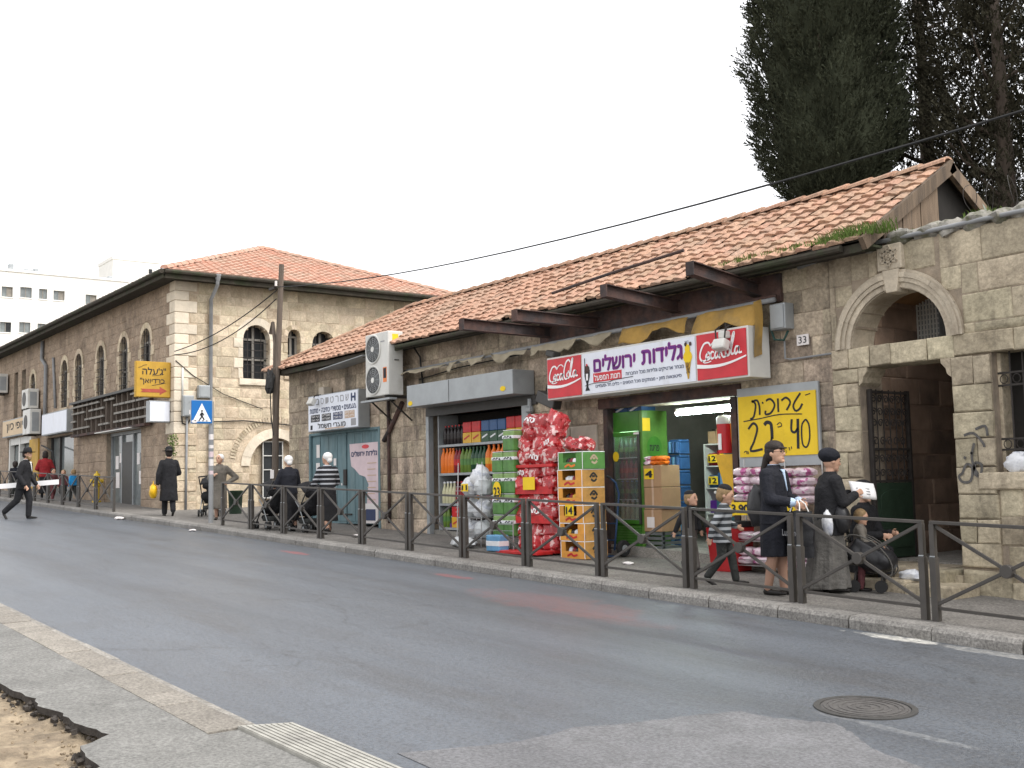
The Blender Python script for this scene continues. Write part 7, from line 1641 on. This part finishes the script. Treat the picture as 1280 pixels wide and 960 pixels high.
    hat = P.get('hat')
    if hat == 'fedora':
        b = MB(); pr = [(.002, .098), (.034, .096), (.046, .085), (.052, .03), (.052, .024)]; b.lathe([(r*h*hs_, z*h*hs_) for r, z in pr[::-1]], n=20, sx=1.12); b.v = [tuple(S(HC) + HR @ Vector((p[0], p[1], p[2] - .25*abs(p[1])*(p[2] > .09*h)))) for p in b.v]; ho = b.build('hat', 'cloth_black', t, smooth=60)
        b = MB(); b.lathe([(r*h*hs_, z*h*hs_) for r, z in [(.05, .024), (.085, .026), (.092, .030), (.092, .033), (.05, .030)]], n=24, sx=1.1); b.v = [tuple(S(HC) + HR @ Vector(p)) for p in b.v]; b.build('hat_brim', 'cloth_black', t, smooth=60)
        b = MB(); b.lathe([(r*h*hs_, z*h*hs_) for r, z in [(.053, .031), (.0535, .045)]], n=20, sx=1.12); b.v = [tuple(S(HC) + HR @ Vector(p)) for p in b.v]; b.build('hat_band', 'black', t)
    elif hat in ('beret', 'kerchief', 'kippa', 'cap'):
        sc = {'beret': ((-.022, 0, .034), (.074, .068, .054)), 'kerchief': ((-.018, 0, .022), (.058, .056, .052)), 'kippa': ((-.014, 0, .045), (.052, .048, .036)), 'cap': ((-.008, 0, .038), (.061, .055, .042))}[hat]
        b = MB(); b.ball(hp(sc[0]), tuple(v*h*hs_ for v in sc[1]), 18, 12, HR)
        if hat == 'kerchief': b.ball(hp((-.05, 0, -.02)), (.03*h*hs_, .036*h*hs_, .034*h*hs_), 10, 8, HR)
        if hat == 'cap': b.ball(hp((.05, 0, .03)), (.03*h*hs_, .036*h*hs_, .006*h*hs_), 10, 6, HR)
        if hat == 'beret':
            inv = HR.transposed(); vs = []
            for p in b.v:
                q = inv @ (Vector(p) - S(HC))/(h*hs_)
                if q.x > .02 and q.z < .03: q.z = .03
                vs.append(tuple(S(HC) + HR @ (q*h*hs_)))
            b.v = vs
        blend(b, {'beret': 'beret', 'kerchief': 'kerchief', 'kippa': 'skull_cap', 'cap': 'cap'}[hat], P.get('hat_mat', 'cloth_black'), t, vox, 3)
    if P.get('beard'):
        b = MB(); b.ball(hp((.034, 0, -.052)), (.024*h*hs_, .03*h*hs_, .034*h*hs_), 12, 8, HR); b.ball(hp((.012, 0, -.03)), (.03*h*hs_, .044*h*hs_, .026*h*hs_), 12, 8, HR); blend(b, 'beard', P['beard'], t, vox, 3)
    if P.get('glasses'):
        for s in (-1, 1):
            pts = [hp((.058, s*.02 + .014*math.cos(a), .008 + .010*math.sin(a))) for a in [2*PI*k/12 for k in range(13)]]; MB().tube(pts, .0012*h, 5).build('glasses_rim', 'eye_dark', t)
            MB().tube([hp((.057, s*.034, .01)), hp((-.005, s*.05, .008))], .0012*h, 5).build('glasses_arm', 'eye_dark', t)
        MB().tube([hp((.060, -.006, .01)), hp((.060, .006, .01))], .0012*h, 5).build('glasses_bridge', 'eye_dark', t)
    if P.get('shirt'):
        b = MB(); zc = sh_z; pts = [(.018, .032), (.018, -.032), (-.004, -.012), (-.125, 0), (-.004, .012)]
        fx = lambda z: (lean + .052 + .035*min(1, max(0, (zc + .03 - z)/.09)))*h
        P3 = [((fx(zc + z) + .004*h), yv*h, (zc + z)*h) for z, yv in pts]; b.extr(P3, (.008*h, 0, 0)); b.build('shirt_front', P['shirt'], t, bevel=.004)
        b = MB(); b.lathe([(.040*h, 0), (.043*h, .02*h), (.036*h, .035*h), (.033*h, .03*h)], S(nb) + Vector((.0, 0, -.008*h)), 16); b.build('collar', P['shirt'], t, smooth=True)
    return t
def walk(s=1.0, lead='L'):
    f = ((.085*s, .05, .285), (.12*s, .05, .042), 0); r = ((-.005*s, .05, .28), (-.15*s, .05, .075), -32)
    L, Rr = (f, r) if lead == 'L' else (r, f)
    return [L, ((Rr[0][0], -.05, Rr[0][2]), (Rr[1][0], -.05, Rr[1][2]), Rr[2])]
# woman with glasses and her bags
wx, wy = -8.52, 9.98
person('woman in black cardigan and blue shirt wearing glasses, carrying a black shopping bag', (wx, wy), 12, 1.72, dict(top='cloth_navy', top_name='cardigan', top_hem=.46, skirt='cloth_navy', skirt_hem=.25, skirt_w=(.09, .10), leg_mat='stocking', hairdo='ponytail', hat='cap', hat_mat='hair_dark', shirt='cloth_lightblue', cuff='cloth_lightblue', sleeve=.82, glasses=True, look=0,
       aL=((.03, .135, .63), (.15, .07, .605)), aR=((.04, -.13, .625), (.165, -.045, .60)), hand=(.3, 0, -.3), legs=[((.02, .04, .285), (.03, .04, .042), 0), ((.01, -.045, .285), (-.04, -.045, .042), 0)], shoe='shoe'), near=True)
hx_, hy_ = wx + .36, wy + .0; hz_ = SZ(wx, wy)
t = thing('shopping_bag', 'large black plastic shopping bag hanging from the hand of the woman in glasses', 'bag', (hx_, hy_, hz_ + .44), R_(-15))
b = MB(); n = 16
def bagf(u, v, s):
    w_ = .24*(1 - .06*v); dd = (.075 + .03*math.sin(PI*v))*s; return (-w_ + 2*w_*u + .012*noise.noise((u*5, v*5, s)), dd*(math.sin(PI*u)**.5) + .02*noise.noise((u*6, v*6, s*3)), .50*v + .02*noise.noise((u*4, 0, s)))
b.grid(lambda u, v: bagf(u, v, -1), 14, 10); b.grid(lambda u, v: bagf(u, v, 1), 14, 10); b.build('sack', 'bag_black', t, smooth=True)
for s in (-.06, .06): MB().tube([(-.09, s, .49), (-.06, s*.6, .58), (0, s*.3, .62), (.06, s*.6, .58), (.09, s, .49)], .007, 5).build('handle', 'cloth_white', t)
lettering('LuxKmo', 'ink_grey', t, -.15, .15, .23, .30, -.128, bold=.01)
b = crumple((-8.78, 10.02, hz_ + .98), (.14, .12, .26), 6, 14, 10, .15); tag(b.build('shoulder_bag', 'bag_black', smooth=True), 'black shoulder bag on the back of the woman in glasses', 'bag')
# elderly woman reading
ox, oy = -8.28, 10.62
person('woman in black coat, dark knitted beret and long grey skirt reading a paper', (ox, oy), 62, 1.62, dict(top='cloth_black', top_hem=.40, bulk=1.18, lean=.03, skirt='cloth_grey', skirt_hem=.03, skirt_w=(.155, .15), skirt_back=.03, fold=.11, hairdo='none', hat='beret', hat_mat='cloth_navy', hd=.005, tilt=12, aL=((.06, .14, .64), (.20, .05, .69)), aR=((.06, -.145, .63), (.19, -.06, .68)), hand=(.4, 0, .2)), near=True)
t = thing('paper_sheet', 'open white sheet of paper held by the woman in the beret', 'paper', (ox + .20, oy + .34, SZ(ox, oy) + 1.06))
b = MB(); pu, pv = Vector((.60, .78, -.12)), Vector((-.22, .1, .95)); b.grid(lambda u, v: tuple(pu*(.30*(u - .3)) + pv*(.2*v) + Vector((.8, -.6, 0))*(.03*math.sin(5*u) + .02*math.sin(4*v))), 8, 5); o = b.build('sheet', 'lettering_white', t, smooth=True); o.modifiers.new('s', 'SOLIDIFY').thickness = .002
for k in range(3): strokes([[(.2, .6 - .16*k), (.75, .62 - .16*k)]], 'ink_grey', t, lambda u, v: tuple(pu*(.30*(u - .3)) + pv*(.2*v) + Vector((.8, -.6, 0))*(.005 + .03*math.sin(5*u) + .02*math.sin(4*v))), .012, name='print_line', nrm=(.8, -.6, 0))
tag(crumple((ox + .22, oy - .02, SZ(ox, oy) + .82), (.09, .1, .17), 15, 14, 10, .2).build('hand_bag', 'bag_black', smooth=True), 'black handbag hanging on the arm of the woman in the beret', 'bag')
tag(crumple((ox + .12, oy - .16, SZ(ox, oy) + .78), (.07, .05, .15), 17, 14, 10, .3).build('plastic_bag', 'p_bagwhite', smooth=True), 'small white plastic bag hanging from the arm of the woman in the beret', 'bag')
# seated woman and toddler, black baby carrier
sx_, sy_ = -8.42, 11.40
person('woman in black clothes and black beret seated on the gateway step', (sx_, sy_), 5, 1.55, dict(base=SZ(sx_, sy_), pz=.31, top='cloth_black', top_hem=.47, bulk=1.1, hairdo='none', hat='beret', skirt='cloth_black', skirt_hem=.10, skirt_w=(.17, .14), skirt_back=-.10, look=-15, tilt=12, lean=.04, aL=((.1, .12, .38), (.22, .08, .40)), aR=((.1, -.13, .38), (.22, -.07, .39)), leg_mat='cloth_black', legs=[((.2, .06, .27), (.22, .06, .042), 0), ((.2, -.06, .27), (.2, -.06, .042), 0)]), near=True)
tx_, ty_ = -8.12, 10.98
person('toddler with light brown hair in a grey pinafore beside the long grey skirt', (tx_, ty_), 35, .94, dict(top='cloth_greybrown', top_hem=.45, skirt='cloth_greybrown', skirt_hem=.32, skirt_w=(.13, .14), trousers='cloth_maroon', hair='hair_fair', hairdo='short', aL=((.05, .13, .60), (.14, .06, .58)), aR=((.05, -.13, .60), (.14, -.06, .57)), tilt=15), near=True)
bx_, by_ = -8.0, 11.0; t = thing('baby_carrier', 'bulky black baby carrier bag with grey piping by the gateway steps', 'baby carrier', (bx_, by_, SZ(bx_, by_)), R_(25))
b = MB(); RB = Matrix.Rotation(.55, 3, 'Y')
for (cx, cz, rx, rz_) in ((0, .40, .26, .17), (-.14, .44, .14, .15), (.16, .36, .15, .13)): b.ball((cx, 0, cz), (rx, .2, rz_), 16, 10, RB)
b.obox((0, 0, .42), (.42, .34, .22), RB); blend(b, 'shell', 'bag_black', t, .016, 6)
for yy in (-.13, .0, .13): MB().tube([(.27*math.cos(a), yy*1.3, .41 + .20*math.sin(a) - .14*math.cos(a)) for a in [PI*(-.2 + 1.4*k/16) for k in range(17)]], .008, 5).build('piping', 'cloth_grey', t)
MB().tube([(-.25, -.2, .45), (-.3, -.2, .75), (-.25, 0, .9), (-.3, .2, .75), (-.25, .2, .45)], .02, 7).build('hoop_handle', 'cloth_charcoal', t, smooth=True)
for s in (-.15, .15): MB().cyl((s - .02, -.16, .07), (s - .02, -.11, .07), .07, n=14).build('wheel', 'rubber', t); MB().cyl((s - .02, .11, .07), (s - .02, .16, .07), .07, n=14).build('wheel', 'rubber', t); MB().tube([(s - .02, -.13, .07), (s - .02, 0, .22), (s - .02, .13, .07)], .014, 6).build('axle_frame', 'metal_dark', t)
# boys
person('small boy in black with skull cap walking past the shop doorway', (-10.9, 11.05), 15, 1.07, dict(top='cloth_black', trousers='cloth_grey', hairdo='short', hair='hair_fair', hat='kippa', legs=walk(.9, 'R'), aL=((.02, .14, .62), (.07, .13, .50)), aR=((-.07, -.14, .62), (-.13, -.15, .49))), near=True)
person('boy in grey striped sweater with black skull cap walking along the railing', (-9.55, 10.22), 38, 1.2, dict(top='knit_boy', top_name='sweater', top_hem=.42, bulk=1.12, trousers='cloth_charcoal', hairdo='short', hair='hair_fair', hat='kippa', tilt=18, lean=.03, legs=walk(1.0, 'L'), aL=((.05, .14, .61), (.14, .09, .58)), aR=((-.06, -.15, .62), (-.1, -.15, .48))), near=True)
# strollers
def stroller(x, y, rz, label):
    t = thing('stroller', label, 'stroller', (x, y, SZ(x, y)), R_(rz), group='dark strollers on the pavement')
    for s in (-.24, .24):
        MB().tube([(-.55, s, .98), (-.42, s, .88), (.05, s, .42), (.38, s, .10)], .014, 6).build('frame_tube', 'metal_dark', t, smooth=True); MB().tube([(-.30, s, .10), (-.02, s, .48), (.18, s, .62)], .012, 6).build('frame_tube', 'metal_grey', t, smooth=True)
        for xx in (.38, -.30):
            for d in (-.035, .035):
                w_ = MB(); w_.cyl((xx, s + d - .014, .085), (xx, s + d + .014, .085), .085, n=14); wh = w_.build('wheel', 'rubber', t); MB().cyl((xx, s + d - .016, .085), (xx, s + d + .016, .085), .04, n=10).build('hub', 'metal_grey', wh)
    MB().tube([(-.55, -.24, .98), (-.6, 0, 1.0), (-.55, .24, .98)], .018, 7).build('handle_bar', 'rubber', t, smooth=True)
    b = MB(); cap(b, (-.12, -.14, .5), (-.12, .14, .5), .12); cap(b, (.12, -.14, .40), (.12, .14, .40), .09); cap(b, (-.22, -.14, .75), (-.22, .14, .75), .07); cap(b, (-.12, 0, .5), (-.22, 0, .75), .12, .1); cap(b, (.12, 0, .4), (-.12, 0, .45), .12); cap(b, (.25, -.12, .25), (.25, .12, .25), .05); blend(b, 'seat', 'cloth_black', t, .02)
    b = MB(); b.grid(lambda u, v: (-.27 + .42*math.sin(PI*.55*u)*.9, -.25 + .5*v, .72 + .30*math.sin(PI*(.1 + .62*u))*(.75 + .25*math.sin(PI*v))), 8, 8); o = b.build('hood', 'cloth_black', t, smooth=True); o.modifiers.new('s', 'SOLIDIFY').thickness = .012
    b = MB(); b.box(-.28, .16, -.19, .19, .17, .27); b.build('basket', 'cloth_charcoal', t, bevel=.03); return t
stroller(-22.0, 10.02, 178, 'dark stroller pushed by the woman in plain black'); stroller(-20.75, 10.25, 178, 'dark stroller pushed by the woman in striped sweater'); stroller(-27.25, 10.75, 150, 'black stroller parked beside the woman in grey')
# women with strollers
PUSH = dict(aL=((.05, .15, .63), (.21, .12, .60)), aR=((.05, -.15, .63), (.21, -.12, .60)), curl=.9)
person('woman in black cardigan and pale patterned kerchief pushing a stroller', (-21.25, 10.02), 176, 1.54, dict(PUSH, top='cloth_navy', top_name='cardigan', top_hem=.49, bulk=1.1, skirt='cloth_black', skirt_hem=.14, skirt_w=(.125, .13), leg_mat='stocking', hairdo='none', hat='kerchief', hat_mat='cloth_white', legs=walk(.7, 'L')))
person('woman in black and white striped sweater and white kerchief pushing a stroller', (-19.98, 10.25), 176, 1.6, dict(PUSH, top='knit_stripe', top_name='sweater', top_hem=.47, skirt='cloth_black', skirt_hem=.16, skirt_w=(.115, .12), leg_mat='stocking', hairdo='none', hat='kerchief', hat_mat='cloth_white', legs=walk(.7, 'R'), look=20))
person('woman in grey suit and white kerchief standing with hand on hip beside the crossing sign', (-25.75, 10.35), -32, 1.56, dict(top='cloth_greybrown', top_hem=.45, skirt='cloth_greybrown', skirt_hem=.17, skirt_w=(.10, .11), leg_mat='stocking', hairdo='none', hat='kerchief', hat_mat='cloth_white', look=-25, aL=((-.08, .24, .64), (.03, .12, .56)), aR=((.04, -.15, .63), (.13, -.07, .68))))
# man in the long coat with a yellow bag
person('man in long black coat and black hat seen from behind, holding a yellow bag', (-28.1, 9.95), 168, 1.72, dict(top='cloth_black', top_name='coat', top_hem=.40, bulk=1.12, skirt='cloth_black', skirt_name='coat_skirt', skirt_hem=.22, skirt_w=(.12, .13), fold=.04, trousers='cloth_black', hair='hair_dark', hairdo='short', hat='fedora', legs=walk(.6, 'L'), aR=((.05, -.15, .63), (.14, -.08, .60)), aL=((-.02, .15, .62), (.0, .16, .47))))
t = thing('yellow_bag', 'bright yellow plastic bag hanging from the coat wearing man', 'bag', (-28.3, 9.62, SZ(-28.2, 9.7) + .42), R_(-20)); crumple((0, 0, .2), (.22, .1, .2), 7, 16, 10, .25).build('sack', 'bag_yellow', t, smooth=True); MB().tube([(-.08, 0, .36), (0, 0, .46), (.08, 0, .36)], .012, 5).build('handle', 'bag_yellow', t)
# man crossing the road with a long white plank
mx, my = -31.6, 7.28
person('bearded man in black suit and hat striding across the road', (mx, my), 50, 1.84, dict(base=RZ(mx, my), top='cloth_black', top_hem=.42, bulk=1.08, trousers='cloth_black', hair='hair_dark', hairdo='short', hat='fedora', beard='hair_fair', shirt='cloth_white', lean=.035, legs=[((.07, .05, .285), (.06, .05, .042), 0), ((-.06, -.05, .27), (-.24, -.05, .10), -60)], aL=((.02, .15, .62), (.12, .155, .49)), aR=((.0, -.15, .62), (.10, -.14, .48))))
d = Vector((math.cos(R_(50)), math.sin(R_(50)), 0)); s_ = Vector((d.y, -d.x, 0)); c0 = Vector((mx, my, RZ(mx, my))) - s_*.30 + d*.2
t = thing('white_plank', 'long white plank carried low by the man crossing the road', 'plank', tuple(c0 + Vector((0, 0, .86)))); q = MB(); A = -d*1.7 + Vector((0, 0, -.03)); B = d*.62 + Vector((0, 0, .10)); n_ = Vector((0, 0, .065))
q.hexa([A - n_ - s_*.012, B - n_ - s_*.012, B - n_ + s_*.012, A - n_ + s_*.012, A + n_ - s_*.012, B + n_ - s_*.012, B + n_ + s_*.012, A + n_ + s_*.012]); q.build('board', 'lettering_white', t)
# people by the far shops
person('woman in dark red jacket seen from behind near the far shops', (-40.6, 10.05), 165, 1.66, dict(top='cloth_red', bulk=1.1, top_hem=.46, skirt='cloth_black', skirt_hem=.12, leg_mat='cloth_black', hairdo='bob', hair='hair_dark', aL=((.02, .16, .63), (.12, .1, .6)), aR=((.02, -.16, .63), (.12, -.1, .6))))
person('child in bright blue jacket near the yellow hydrant', (-38.0, 10.3), 200, 1.06, dict(top='cloth_blue', bulk=1.15, trousers='cloth_charcoal', hairdo='short', hair='hair_fair', legs=walk(.8)))
person('child in maroon top and light shorts near the far railing', (-39.35, 10.0), 10, 1.08, dict(top='cloth_maroon', trousers='cloth_maroon', hairdo='short', legs=walk(.7, 'R')))
person('child in dull red coat between the blue jacket and maroon top', (-38.65, 10.15), -20, 1.04, dict(top='cloth_maroon', bulk=1.1, skirt='cloth_charcoal', skirt_hem=.3, leg_mat='cloth_charcoal', hairdo='bob', hair='hair_fair'))
person('boy in dark jacket standing farthest along the street railing', (-44.0, 9.85), 175, 1.3, dict(top='cloth_navy', trousers='cloth_charcoal', hairdo='short'))
# hydrant
hx, hy = -37.0, 10.75; t = thing('fire_hydrant', 'yellow fire hydrant on the pavement by the shopfront', 'fire hydrant', (hx, hy, SZ(hx, hy)))
MB().lathe([(.14, 0), (.14, .05), (.09, .06), (.09, .5), (.13, .52), (.13, .57), (.10, .6), (.10, .8), (.12, .82), (.09, .9), (.03, .95), (.03, 1.0)], n=16).build('barrel', 'hydrant', t, smooth=50)
for s in (-1, 1): MB().cyl((0, s*.08, .68), (0, s*.2, .68), .06, n=12).build('nozzle', 'hydrant', t)
MB().cyl((.08, 0, .68), (.2, 0, .68), .075, n=12).build('nozzle', 'hydrant', t)
t = thing('litter_bin', 'small dark green bin standing in the lane', 'bin', (-27.8, 11.6, SZ(-27.8, 11.6))); MB().lathe([(.16, 0), (.19, .55), (.2, .56), (.2, .6), (.17, .6)], n=14).build('body', 'green_gate', t, smooth=50)
t = thing('wall_plant', 'small leafy plant growing out of the corner wall', 'plant', (CX + .05, CY - .06, 1.3))
b = MB()
for k in range(160):
    a = random.uniform(0, 2*PI); r = random.uniform(0, .2); c = Vector((r*math.cos(a) + .08, r*math.sin(a)*.8 - .05, random.uniform(-.25, .3))); d = Vector((random.uniform(-1, 1), random.uniform(-1, 1), random.uniform(-.5, 1))).normalized()*.07; s = d.orthogonal().normalized()*.02; b.add([c, c + d*.5 + s, c + d, c + d*.5 - s], [(0, 1, 2, 3)])
b.build('leaves', 'grass', t); MB().tube([(-.03, .03, -.2), (.05, -.03, .0), (.08, -.05, .2)], .01, 5).build('stem', 'bark', t)
# litter
for i, (lx, ly, s, lab) in enumerate(((-18.9, 10.3, .14, 'scrap of white paper on the pavement near the stone pier'), (-12.0, 10.9, .1, 'scrap of white paper on the pavement before the shop step'), (-24.2, 9.1, .12, 'crumpled white scrap in the gutter by the crossing sign'), (-29.5, 9.15, .2, 'flat white scrap in the gutter by the corner building'))):
    g = RZ(lx, ly) + (KH if ly > KY else 0); o = crumple((0, 0, 0), (s, s*.6, s*.22), 60 + i, 10, 6, .4).build('paper_scrap', 'paper', smooth=False); o.location = (lx, ly, g + s*.17); tag(o, lab, 'litter')
